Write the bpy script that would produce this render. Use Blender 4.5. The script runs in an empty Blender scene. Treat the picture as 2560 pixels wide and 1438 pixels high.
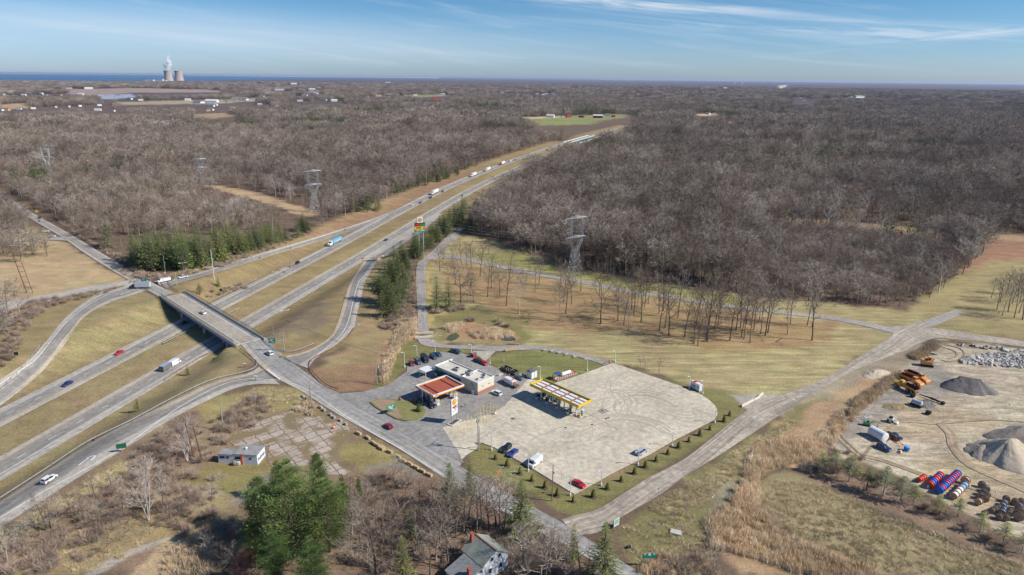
import bpy, math, random
import numpy as np
from math import radians, sin, cos, pi, hypot, atan2
# ---------------------------------------------------------------- camera, sky, sun
S = bpy.context.scene
COL = S.collection
CAMH = 120.0
PITCH = math.atan(525/1707); ROLL = math.atan(27/2560)
cd = bpy.data.cameras.new('camera'); cam = bpy.data.objects.new('camera', cd); COL.objects.link(cam)
cd.sensor_width = 36; cd.lens = 36*1707/2560; cd.clip_start = 1; cd.clip_end = 400000
cam.location = (0, 0, CAMH)
_fw = np.array([0, cos(PITCH), -sin(PITCH)]); _r0 = np.array([1., 0, 0]); _u0 = np.cross(_r0, _fw)
_rt = cos(ROLL)*_r0+sin(ROLL)*_u0; _up = -sin(ROLL)*_r0+cos(ROLL)*_u0
from mathutils import Matrix, Vector
M3 = Matrix(((_rt[0], _up[0], -_fw[0]), (_rt[1], _up[1], -_fw[1]), (_rt[2], _up[2], -_fw[2])))
cam.rotation_euler = M3.to_euler()
S.camera = cam
SUN_AZ = 102.0; SUN_EL = 39.0
sd = Vector((sin(radians(SUN_AZ))*cos(radians(SUN_EL)), cos(radians(SUN_AZ))*cos(radians(SUN_EL)), sin(radians(SUN_EL))))
sl = bpy.data.lights.new('sun', 'SUN'); sun = bpy.data.objects.new('sun', sl); COL.objects.link(sun)
sl.energy = 4.5; sl.angle = radians(0.5); sl.color = (1.0, 0.95, 0.87)
sun.rotation_euler = sd.to_track_quat('Z', 'Y').to_euler(); sun.location = (60, -40, 260)
W = bpy.data.worlds.new('World'); S.world = W; W.use_nodes = True
def world_nodes():
    nt = W.node_tree; N = nt.nodes; L = nt.links; N.clear()
    out = N.new('ShaderNodeOutputWorld'); bg = N.new('ShaderNodeBackground'); bg.inputs[1].default_value = 0.115
    sky = N.new('ShaderNodeTexSky'); sky.sky_type = 'NISHITA'; sky.sun_disc = False
    sky.sun_elevation = radians(SUN_EL); sky.sun_rotation = radians(SUN_AZ)
    sky.air_density = 1.0; sky.dust_density = 0.6; sky.ozone_density = 2.5; sky.altitude = 100
    tc = N.new('ShaderNodeTexCoord'); sep = N.new('ShaderNodeSeparateXYZ'); L.new(tc.outputs['Generated'], sep.inputs[0])
    def math_(op, a, b=None, clamp=False):
        m = N.new('ShaderNodeMath'); m.operation = op; m.use_clamp = clamp
        for i, v in enumerate((a, b)):
            if v is None: continue
            if hasattr(v, 'links'): L.new(v, m.inputs[i])
            else: m.inputs[i].default_value = v
        return m.outputs[0]
    az = math_('ARCTAN2', sep.outputs[0], sep.outputs[1]); el = sep.outputs[2]
    # low sky tint: deeper blue a few degrees up, pale at the horizon
    t = N.new('ShaderNodeMapRange'); t.inputs[1].default_value = -0.01; t.inputs[2].default_value = 0.13; L.new(el, t.inputs[0])
    rp = N.new('ShaderNodeValToRGB'); L.new(t.outputs[0], rp.inputs[0])
    e = rp.color_ramp.elements; e[0].position = 0; e[0].color = SKY0; e[1].position = 1; e[1].color = SKY3
    m = e.new(0.35); m.color = SKY1; m = e.new(0.7); m.color = SKY2
    mul = N.new('ShaderNodeMix'); mul.data_type = 'RGBA'; mul.blend_type = 'MULTIPLY'; mul.inputs[0].default_value = 1
    L.new(sky.outputs[0], mul.inputs[6]); L.new(rp.outputs[0], mul.inputs[7])
    # thin cirrus: noise stretched along slightly tilted bands
    def streak(sx, sy, tilt, seed, lo, hi, det=6, dist=0.6):
        v = N.new('ShaderNodeCombineXYZ')
        e2 = math_('ADD', el, math_('MULTIPLY', az, tilt))
        L.new(math_('MULTIPLY', az, sx), v.inputs[0]); L.new(math_('MULTIPLY', e2, sy), v.inputs[1]); v.inputs[2].default_value = seed
        n = N.new('ShaderNodeTexNoise'); n.inputs['Scale'].default_value = 1; n.inputs['Detail'].default_value = det
        n.inputs['Distortion'].default_value = dist; n.inputs['Roughness'].default_value = 0.6
        L.new(v.outputs[0], n.inputs['Vector'])
        r = N.new('ShaderNodeMapRange'); r.interpolation_type = 'SMOOTHSTEP'; r.inputs[1].default_value = lo; r.inputs[2].default_value = hi
        L.new(n.outputs[0], r.inputs[0]); return r.outputs[0]
    def band(azc, azw, elc, elw, tilt):
        a = math_('DIVIDE', math_('SUBTRACT', az, azc), azw); a2 = math_('MULTIPLY', a, a)
        ec = math_('ADD', math_('MULTIPLY', math_('SUBTRACT', az, azc), tilt), elc)
        b = math_('DIVIDE', math_('SUBTRACT', el, ec), elw); b2 = math_('MULTIPLY', b, b)
        return math_('POWER', 2.718, math_('MULTIPLY', math_('ADD', a2, b2), -1.0))
    c = math_('MULTIPLY', streak(4, 60, 0.12, 3.1, 0.46, 0.80), 0.24)
    c = math_('ADD', c, math_('MULTIPLY', band(-0.45, 0.5, 0.050, 0.026, -0.03), math_('ADD', 0.32, math_('MULTIPLY', streak(3, 60, 0.05, 8.2, 0.30, 0.80), 0.22))))
    c = math_('ADD', c, math_('MULTIPLY', band(0.17, 0.17, 0.094, 0.008, -0.07), math_('MULTIPLY', streak(7, 110, 0.1, 1.7, 0.34, 0.66), 0.9)))
    c = math_('ADD', c, math_('MULTIPLY', band(0.42, 0.22, 0.062, 0.010, -0.05), math_('MULTIPLY', streak(6, 120, 0.09, 5.7, 0.40, 0.68), 0.6)))
    c = math_('ADD', c, math_('MULTIPLY', band(0.58, 0.16, 0.055, 0.005, 0.10), math_('MULTIPLY', streak(9, 160, -0.1, 9.7, 0.40, 0.66), 0.5)))
    up_ = N.new('ShaderNodeMapRange'); up_.inputs[1].default_value = 0.0; up_.inputs[2].default_value = 0.02; L.new(el, up_.inputs[0])
    c = math_('MULTIPLY', math_('MINIMUM', c, 0.85), up_.outputs[0], True)
    mx = N.new('ShaderNodeMix'); mx.data_type = 'RGBA'; L.new(c, mx.inputs[0]); L.new(mul.outputs[2], mx.inputs[6]); mx.inputs[7].default_value = CLOUD
    L.new(mx.outputs[2], bg.inputs[0]); L.new(bg.outputs[0], out.inputs[0])
SKY0 = (0.60, 0.76, 1.15, 1); SKY1 = (0.42, 0.62, 0.95, 1); SKY2 = (0.31, 0.53, 0.78, 1); SKY3 = (0.22, 0.44, 0.68, 1)
CLOUD = (4.9, 5.5, 6.2, 1)
world_nodes()
S.view_settings.view_transform = 'Standard'; S.view_settings.look = 'None'
S.view_settings.exposure = 0.36; S.view_settings.gamma = 1.0; S.view_settings.use_curve_mapping = False
S.render.engine = 'CYCLES'
S.cycles.use_denoising = True
S.cycles.max_bounces = 4; S.cycles.diffuse_bounces = 2; S.cycles.glossy_bounces = 2; S.cycles.transparent_max_bounces = 6; S.cycles.volume_bounces = 0
S.cycles.use_adaptive_sampling = True; S.cycles.adaptive_threshold = 0.02
RNG = np.random.default_rng(7); random.seed(7)
# ---------------------------------------------------------------- maths of the land
def lerp(a, b, t): return a+(b-a)*t
def sst(a, b, x):
    t = np.clip((x-a)/(b-a), 0, 1); return t*t*(3-2*t)
_tab = np.random.default_rng(3).random((256, 256))
def vnoise(x, y):
    xi = np.floor(x).astype(int); yi = np.floor(y).astype(int); fx = x-xi; fy = y-yi
    fx = fx*fx*(3-2*fx); fy = fy*fy*(3-2*fy)
    a = _tab[xi & 255, yi & 255]; b = _tab[(xi+1) & 255, yi & 255]; c = _tab[xi & 255, (yi+1) & 255]; d = _tab[(xi+1) & 255, (yi+1) & 255]
    return (a*(1-fx)+b*fx)*(1-fy)+(c*(1-fx)+d*fx)*fy
def fnoise(x, y, o=4):
    s = 0; a = 0.5; n = 0
    for k in range(o):
        s = s+a*vnoise(x*2**k+17.3*k, y*2**k+9.1*k); n += a; a *= 0.5
    return s/n
# centre line of the motorway, x as a function of y, fitted to its two outer edges
_A = [(-200.5,241.7),(-194.7,263.8),(-189.6,289.7),(-178.5,334.9),(-172.8,366),(-160.8,424.2),(-154.3,467),(-144,508),(-130,558),(-122,604),(-101,692),(-88.5,748),(-57,872),(-18,1009),(35.8,1159),(84,1302),(148.5,1487),(264.6,1768)]
_B = [(-164.8,192.1),(-157.7,217.7),(-153.1,242.9),(-148.5,267.8),(-143.9,289.6),(-134.4,336.9),(-125.9,381.2),(-111.5,436),(-104,468),(-92,525),(-82.5,567),(-70,632),(-61.5,673),(-46.4,728),(-35.5,779),(3.7,913.5),(63.5,1113),(135,1317),(200,1504)]
def _fit():
    ys = []; xs = []
    pa = np.polyfit([p[1] for p in _A], [p[0] for p in _A], 4); da = np.polyder(pa)
    for x, y in _A:
        s = np.polyval(da, y); n = math.sqrt(1+s*s); xs.append(x+22.6/n); ys.append(y-22.6*s/n)
    for x, y in _B:
        s = np.polyval(da, y); n = math.sqrt(1+s*s); xs.append(x-22.6/n); ys.append(y+22.6*s/n)
    return np.polyfit(ys, xs, 4)
_cp = _fit(); _dcp = np.polyder(_cp)
Y0H, Y1H = 180., 1860.
def hx(y):
    yc = np.clip(y, Y0H, Y1H); return np.polyval(_cp, yc)+(y-yc)*np.polyval(_dcp, yc)
def hs(y): return np.polyval(_dcp, np.clip(y, Y0H, Y1H))
def hoff(x, y):            # signed distance from the centre line (first order)
    return (x-hx(y))/np.sqrt(1+hs(y)**2)
BRC = np.array([-157.4, 332.7]); BRU = np.array([.7, -.714])
def hroad(x, y):
    D = 6.0*(1-sst(450., 800., y)); o = np.abs(hoff(x, y))
    h = -D*(1-sst(24.5, 49.0, o))
    r = np.hypot(x, y)
    sB = (x-BRC[0])*BRU[0]+(y-BRC[1])*BRU[1]; tB = -(x-BRC[0])*BRU[1]+(y-BRC[1])*BRU[0]
    h = h*(1-sst(19., 9., np.abs(tB))*sst(44.5, 48., np.abs(sB))*sst(130., 90., np.abs(sB)))
    rel = 20.0*sst(900., 2600., r)*(1-.8*sst(9000., 16000., r))*(fnoise(x/900.+5, y/620.+5, 3)-0.5)*2*sst(70., 350., o)
    return h+rel
def hgt(x, y):
    d = (x-150)*0.39+(y-1440)*0.92
    return hroad(x, y)-15.0*np.exp(-(d/42.)**2)*sst(2600., 1800., np.hypot(x, y))
def ray(px, py):
    d = _fw*1707+_rt*(px-1280)+_up*(719-py); return d/np.linalg.norm(d)
_lam = np.geomspace(90, 90000, 700)
def G(px, py, z=None, road=False):
    """world point on the land under a point of the photograph"""
    d = ray(px, py)
    if z is not None:
        t = (z-CAMH)/d[2]; return (d[0]*t, d[1]*t, z)
    f = hroad if road else hgt
    X = d[0]*_lam; Y = d[1]*_lam; Z = CAMH+d[2]*_lam
    e = Z-f(X, Y); i = np.argmax(e < 0)
    if e[i] >= 0: i = len(_lam)-1
    a, b = _lam[max(i-1, 0)], _lam[i]
    for _ in range(22):
        m = (a+b)/2
        if CAMH+d[2]*m-float(f(d[0]*m, d[1]*m)) < 0: b = m
        else: a = m
    return (d[0]*b, d[1]*b, float(f(d[0]*b, d[1]*b)))
def G2(p): g = G(*p); return (g[0], g[1])
def PX(x, y, z):
    v = np.array([x, y, z-CAMH]); w = v@_fw; return 1280+1707*(v@_rt)/w, 719-1707*(v@_up)/w
def height_at(b, t):
    """height of an upright whose foot is at photo point b and whose top is at photo row t"""
    g = G(*b); lo, hi = 0.1, 260.
    for _ in range(30):
        m = (lo+hi)/2
        if PX(g[0], g[1], g[2]+m)[1] > t: lo = m
        else: hi = m
    return lo
def poly_world(pts, step=40):
    out = []
    n = len(pts)
    for i in range(n):
        a, b = pts[i], pts[(i+1) % n]; k = max(1, int(hypot(b[0]-a[0], b[1]-a[1])/step))
        for j in range(k): out.append(G2((lerp(a[0], b[0], j/k), lerp(a[1], b[1], j/k))))
    return np.array(out)
def inside(P, x, y):
    r = np.zeros(x.shape, bool); n = len(P)
    for i in range(n):
        x1, y1 = P[i]; x2, y2 = P[(i+1) % n]
        if y1 == y2: continue
        c = ((y1 > y) != (y2 > y)) & (x < (x2-x1)*(y-y1)/(y2-y1)+x1); r ^= c
    return r
def edge_dist(P, x, y):
    m = np.full(x.shape, 1e18); n = len(P)
    for i in range(n):
        x1, y1 = P[i]; x2, y2 = P[(i+1) % n]; dx, dy = x2-x1, y2-y1; L2 = dx*dx+dy*dy+1e-9
        t = np.clip(((x-x1)*dx+(y-y1)*dy)/L2, 0, 1); m = np.minimum(m, (x-x1-t*dx)**2+(y-y1-t*dy)**2)
    return np.sqrt(m)
def C(r, g, b, k=0.8):
    """albedo from a sunlit picture colour"""
    f = lambda c: ((c/255+0.055)/1.055)**2.4 if c > 10 else c/255/12.92
    return (f(r)*k, f(g)*k, f(b)*k)
# ---------------------------------------------------------------- materials
MATS = {}
def node_mat(name):
    m = bpy.data.materials.new(name); m.use_nodes = True; nt = m.node_tree
    return m, nt, nt.nodes, nt.links, nt.nodes['Principled BSDF']
def mat(name, col, rough=0.75, metal=0.0, var=0.18, scale=1.5, stretch=(1, 1, 1), bump=0.0, emit=None, spec=0.4, coat=0.0):
    if name in MATS: return MATS[name]
    m, nt, N, L, b = node_mat(name)
    tc = N.new('ShaderNodeTexCoord'); mp = N.new('ShaderNodeMapping'); mp.inputs['Scale'].default_value = stretch
    L.new(tc.outputs['Object'], mp.inputs[0])
    n = N.new('ShaderNodeTexNoise'); n.inputs['Scale'].default_value = scale; n.inputs['Detail'].default_value = 6; n.inputs['Roughness'].default_value = 0.62
    L.new(mp.outputs[0], n.inputs['Vector'])
    r = N.new('ShaderNodeMapRange'); r.inputs[1].default_value = 0.25; r.inputs[2].default_value = 0.75
    r.inputs[3].default_value = 1-var; r.inputs[4].default_value = 1+var; L.new(n.outputs[0], r.inputs[0])
    mx = N.new('ShaderNodeMix'); mx.data_type = 'RGBA'; mx.blend_type = 'MULTIPLY'; mx.inputs[0].default_value = 1
    mx.inputs[6].default_value = (*col, 1); L.new(r.outputs[0], mx.inputs[7]); L.new(mx.outputs[2], b.inputs['Base Color'])
    b.inputs['Roughness'].default_value = rough; b.inputs['Metallic'].default_value = metal
    b.inputs['Specular IOR Level'].default_value = spec; b.inputs['Coat Weight'].default_value = coat
    if bump:
        bp = N.new('ShaderNodeBump'); bp.inputs['Strength'].default_value = bump; bp.inputs['Distance'].default_value = 0.3
        L.new(n.outputs[0], bp.inputs['Height']); L.new(bp.outputs[0], b.inputs['Normal'])
    if emit: b.inputs['Emission Color'].default_value = (*col, 1); b.inputs['Emission Strength'].default_value = emit
    MATS[name] = m; return m
def paint(name, r, g, b, **k): return mat(name, C(r, g, b), **k)
# ---------------------------------------------------------------- mesh building
class MB:
    def __init__(s): s.v = []; s.f = []; s.m = []; s.uv = None
    def add(s, vs, fs, mi=0):
        o = len(s.v); s.v += [tuple(v) for v in vs]; s.f += [tuple(i+o for i in f) for f in fs]; s.m += [mi]*len(fs); return s
    def box(s, c, d, rz=0, mi=0, top=None, shear=0):
        x, y, z = d[0]/2, d[1]/2, d[2]/2; tx, ty = (x, y) if top is None else (top[0]/2, top[1]/2)
        vs = [(-x, -y, -z), (x, -y, -z), (x, y, -z), (-x, y, -z), (-tx+shear, -ty, z), (tx+shear, -ty, z), (tx+shear, ty, z), (-tx+shear, ty, z)]
        ca, sa = cos(rz), sin(rz); vs = [(c[0]+a*ca-b*sa, c[1]+a*sa+b*ca, c[2]+h) for a, b, h in vs]
        return s.add(vs, [(0, 3, 2, 1), (4, 5, 6, 7), (0, 1, 5, 4), (1, 2, 6, 5), (2, 3, 7, 6), (3, 0, 4, 7)], mi)
    def tube(s, a, b, r0, r1=None, n=6, mi=0, caps=True):
        r1 = r0 if r1 is None else r1
        a = Vector(a); b = Vector(b); d = (b-a).normalized(); u = d.orthogonal().normalized(); w = d.cross(u)
        vs = [a+(u*cos(t)+w*sin(t))*r0 for t in [2*pi*i/n for i in range(n)]]+[b+(u*cos(t)+w*sin(t))*r1 for t in [2*pi*i/n for i in range(n)]]
        fs = [(i, (i+1) % n, n+(i+1) % n, n+i) for i in range(n)]
        if caps: fs += [tuple(range(n-1, -1, -1)), tuple(range(n, 2*n))]
        return s.add(vs, fs, mi)
    def prism(s, pts, z0, z1, mi=0):
        n = len(pts); vs = [(x, y, z0) for x, y in pts]+[(x, y, z1) for x, y in pts]
        a = sum(pts[i][0]*pts[(i+1) % n][1]-pts[(i+1) % n][0]*pts[i][1] for i in range(n))
        fs = [(i, (i+1) % n, n+(i+1) % n, n+i) for i in range(n)]+[tuple(range(n-1, -1, -1)), tuple(range(n, 2*n))]
        if a < 0: fs = [f[::-1] for f in fs]
        return s.add(vs, fs, mi)
    def side(s, prof, y0, y1, mi=0):      # polygon in x,z extruded along y
        n = len(prof); vs = [(x, y0, z) for x, z in prof]+[(x, y1, z) for x, z in prof]
        a = sum(prof[i][0]*prof[(i+1) % n][1]-prof[(i+1) % n][0]*prof[i][1] for i in range(n))
        fs = [((i+1) % n, i, n+i, n+(i+1) % n) for i in range(n)]+[tuple(range(n)), tuple(range(2*n-1, n-1, -1))]
        if a < 0: fs = [f[::-1] for f in fs]
        return s.add(vs, fs, mi)
    def lathe(s, prof, n=16, c=(0, 0, 0), mi=0, axis='z'):
        vs = []; fs = []
        for r, z in prof:
            for i in range(n):
                t = 2*pi*i/n
                if axis == 'z': vs.append((c[0]+r*cos(t), c[1]+r*sin(t), c[2]+z))
                elif axis == 'y': vs.append((c[0]+r*cos(t), c[1]+z, c[2]+r*sin(t)))
                else: vs.append((c[0]+z, c[1]+r*cos(t), c[2]+r*sin(t)))
        for k in range(len(prof)-1):
            for i in range(n): fs.append((k*n+i, k*n+(i+1) % n, (k+1)*n+(i+1) % n, (k+1)*n+i))
        fs.append(tuple(range(n-1, -1, -1))); fs.append(tuple(range((len(prof)-1)*n, len(prof)*n)))
        if axis == 'y': fs = [f[::-1] for f in fs]
        return s.add(vs, fs, mi)
    def mesh(s, name, mats, smooth=False):
        me = bpy.data.meshes.new(name); me.from_pydata(s.v, [], s.f)
        for m in (mats if isinstance(mats, (list, tuple)) else [mats]): me.materials.append(m)
        if any(s.m): me.polygons.foreach_set('material_index', s.m)
        if smooth: me.polygons.foreach_set('use_smooth', [True]*len(s.f))
        me.update(); return me
    def build(s, name, mats, parent=None, loc=None, rz=0, smooth=False, **tags):
        o = bpy.data.objects.new(name, s.mesh(name, mats, smooth)); COL.objects.link(o)
        if parent: o.parent = parent
        if loc is not None: o.location = loc
        if rz: o.rotation_euler.z = rz
        for k, v in tags.items(): o[k] = v
        return o
def np_mesh(name, V, F, mats, smooth=False):
    """V (n,3) array, F (m,3|4) array"""
    me = bpy.data.meshes.new(name); k = F.shape[1]
    me.vertices.add(len(V)); me.vertices.foreach_set('co', np.ascontiguousarray(V, np.float32).ravel())
    me.loops.add(F.size); me.loops.foreach_set('vertex_index', np.ascontiguousarray(F, np.int32).ravel())
    me.polygons.add(len(F)); me.polygons.foreach_set('loop_start', np.arange(0, F.size, k, dtype=np.int32))
    me.polygons.foreach_set('loop_total', np.full(len(F), k, np.int32))
    if smooth: me.polygons.foreach_set('use_smooth', np.ones(len(F), bool))
    for m in (mats if isinstance(mats, (list, tuple)) else [mats]): me.materials.append(m)
    me.update(calc_edges=True); return me
def thing(name, label, cat, loc=(0, 0, 0), rz=0, group=None):
    o = bpy.data.objects.new(name, None); COL.objects.link(o); o.empty_display_size = 0.5
    o.location = loc; o.rotation_euler.z = rz; o['label'] = label; o['category'] = cat
    if group: o['group'] = group
    return o
def dup(root, loc, rz=0, label=None, group=None, scale=None):
    r = root.copy(); COL.objects.link(r); r.location = loc; r.rotation_euler = (0, 0, rz)
    if scale: r.scale = scale if isinstance(scale, tuple) else (scale,)*3
    if label: r['label'] = label
    if group: r['group'] = group
    def rec(a, b):
        for ch in list(a.children):
            c = ch.copy(); COL.objects.link(c); c.parent = b; rec(ch, c)
    rec(root, r)
    return r
# ---------------------------------------------------------------- the land: one sheet out past the horizon
ZONES = []   # (photo polygon, colour, edge softness in m, noise amplitude in m, sand, grass)
def zone(pts, col, soft=2.0, amp=3.0, sand=0.0, grass=0.0, raw=False): ZONES.append((pts, C(*col), soft, amp, sand, grass, raw))
TAN = (176, 158, 118); TAN2 = (182, 160, 124); OLIVE = (138, 132, 88); GREEN = (116, 122, 72); LITTER = (122, 102, 86); RUST = (188, 142, 108)
SAND = (200, 184, 160); GREYD = (160, 150, 138); DRYG = (160, 148, 104)
# open ground round the interchange and along the motorway
zone([(-60,700),(60,560),(110,575),(215,650),(300,705),(400,735),(640,860),(600,960),(430,1050),(200,1190),(-60,1340),(-60,1000)], (160,142,104), 4, 5)
zone([(-40,600),(110,590),(170,610),(250,668),(330,700),(200,730),(-40,765)], (192,166,128), 3, 4)
zone([(330,720),(410,760),(440,830),(430,830),(250,900),(100,960),(0,1010),(120,860),(220,760)], (164,148,106), 4, 6, grass=.4)
zone([(420,680),(640,628),(780,580),(900,540),(1080,465),(1190,425),(1330,375),(1500,325),(1560,322),(1400,395),(1250,440),(1180,500),(1060,590),(960,680),(905,830),(840,880),(700,900),(560,800),(420,740)], (158,138,100), 4, 5)
zone([(760,585),(900,535),(1050,470),(1180,425),(1170,440),(1040,500),(880,575),(790,600)], (160,128,100), 3, 3)
zone([(545,790),(600,750),(1060,540),(1250,420),(1330,395),(1210,460),(1000,590),(640,790),(560,840)], (168,148,106), 3, 5)
zone([(640,850),(720,800),(800,750),(825,760),(820,800),(790,845),(740,830),(690,850)], (142,126,102), 3, 5)
zone([(905,790),(960,700),(1040,680),(1045,830),(1000,880),(960,970),(800,970),(780,930),(860,870)], (168,146,108), 3, 4)
zone([(1000,790),(1044,790),(1046,845),(1010,860),(985,930),(965,965),(945,900),(975,840)], (200,156,120), 2, 3)
# bank below the ramp beside the station
zone([(785,925),(880,905),(930,910),(960,960),(930,975),(850,980),(805,962)], (160,128,100), 2, 3)
# field with tall trees, mown slope, lawns
zone([(1150,580),(1260,612),(1420,665),(1600,700),(1920,742),(2260,775),(2340,740),(2400,690),(2480,640),(2640,600),(2640,870),(2350,850),(2262,838),(2035,975),(1935,1018),(1820,985),(1530,905),(1300,870),(1080,860),(1060,640)], (178,162,118), 3, 6, grass=1)
zone([(1740,968),(1830,980),(1870,1000),(1870,1040),(1830,1085),(1800,1075),(1795,1015)], (142,134,90), 1.5, 2)
zone([(1890,1015),(2060,950),(2230,845),(2340,865),(2250,940),(2110,1020),(1990,1060)], (168,152,128), 2, 3)
zone([(1110,650),(1280,680),(1560,735),(1900,785),(2080,810),(2050,870),(1800,880),(1560,830),(1300,820),(1200,760),(1090,760)], (170,142,104), 5, 9, grass=.5)
zone([(1080,790),(1200,760),(1300,800),(1340,840),(1300,862),(1100,850)], (142,132,88), 3, 5)
zone([(1160,640),(1280,625),(1420,668),(1640,708),(1900,748),(1880,765),(1600,727),(1350,680),(1180,640)], (156,150,96), 2, 4, grass=1)
zone([(2300,740),(2400,680),(2480,640),(2640,610),(2640,860),(2380,850),(2300,820)], (166,150,108), 3, 6, grass=.6)
zone([(2410,680),(2450,600),(2560,585),(2640,580),(2640,640),(2480,650)], (166,128,102), 4, 6)
zone([(1980,545),(2080,550),(2250,565),(2560,590),(2560,606),(2300,590),(2080,570),(1960,560)], (176,148,116), 4, 6)
zone([(1270,535),(1300,520),(1350,535),(1330,548),(1290,552)], (196,168,140), 4, 6)
zone([(500,462),(560,466),(660,485),(730,510),(800,530),(800,545),(740,535),(640,500),(560,478)], (196,166,130), 4, 6)
zone([(1460,560),(1560,580),(1620,600),(1560,610),(1470,590)], (150,124,104), 4, 8)
# lawns about the station
zone([(1005,850),(1050,855),(1080,866),(1190,874),(1180,886),(1120,882),(1030,905),(1010,925),(960,968),(930,975),(975,900)], (138,132,84), 1, 1.5)
zone([(1245,880),(1300,876),(1360,876),(1430,888),(1500,908),(1525,914),(1455,938),(1385,960),(1325,948),(1250,925),(1212,905)], (136,134,84), 1, 1.5, grass=.6)
zone([(1532,908),(1600,925),(1740,975),(1800,1000),(1850,1040),(1720,1130),(1620,1195),(1500,1270),(1440,1295),(1400,1285),(1330,1230),(1160,1170),(1190,1115),(1230,1110),(1436,1240),(1630,1140),(1790,1050),(1790,1015),(1720,975)], (140,134,86), 1.5, 2, grass=.4)
zone([(1445,1222),(1700,1098),(1770,1060),(1780,1068),(1700,1110),(1450,1238)], (152,132,100), .8, 1.5)
zone([(1230,1195),(1290,1240),(1370,1285),(1415,1296),(1340,1290),(1240,1230)], (140,120,92), 1, 1.5)
zone([(1820,985),(1960,988),(1940,1010),(1880,1045),(1860,1020)], (182,172,160), 1, 1.5)
# right of the dirt road: rough grass, reed belts, basin
zone([(1560,1300),(1720,1195),(1860,1100),(1960,1045),(2060,985),(2110,1010),(2050,1100),(1960,1200),(1860,1260),(1780,1330),(1700,1400),(1640,1438),(1590,1440),(1540,1350)], (140,132,90), 2, 4)
zone([(1620,1270),(1760,1190),(1900,1090),(1960,1050),(1985,1070),(1890,1160),(1760,1250),(1680,1300)], (176,156,112), 2, 5)
zone([(1780,1200),(1850,1180),(1880,1190),(1830,1250),(1790,1300),(1770,1260)], (160,150,126), 6, 8)
zone([(1880,1170),(2060,1000),(2200,930),(2250,935),(2120,1020),(2040,1110),(2040,1170),(1920,1180),(1880,1260),(1960,1330),(2200,1380),(2300,1438),(1850,1438),(1750,1330),(1790,1280),(1840,1260)], (184,152,120), 2, 4)
zone([(1590,1440),(1650,1380),(1720,1390),(1800,1438)], (170,130,98), 2, 4)
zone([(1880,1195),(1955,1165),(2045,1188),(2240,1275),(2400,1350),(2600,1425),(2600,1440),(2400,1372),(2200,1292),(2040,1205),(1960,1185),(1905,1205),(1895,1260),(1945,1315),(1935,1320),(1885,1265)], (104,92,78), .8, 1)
zone([(1900,1200),(1960,1175),(2040,1200),(2200,1290),(2400,1370),(2600,1440),(2600,1520),(2260,1460),(2080,1370),(1960,1320),(1905,1260)], (152,136,104), 1.2, 1.5)
zone([(1960,1260),(2100,1270),(2250,1340),(2440,1440),(2250,1460),(2080,1390),(1970,1320)], (172,154,118), 4, 7)
zone([(2030,1165),(2080,1150),(2150,1165),(2260,1240),(2380,1300),(2480,1350),(2640,1440),(2500,1400),(2300,1330),(2150,1250),(2040,1200)], (150,126,104), 2, 4)
# the yard
zone([(2130,1020),(2250,935),(2290,880),(2330,858),(2460,862),(2640,880),(2640,1360),(2500,1330),(2400,1275),(2270,1200),(2150,1150),(2060,1140),(2050,1090)], (208,192,166), 1.5, 3, sand=1)
zone([(2030,1130),(2120,1040),(2230,960),(2330,900),(2400,940),(2330,1010),(2200,1040),(2120,1100),(2060,1140)], (168,158,146), 2, 4, sand=.8)
zone([(2290,985),(2420,1020),(2480,1060),(2380,1110),(2250,1090),(2230,1040)], (200,180,150), 3, 6, sand=1)
zone([(2300,1150),(2400,1130),(2560,1180),(2640,1220),(2640,1320),(2450,1290),(2330,1230)], (194,174,144), 2, 4, sand=1)
# bottom left: scrub, the derelict plot and the wood floor
zone([(600,975),(760,975),(800,1010),(930,1095),(1080,1180),(1180,1240),(1200,1440),(-60,1440),(-60,1330),(300,1140)], (150,128,104), 3, 5)
zone([(500,1015),(640,965),(740,968),(780,1000),(700,1030),(600,1040),(540,1060)], (164,148,100), 2, 4)
zone([(540,1155),(700,1150),(760,1175),(700,1210),(600,1240),(480,1240),(460,1190)], (146,134,88), 3, 4)
zone([(860,1110),(940,1100),(1000,1145),(1000,1170),(920,1178),(850,1150)], (160,146,96), 1.5, 3)
zone([(910,1165),(1000,1160),(1060,1190),(1080,1210),(960,1200)], (150,142,130), 1.5, 2)
zone([(950,1180),(1200,1200),(1260,1440),(880,1440)], (146,122,100), 3, 6)
zone([(460,1215),(530,1215),(560,1235),(500,1260),(440,1250)], (176,164,148), 1.5, 3)
zone([(580,1250),(640,1190),(700,1160),(720,1175),(660,1230),(610,1270)], (160,146,130), 1.5, 3)
zone([(100,1360),(260,1260),(520,1210),(560,1260),(480,1330),(200,1440),(-20,1440)], (168,146,108), 3, 6)
zone([(200,1438),(330,1372),(432,1340),(436,1348),(340,1385),(230,1445)], (186,174,158), .5, 1)
zone([(330,1440),(420,1350),(500,1330),(560,1360),(540,1440)], (200,174,136), 2, 5)
zone([(0,1325),(150,1245),(300,1150),(330,1160),(180,1270),(20,1370),(-20,1380)], (176,154,112), 2, 4)
zone([(1060,640),(1080,655),(1075,700),(1085,800),(1068,830),(1064,720)], (186,166,110), .6, 1)
# brush by the trail, pond margin
zone([(1105,815),(1180,805),(1260,820),(1300,845),(1270,855),(1130,852)], (176,140,108), 1.5, 3)
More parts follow.
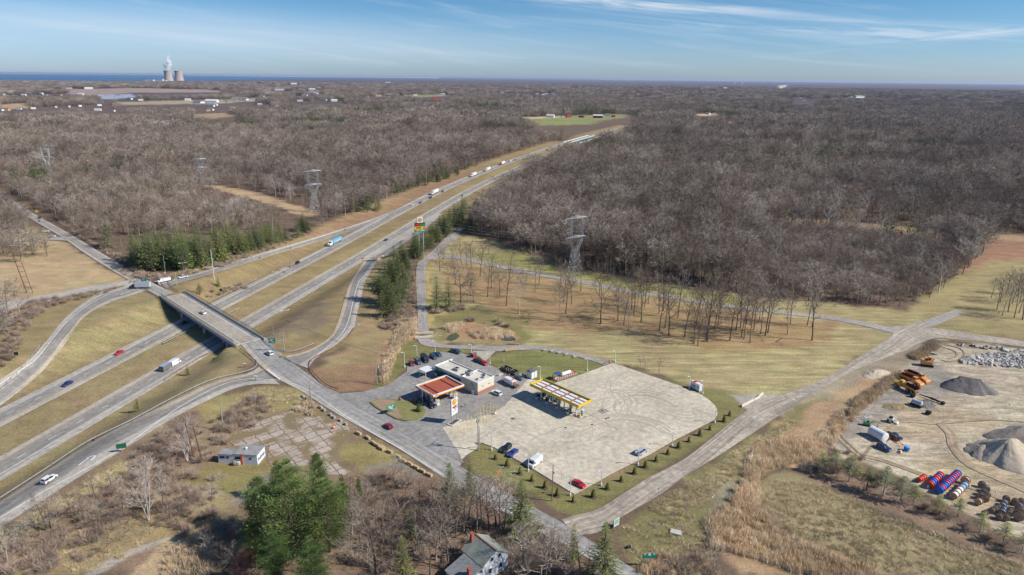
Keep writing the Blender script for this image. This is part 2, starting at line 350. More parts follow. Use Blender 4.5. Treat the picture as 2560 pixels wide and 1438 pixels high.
# far fields
for q, c in (([(160,224),(330,220),(560,226),(540,231),(330,232),(230,240),(170,236)], (170,148,136)), ([(240,238),(330,236),(345,243),(260,249)], (168,176,190)),
             ([(480,252),(560,250),(640,246),(640,252),(560,258),(490,260)], (196,184,160)), ([(1300,294),(1420,290),(1560,286),(1570,292),(1500,302),(1480,312),(1350,314)], (150,152,96)),
             ([(1310,292),(1400,290),(1400,295),(1320,297)], (206,182,148)), ([(1740,286),(1790,284),(1780,290),(1745,290)], (210,186,150)),
             ([(0,262),(60,258),(80,268),(0,276)], (190,160,128)), ([(290,256),(420,252),(640,248),(630,254),(400,262),(300,262)], (178,160,130)),
             ([(1020,238),(1110,236),(1120,240),(1030,244)], (150,152,100)), ([(1946,214),(1970,212),(1960,221),(1944,222)], (214,206,180)),
             ([(2126,241),(2165,240),(2160,246),(2128,246)], (220,226,230)), ([(480,286),(560,282),(600,290),(540,296),(490,294)], (176,150,118))):
    zone(q, c, 15, 30)
# concrete aprons get their own sheets; wood clearings are read from these polygons too
_pw = []
def build_land():
    th = np.radians(np.linspace(-72, 72, 800)); r = [30.]
    while r[-1] < 70000: r.append(r[-1]*(1+(0.0058 if r[-1] < 900 else 0.008 if r[-1] < 3000 else 0.02)))
    r = np.array(r); R, T = np.meshgrid(r, th, indexing='ij'); x = R*np.sin(T); y = R*np.cos(T)
    # the shore of the lake cuts the land off to the left
    z = hgt(x, y)
    V = np.stack([x.ravel(), y.ravel(), z.ravel()], 1); nr, nt_ = R.shape
    i = np.arange(nr-1)[:, None]*nt_+np.arange(nt_-1)[None]; F = np.stack([i, i+1, i+nt_+1, i+nt_], -1).reshape(-1, 4)[:, ::-1]
    fx = x.ravel(); fy = y.ravel()
    cx = fx[F].mean(1); cy = fy[F].mean(1); keep = ~in_lake(cx, cy); F = F[keep]
    me = np_mesh('ground', V, F, MAT_LAND, smooth=True)
    n1 = fnoise(fx/7., fy/7., 3); n2 = fnoise(fx/60., fy/60., 3); n3 = fnoise(fx/700., fy/260., 4)
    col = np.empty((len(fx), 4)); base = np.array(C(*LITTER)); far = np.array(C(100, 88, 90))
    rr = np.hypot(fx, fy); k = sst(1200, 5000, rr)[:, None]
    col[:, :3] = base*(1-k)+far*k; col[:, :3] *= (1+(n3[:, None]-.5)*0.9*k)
    col[:, 3] = 1
    sand = np.zeros(len(fx)); grass = np.zeros(len(fx))
    # verges follow the motorway
    o = np.abs(hoff(fx, fy)); kk = (sst(60, 44, o+(n1-.5)*8)*(fy < 1900))[:, None]; col[:, :3] = col[:, :3]*(1-kk)+np.array(C(166, 142, 104))*kk
    kk = (sst(20, 12, o)*(fy < 1900))[:, None]; col[:, :3] = col[:, :3]*(1-kk)+np.array(C(160, 144, 98))*kk
    for pts, c, soft, amp, s_, g_, raw in ZONES:
        P = poly_world(pts); _pw.append(P)
        pad = soft+amp+1; m = (fx > P[:, 0].min()-pad) & (fx < P[:, 0].max()+pad) & (fy > P[:, 1].min()-pad) & (fy < P[:, 1].max()+pad)
        idx = np.nonzero(m)[0]
        if not len(idx): continue
        X = fx[idx]; Y = fy[idx]; d = edge_dist(P, X, Y); d = np.where(inside(P, X, Y), d, -d)
        w = sst(-soft, soft, d+(n1[idx]-.5)*2*amp)
        col[idx, :3] = col[idx, :3]*(1-w[:, None])+np.array(c)*w[:, None]
        sand[idx] = sand[idx]*(1-w)+s_*w; grass[idx] = grass[idx]*(1-w)+g_*w
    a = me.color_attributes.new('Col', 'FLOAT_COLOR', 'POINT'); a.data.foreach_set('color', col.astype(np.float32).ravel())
    for nm, arr in (('sand', sand), ('mown', grass)):
        a = me.attributes.new(nm, 'FLOAT', 'POINT'); a.data.foreach_set('value', arr.astype(np.float32))
    o = bpy.data.objects.new('ground', me); COL.objects.link(o); o['kind'] = 'structure'; return o
_shore = [(-120,203.5),(0,203),(200,203.5),(400,204.5),(480,204.5),(560,201.5),(640,200),(760,197.8),(860,196.6),(1050,196.2),(1290,196.9),(1500,199.0)]
_SH = [G(px, py, 0) for px, py in _shore]; _SHA = np.array([atan2(g[0], g[1]) for g in _SH]); _SHR = np.array([min(hypot(g[0], g[1]), 69000) for g in _SH])
def in_lake(x, y):
    a = np.arctan2(x, y); r = np.hypot(x, y); return r > np.interp(a, _SHA, _SHR, left=_SHR[0], right=1e9)
def land_mat():
    m, nt, N, L, b = node_mat('ground')
    at = N.new('ShaderNodeAttribute'); at.attribute_name = 'Col'
    geo = N.new('ShaderNodeNewGeometry')
    def noise(scale, det=5, stretch=(1, 1, 1), rot=0, dist=0, rough=.6):
        mp = N.new('ShaderNodeMapping'); mp.inputs['Scale'].default_value = stretch; mp.inputs['Rotation'].default_value = (0, 0, rot)
        L.new(geo.outputs['Position'], mp.inputs[0]); n = N.new('ShaderNodeTexNoise'); n.inputs['Scale'].default_value = scale
        n.inputs['Detail'].default_value = det; n.inputs['Distortion'].default_value = dist; n.inputs['Roughness'].default_value = rough
        L.new(mp.outputs[0], n.inputs['Vector']); return n.outputs[0]
    def rng(v, a, b_, c, d):
        r = N.new('ShaderNodeMapRange'); r.inputs[1].default_value = a; r.inputs[2].default_value = b_; r.inputs[3].default_value = c; r.inputs[4].default_value = d
        L.new(v, r.inputs[0]); return r.outputs[0]
    def mul(c, v, fac=None):
        mx = N.new('ShaderNodeMix'); mx.data_type = 'RGBA'; mx.blend_type = 'MULTIPLY'; mx.inputs[0].default_value = 1
        if fac is not None: L.new(fac, mx.inputs[0])
        L.new(c, mx.inputs[6]); L.new(v, mx.inputs[7]); return mx.outputs[2]
    c = at.outputs['Color']
    c = mul(c, rng(noise(1.1, 8, rough=.75), .3, .7, .62, 1.38))
    c = mul(c, rng(noise(.09, 6, (1, 1.6, 1), .5), .3, .7, .78, 1.22))
    c = mul(c, rng(noise(.012, 5), .3, .7, .85, 1.15))
    g = N.new('ShaderNodeAttribute'); g.attribute_name = 'mown'
    c = mul(c, rng(noise(.35, 4, (.12, 1.4, 1), -.35, .8), .35, .65, .74, 1.24), g.outputs['Fac'])
    s = N.new('ShaderNodeAttribute'); s.attribute_name = 'sand'
    c = mul(c, rng(noise(.10, 9, (.5, 1.6, 1), .55, 2.2, .7), .38, .62, .66, 1.2), s.outputs['Fac'])
    c = mul(c, rng(noise(.5, 5, (.25, 2.2, 1), -.6, 3.0, .6), .40, .60, .80, 1.1), s.outputs['Fac'])
    # warm / cool drift between patches of dead and living grass
    hs_ = N.new('ShaderNodeHueSaturation'); L.new(c, hs_.inputs['Color']); L.new(rng(noise(.05, 4), .3, .7, .485, .52), hs_.inputs['Hue'])
    hs_.inputs['Saturation'].default_value = 1.0
    L.new(hs_.outputs[0], b.inputs['Base Color']); b.inputs['Roughness'].default_value = .95; b.inputs['Specular IOR Level'].default_value = .15
    bp = N.new('ShaderNodeBump'); bp.inputs['Strength'].default_value = .5; bp.inputs['Distance'].default_value = .5
    L.new(noise(1.3, 6, rough=.7), bp.inputs['Height']); L.new(bp.outputs[0], b.inputs['Normal'])
    return m
MAT_LAND = land_mat()
build_land()
# ---------------------------------------------------------------- lake and ice
def arc_sheet(name, fn_r0, r1, z, m, a0=-75, a1=75, n=120):
    me = MB(); 
    for i in range(n):
        t0, t1 = radians(lerp(a0, a1, i/n)), radians(lerp(a0, a1, (i+1)/n)); q0, q1 = fn_r0(t0), fn_r0(t1)
        o = len(me.v); me.v += [(q0*sin(t0), q0*cos(t0), z), (q1*sin(t1), q1*cos(t1), z), (r1*sin(t1), r1*cos(t1), z), (r1*sin(t0), r1*cos(t0), z)]
        me.f.append((o+1, o, o+3, o+2)); me.m.append(0)
    return me.build(name, m, kind='structure')
def lake_mat():
    m, nt, N, L, b = node_mat('lake'); b.inputs['Base Color'].default_value = (*C(54, 112, 150), 1); b.inputs['Roughness'].default_value = .55
    b.inputs['Specular IOR Level'].default_value = .25; return m
arc_sheet('lake', lambda t: float(np.interp(t, _SHA, _SHR))*.93, 300000., -3.0, lake_mat(), a1=float(np.degrees(_SHA[-1])))
arc_sheet('far_lake_ice', lambda t: 70000.+9000*sin(t*9)+5000*sin(t*23), 299000., -2.0, mat('lake_ice', C(225, 232, 238), .8), a0=-60, a1=-6)
# ---------------------------------------------------------------- paved surfaces
def lift(x, y): return 0.05+0.0005*np.hypot(x, y)
def road_mat(name, col, var=.16, streak=.18, cracks=0.0, rough=.9):
    if name in MATS: return MATS[name]
    m, nt, N, L, b = node_mat(name); geo = N.new('ShaderNodeNewGeometry'); uv = N.new('ShaderNodeTexCoord')
    def noise(src, scale, stretch=(1, 1, 1), det=6, dist=0):
        mp = N.new('ShaderNodeMapping'); mp.inputs['Scale'].default_value = stretch; L.new(src, mp.inputs[0])
        n = N.new('ShaderNodeTexNoise'); n.inputs['Scale'].default_value = scale; n.inputs['Detail'].default_value = det; n.inputs['Distortion'].default_value = dist; L.new(mp.outputs[0], n.inputs['Vector']); return n.outputs[0]
    def rng(v, a, b_, c, d):
        r = N.new('ShaderNodeMapRange'); r.inputs[1].default_value = a; r.inputs[2].default_value = b_; r.inputs[3].default_value = c; r.inputs[4].default_value = d; L.new(v, r.inputs[0]); return r.outputs[0]
    cur = None
    for v in (rng(noise(geo.outputs['Position'], .22, (1, 1, 1), 7, 3.5), .35, .65, 1-var*.7, 1+var*.7), rng(noise(geo.outputs['Position'], .5), .3, .7, 1-var, 1+var), rng(noise(uv.outputs['UV'], 1.0, (.9, .02, 1), 4), .3, .7, 1-streak, 1+streak),
              rng(noise(geo.outputs['Position'], .06, det=4), .3, .7, 1-var*.8, 1+var*.8)):
        mx = N.new('ShaderNodeMix'); mx.data_type = 'RGBA'; mx.blend_type = 'MULTIPLY'; mx.inputs[0].default_value = 1
        if cur is None: mx.inputs[6].default_value = (*col, 1)
        else: L.new(cur, mx.inputs[6])
        L.new(v, mx.inputs[7]); cur = mx.outputs[2]
    if cracks:
        vo = N.new('ShaderNodeTexVoronoi'); vo.feature = 'DISTANCE_TO_EDGE'; vo.inputs['Scale'].default_value = .16
        mp = N.new('ShaderNodeMapping'); L.new(geo.outputs['Position'], mp.inputs[0]); L.new(mp.outputs[0], vo.inputs['Vector'])
        v = rng(vo.outputs['Distance'], .004, .02, 1-cracks, 1)
        mx = N.new('ShaderNodeMix'); mx.data_type = 'RGBA'; mx.blend_type = 'MULTIPLY'; mx.inputs[0].default_value = 1; L.new(cur, mx.inputs[6]); L.new(v, mx.inputs[7]); cur = mx.outputs[2]
    L.new(cur, b.inputs['Base Color']); b.inputs['Roughness'].default_value = rough; b.inputs['Specular IOR Level'].default_value = .2
    MATS[name] = m; return m
R_LANE = road_mat('motorway_asphalt', C(158, 153, 144)); R_SHLD = road_mat('shoulder_concrete', C(186, 178, 166))
R_MAIN = road_mat('main_road_asphalt', C(164, 160, 154), streak=.25); R_RAMP = road_mat('ramp_asphalt', C(152, 147, 139), streak=.25)
R_DIRT = road_mat('dirt_road_gravel', C(178, 166, 150), .2, .4); R_PATH = road_mat('worn_path', C(172, 164, 156), .15, .2)
P_WHITE = mat('white_line_paint', C(240, 238, 232), .8, var=.12, scale=.7); P_YEL = mat('yellow_line_paint', C(232, 184, 104), .8, var=.12, scale=.7)
def strip(name, fn, n, cols, mats, lf=1.0, kind='structure', zf=None, gaps=None, parent=None):
    """fn(i/n) -> left point, right point; cols = list of (fraction from, to, material index)"""
    zf = zf or hroad; us = sorted({c[0] for c in cols} | {c[1] for c in cols}); sub = []
    for a, b in zip(us, us[1:]):
        k = max(1, int((b-a)*6)); sub += [lerp(a, b, j/k) for j in range(k)]
    sub.append(us[-1]); v = []; f = []; mi = []; uv = []; L_ = 0; prev = None
    for i in range(n+1):
        l, r = fn(i/n); c = ((l[0]+r[0])/2, (l[1]+r[1])/2); w = hypot(r[0]-l[0], r[1]-l[1])
        if prev: L_ += hypot(c[0]-prev[0], c[1]-prev[1])
        prev = c
        for u in sub:
            x, y = lerp(l[0], r[0], u), lerp(l[1], r[1], u); v.append((x, y, float(zf(x, y))+float(lift(x, y))*lf)); uv.append((u*w, L_))
    m = len(sub)
    for i in range(n):
        if gaps and not gaps(i/n): continue
        for j in range(m-1):
            uc = (sub[j]+sub[j+1])/2; k = next((c[2] for c in cols if c[0] <= uc <= c[1]), None)
            if k is None: continue
            f.append((i*m+j, i*m+j+1, (i+1)*m+j+1, (i+1)*m+j)); mi.append(k)
    me = bpy.data.meshes.new(name); me.from_pydata(v, [], f)
    for q in mats: me.materials.append(q)
    me.polygons.foreach_set('material_index', mi); ul = me.uv_layers.new(name='UVMap')
    for lp in me.loops: ul.data[lp.index].uv = uv[lp.vertex_index]
    me.update(); 
    if len(me.polygons) and me.polygons[0].normal.z < 0: me.flip_normals()
    o = bpy.data.objects.new(name, me); COL.objects.link(o)
    if parent: o.parent = parent
    elif kind: o['kind'] = kind
    return o
def hw(o0, o1):
    def fn(t):
        y = lerp(60., 1860., t**1.4) if True else 0; s = float(hs(y)); n = math.sqrt(1+s*s); x = float(hx(y))
        return (x+o0/n, y-o0*s/n), (x+o1/n, y-o1*s/n)
    return fn
# motorway: two carriageways, centre-line offsets in metres
W_ = 13.4
strip('westbound_carriageway', hw(-22.6, -22.6+W_), 260, [(0, .22, 1), (.22, .80, 0), (.80, 1, 1)], [R_LANE, R_SHLD])
strip('eastbound_carriageway', hw(22.6-W_, 22.6), 260, [(0, .18, 1), (.18, .76, 0), (.76, 1, 1)], [R_LANE, R_SHLD])
def hline(name, o, w, m, y0=62., y1=1850., dash=None):
    v = MB(); y = y0
    while y < y1:
        st = (2.5 if y < 500 else 6) if not dash else dash[0]; y2 = y+st
        for a, b in ((y, y2),):
            q = []
            for yy, oo in ((a, o-w/2), (a, o+w/2), (b, o+w/2), (b, o-w/2)):
                s = float(hs(yy)); n = math.sqrt(1+s*s); x = float(hx(yy))+oo/n; yq = yy-oo*s/n; q.append((x, yq, float(hroad(x, yq))+float(lift(x, yq))*1.25+.01))
            v.add(q, [(0, 1, 2, 3)])
        y = y2 if not dash else y+dash[1]
    return v.build(name, m, kind='structure')
for nm, o, m, d in (('white_edge_line', -19.3, P_WHITE, None), ('lane_dashes', -15.7, P_WHITE, (3.2, 12.2)), ('yellow_edge_line', -12.0, P_YEL, None),
                    ('yellow_edge_line', 12.0, P_YEL, None), ('lane_dashes', 15.7, P_WHITE, (3.2, 12.2)), ('white_edge_line', 19.0, P_WHITE, None)):
    hline(nm, o, .26, m, dash=d)
def smooth_px(pts, n):
    """Catmull-Rom through photo points, projected on the land, evenly spaced"""
    W2 = [G(*p, road=True)[:2] for p in pts]; q = [W2[0]]+W2+[W2[-1]]; out = []
    for i in range(1, len(q)-2):
        p0, p1, p2, p3 = map(np.array, q[i-1:i+3])
        for k in range(8):
            t = k/8; out.append(.5*((2*p1)+(-p0+p2)*t+(2*p0-5*p1+4*p2-p3)*t*t+(-p0+3*p1-3*p2+p3)*t**3))
    out.append(np.array(W2[-1])); out = np.array(out); s = np.concatenate([[0], np.cumsum(np.hypot(*np.diff(out, axis=0).T))])
    return np.stack([np.interp(np.linspace(0, s[-1], n+1), s, out[:, k]) for k in (0, 1)], 1)
def px_road(name, Lp, Rp, m, n=80, cols=None, mats=None, lf=1.0, kind='structure'):
    a = smooth_px(Lp, n); b = smooth_px(Rp, n)
    return strip(name, lambda t: (tuple(a[int(round(t*n))]), tuple(b[int(round(t*n))])), n, cols or [(0, 1, 0)], mats or [m], lf)
def px_line(name, pts, m, w=.25, n=60, lf=1.5, off=0, dash=False, kind='structure'):
    c = smooth_px(pts, n); d = np.gradient(c, axis=0); d /= np.hypot(d[:, 0], d[:, 1])[:, None]+1e-9; nn = np.stack([d[:, 1], -d[:, 0]], 1)
    a = c+nn*(off-w/2); b = c+nn*(off+w/2)
    return strip(name, lambda t: (tuple(a[int(round(t*n))]), tuple(b[int(round(t*n))])), n, [(0, 1, 0)], [m], lf, gaps=(lambda t: int(t*n) % 4 < 2) if dash else None)
def px_sheet(name, pts, m, lf=1.0, z=None, kind='structure', thick=None):
    """flat paved area with a crisp outline, from photo corners"""
    W2 = [G(*p, road=True)[:2] for p in pts]; b = MB(); zz = lambda x, y: (float(hroad(x, y))+float(lift(x, y))*lf)
    zt = max(zz(*p) for p in W2) if z is None else z
    if thick: b.prism([tuple(p) for p in W2], zt-thick, zt)
    else: b.add([(x, y, zt) for x, y in W2], [tuple(range(len(W2)))])
    o = b.build(name, m); o['kind'] = kind
    if o.data.polygons[0].normal.z < 0 and not thick: o.data.flip_normals()
    return o
# main road, north-west arm / south-east arm
px_road('main_road', [(-60,462),(0,486),(28,500),(77,531),(147,570),(205,604),(312,669),(360,697),(432,733)], [(-60,480),(-10,492),(20,512),(60,537),(102,563),(158,596),(213,635),(279,676),(330,706),(403,747)], R_MAIN, 90,
        [(0, .2, 1), (.2, .8, 0), (.8, 1, 1)], [R_MAIN, R_SHLD])
px_road('main_road', [(637,838),(700,882),(775,940),(804,962),(850,990),(900,1020),(953,1048),(1017,1084),(1083,1122),(1160,1173),(1213,1204),(1280,1240),(1352,1279),(1424,1319),(1546,1399),(1620,1446)],
        [(583,865),(648,912),(690,945),(752,978),(790,1003),(850,1040),(906,1072),(1000,1125),(1103,1192),(1160,1224),(1213,1254),(1280,1292),(1330,1321),(1400,1358),(1544,1436),(1560,1446)], R_MAIN, 110,
        [(0, .82, 0), (.82, 1, 1)], [R_MAIN, R_SHLD])
px_line('white_edge_line', [(734,960),(779,982.5),(850,1031),(920,1077),(1000,1123),(1103,1186),(1213,1247),(1400,1352),(1545,1433)], P_WHITE, .3)
px_line('yellow_centre_line', [(1000,1100),(1100,1158),(1200,1215),(1300,1270)], mat('worn_yellow', C(196, 176, 140), .9), .25)
px_line('yellow_centre_line', [(-30,487),(50,527),(147,581),(213,623),(312,684),(355,712)], P_YEL, .3)
# side road at the left, two ramps left, ramps right
px_road('side_road', [(330,700),(300,706),(230,716),(150,731),(60,748),(-60,765)], [(318,712),(290,719),(220,733),(150,748),(60,772),(-60,800)], R_SHLD, 50)
px_road('side_road', [(163,596),(140,593),(100,598),(40,600),(-40,600)], [(170,604),(150,602),(100,603),(40,606),(-40,606)], R_PATH, 30)
px_road('exit_ramp', [(340,700),(300,720),(250,733),(200,765),(155,805),(115,855),(85,890),(40,925),(-40,975)], [(380,722),(345,735),(290,752),(240,775),(205,800),(170,850),(120,915),(60,970),(-40,1045)], R_RAMP, 80, [(0, .25, 1), (.25, .8, 0), (.8, 1, 1)], [R_RAMP, R_SHLD])
px_line('white_edge_line', [(275,735),(215,768),(165,810),(125,858),(90,900),(55,925),(0,962)], P_WHITE, .25)
px_line('yellow_edge_line', [(330,737),(280,752),(232,777),(200,802),(165,848),(117,910),(55,968)], P_YEL, .25)
px_road('exit_ramp', [(402,708),(440,698),(520,676),(640,638),(723,614),(853,574),(960,537),(1034,507)], [(415,722),(450,709),(520,690),(640,653),(735,624),(876,580),(965,546),(1040,508)], R_RAMP, 80, [(0, .25, 1), (.25, 1, 0)], [R_RAMP, R_SHLD])
px_line('yellow_edge_line', [(440,712),(520,689),(640,652),(735,622.5),(876,578)], P_YEL, .3)
px_line('white_edge_line', [(440,700),(520,679),(640,642),(723,617.5),(853,577),(960,541)], P_WHITE, .25)
px_road('entry_ramp', [(690,893),(749,884),(794,865),(829,839),(848,796),(860,754),(876,707),(907,657),(936,637),(1000,600)], [(770,922),(791,896),(820,877),(853,853),(884,822),(891,792),(902,749),(912,707),(933,671),(950,650),(1020,600)], R_RAMP, 90, [(0, .2, 1), (.2, .72, 0), (.72, 1, 1)], [R_RAMP, R_SHLD])
px_line('yellow_edge_line', [(700,892),(752,886),(797,867),(833,840),(852,797),(864,754),(880,708),(910,659)], P_YEL, .28)
px_line('white_edge_line', [(775,903),(820,868),(855,835),(872,800),(884,750),(897,707),(912,690)], P_WHITE, .28)
px_road('acceleration_lane', [(936,637),(980,610),(1037,574),(1096,534)], [(952,650),(1000,616),(1055,580),(1104,537)], R_SHLD, 40, lf=.9)
px_road('exit_ramp', [(-60,1288),(0,1256),(222,1112),(417,1012),(529,959),(620,934),(648,918)], [(-60,1356),(0,1320),(199,1193),(298,1132),(417,1056),(500,1012),(584,973),(640,962),(700,962)], R_RAMP, 100, [(0, .18, 1), (.18, .70, 0), (.70, 1, 1)], [R_RAMP, R_SHLD])
px_line('yellow_edge_line', [(-40,1285),(0,1266),(139,1175),(240,1112),(417,1022),(530,967),(620,941),(662,922),(668,905)], P_YEL, .32, 90)
px_line('white_edge_line', [(-40,1312),(0,1296),(100,1236),(295,1128),(420,1038),(500,990),(560,962),(620,949),(700,952)], P_WHITE, .3, 90)
px_line('stop_line', [(668,925),(700,950)], P_WHITE, .7, 8); px_line('stop_line', [(388,705),(402,713)], P_WHITE, .7, 8)
# arrow on the ramp
px_line('ramp_arrow_marking', [(197,1165),(222,1147)], P_WHITE, .45, 6); px_line('ramp_arrow_marking', [(216,1147),(238,1141),(228,1153)], P_WHITE, .5, 10)
# gravel drive, paths
px_road('dirt_road', [(1404,1300),(1440,1288),(1500,1271),(1617,1198),(1720,1142),(1847,1042),(1900,1010),(1960,987),(2060,949),(2151,891),(2222,845),(2245,825),(2300,800)], [(1440,1340),(1500,1330),(1554,1293),(1648,1238),(1720,1186),(1796,1140),(1945,1042),(1978,1020),(2043,982),(2130,930),(2230,890),(2285,868),(2340,842)], R_DIRT, 110, lf=.9)
px_road('grass_path', [(1104,637),(1160,643.5),(1223,658),(1278,669),(1356,684),(1445,698),(1560,723),(1641,736),(1781,757),(1922,775),(2100,795),(2222,818),(2260,822)], [(1100,645),(1160,651),(1223,666),(1278,677),(1356,693),(1445,707),(1560,732),(1641,743),(1781,764),(1922,782),(2100,804),(2222,832),(2265,845)], R_PATH, 110, lf=.8)
px_road('yard_road', [(2230,815),(2347,822),(2450,838),(2560,854),(2640,868)], [(2240,850),(2307,850),(2378,848),(2560,868),(2640,882)], R_DIRT, 40, lf=.7)
px_road('worn_track', [(2285,818),(2330,795),(2390,775)], [(2310,824),(2360,806),(2412,782)], R_PATH, 20, lf=.6)
px_road('trail', [(1045,829),(1044,783),(1040,694),(1044,660),(1060,647),(1085,624),(1125,584),(1142,570)], [(1073,831),(1067,783),(1064,700),(1064,671),(1073,654),(1096,645),(1120,614),(1145,593),(1156,574)], R_PATH, 60)
px_road('trail', [(1073,847),(1092,857),(1117,863),(1184,865),(1240,866),(1302,864),(1361,867),(1434,881),(1492,895),(1532,906)], [(1043,848),(1053,862),(1075,868),(1134,872),(1184,875),(1241,879),(1302,876),(1353,876),(1419,887),(1478,902),(1510,914)], R_PATH, 60)
px_sheet('gravel_apron', [(1184,878),(1240,878),(1212,905),(1198,892),(1176,889)], road_mat('pale_gravel', C(196, 186, 166)), .9)
RUTM = road_mat('yard_ruts', C(178, 158, 132), .2, .3)
for pts, w in (([(2350,1060),(2375,1085),(2385,1120),(2420,1160),(2480,1190),(2560,1225),(2620,1260)], 3.2), ([(2100,1130),(2200,1150),(2330,1195),(2430,1220),(2560,1270)], 2.2), ([(2080,1080),(2120,1120),(2150,1150)], .8), ([(2090,1075),(2132,1118),(2165,1150)], .8), ([(2360,862),(2400,872),(2410,890),(2380,905),(2352,900)], .8), ([(2350,866),(2385,878),(2392,890),(2370,898)], .8), ([(2150,1150),(2240,1060),(2340,1060),(2480,1050),(2600,1060)], 1.2)): px_line('yard_ruts', pts, RUTM, w, 60, lf=.9)
# station forecourt and truck lot
CONC = road_mat('concrete_slabs', C(208, 197, 175), .17, .14, cracks=0); CONC2 = road_mat('grey_concrete', C(178, 172, 156), .1, .15); ASPH = road_mat('forecourt_asphalt', C(158, 154, 148), .16, .2, cracks=.35)
px_sheet('forecourt', [(800,962),(850,985),(905,981),(930,975),(972,963),(1017,929),(1019,913),(1040,902),(1104,882),(1154,883),(1184,895),(1215,910),(1247,923),(1252,932),(1262,940),(1320,949),(1261,1016),(1222,1037),(1107,1070),(1140,1118),(1160,1160),(1083,1128),(1017,1090),(953,1050),(900,1022),(850,992)], ASPH, 1.05, thick=.3)
px_sheet('truck_lot', [(1532,908),(1722.6,973.6),(1751.5,987),(1771.5,1000.3),(1786,1013),(1792,1024),(1793.8,1036),(1787,1049),(1767,1060),(1678,1105),(1620,1139),(1533.7,1182),(1435.7,1237),(1335.6,1175.6),(1262.6,1134),(1232,1118),(1205,1108),(1183,1108),(1165,1116),(1150,1130),(1136,1117),(1107,1070),(1222,1037),(1261,1016.5),(1320,949),(1384,959.5),(1452.7,937.6)], CONC, 1.15, thick=.32)
px_sheet('grey_slab', [(1107,1070),(1222,1037),(1335,1096),(1290,1118),(1262,1133),(1232,1117),(1205,1107),(1183,1107),(1140,1112)], CONC2, 1.2)
px_sheet('pale_apron', [(1140,1128),(1183.7,1108.5),(1200,1118),(1165,1140),(1155,1150)], road_mat('pale_apron', C(214, 204, 182)), 1.25)
px_sheet('road_side_apron', [(1098,1132),(1112,1128),(1155,1160),(1150,1166),(1140,1160)], CONC2, 1.3)
# far buildings: photo foot point, kind, length m
FAR_HOUSES = [(3,277,'w',16),(14,277,'t',20),(48,274,'w',12),(84,273,'w',12),(115,239,'w',18),(160,222,'t',26),(173,222,'w',30),(202,238,'w',24),(238,242,'t',30),(222,223,'w',44),(172,268,'w',14),(245,277,'w',18),(282,279,'w',14),(249,265,'w',12),(140,269,'w',14),(200,267,'w',10),(5,238,'w',26),(104,236,'w',20),(148,240,'t',30),(60,240,'w',22),
 (497,258,'w',40),(530,256,'w',44),(600,251,'w',60),(470,252,'w',22),(528,267,'w',22),(540,264,'w',14),(527,276,'w',18),(521,278,'t',12),(698,226,'w',60),(672,209,'t',60),(662,208,'w',30),(735,211,'w',60),(762,240,'w',26),(790,236,'w',24),(810,252,'w',26),(836,254,'w',24),(750,254,'w',20),(780,225,'w',40),(795,220,'w',34),(650,263,'w',14),(655,243,'w',24),
 (946,241,'t',30),(958,242,'w',16),(1016,240,'t',20),(1038,239,'w',20),(1089,249,'r',30),(1101,239,'w',26),(1107,237,'w',20),(1222,236,'w',24),(1254,233,'w',20),(1296,238,'w',20),(1343,236,'w',18),(1358,238,'w',22),(1366,236,'w',18),(1382,234,'w',20),(970,208,'w',70),(918,244,'w',14),
 (1376,294,'w',20),(1406,294,'w',8),(1421,294,'r',14),(1454,294,'n',14),(1495,295,'R',24),(1520,290,'W',16),(1533,293,'r',10),(1768,218,'w',50),(1813,221,'w',40),(2000,246,'t',16),(2010,254,'w',10),(2145,244,'w',60),(2052,250,'t',14),(1770,286,'w',14),(2130,245,'w',12),(1595,236,'w',16),(1640,221,'w',14),(325,249,'w',20),(352,252,'w',16)]
# ---------------------------------------------------------------- plants
def bark_mat(name, cols, rough=.9):
    m, nt, N, L, b = node_mat(name); oi = N.new('ShaderNodeObjectInfo'); rp = N.new('ShaderNodeValToRGB'); L.new(oi.outputs['Random'], rp.inputs[0])
    e = rp.color_ramp.elements; k = len(cols)
    for i, c in enumerate(cols):
        x = e[i] if i < 2 else e.new(i/(k-1)); x.position = i/(k-1) if i != 1 else 1/(k-1); x.color = (*c, 1)
    g = N.new('ShaderNodeNewGeometry'); n = N.new('ShaderNodeTexNoise'); n.inputs['Scale'].default_value = .5; L.new(g.outputs['Position'], n.inputs['Vector'])
    r = N.new('ShaderNodeMapRange'); r.inputs[1].default_value = .3; r.inputs[2].default_value = .7; r.inputs[3].default_value = .75; r.inputs[4].default_value = 1.25; L.new(n.outputs[0], r.inputs[0])
    n.inputs['Scale'].default_value = .035; n.inputs['Detail'].default_value = 5
    mx = N.new('ShaderNodeMix'); mx.data_type = 'RGBA'; mx.blend_type = 'MULTIPLY'; mx.inputs[0].default_value = 1; L.new(rp.outputs[0], mx.inputs[6]); L.new(r.outputs[0], mx.inputs[7])
    n2 = N.new('ShaderNodeTexNoise'); n2.inputs['Scale'].default_value = .0055; n2.inputs['Detail'].default_value = 4; L.new(g.outputs['Position'], n2.inputs['Vector']); r2 = N.new('ShaderNodeMapRange'); r2.inputs[1].default_value = .35; r2.inputs[2].default_value = .65; r2.inputs[3].default_value = .78; r2.inputs[4].default_value = 1.28; L.new(n2.outputs[0], r2.inputs[0]); m3 = N.new('ShaderNodeMix'); m3.data_type = 'RGBA'; m3.blend_type = 'MULTIPLY'; m3.inputs[0].default_value = 1; L.new(mx.outputs[2], m3.inputs[6]); L.new(r2.outputs[0], m3.inputs[7])
    L.new(m3.outputs[2], b.inputs['Base Color']); b.inputs['Roughness'].default_value = rough; b.inputs['Specular IOR Level'].default_value = .1; return m
BARK = bark_mat('bare_bark', [C(128, 116, 102), C(104, 94, 86), C(186, 174, 158), C(118, 102, 92)])
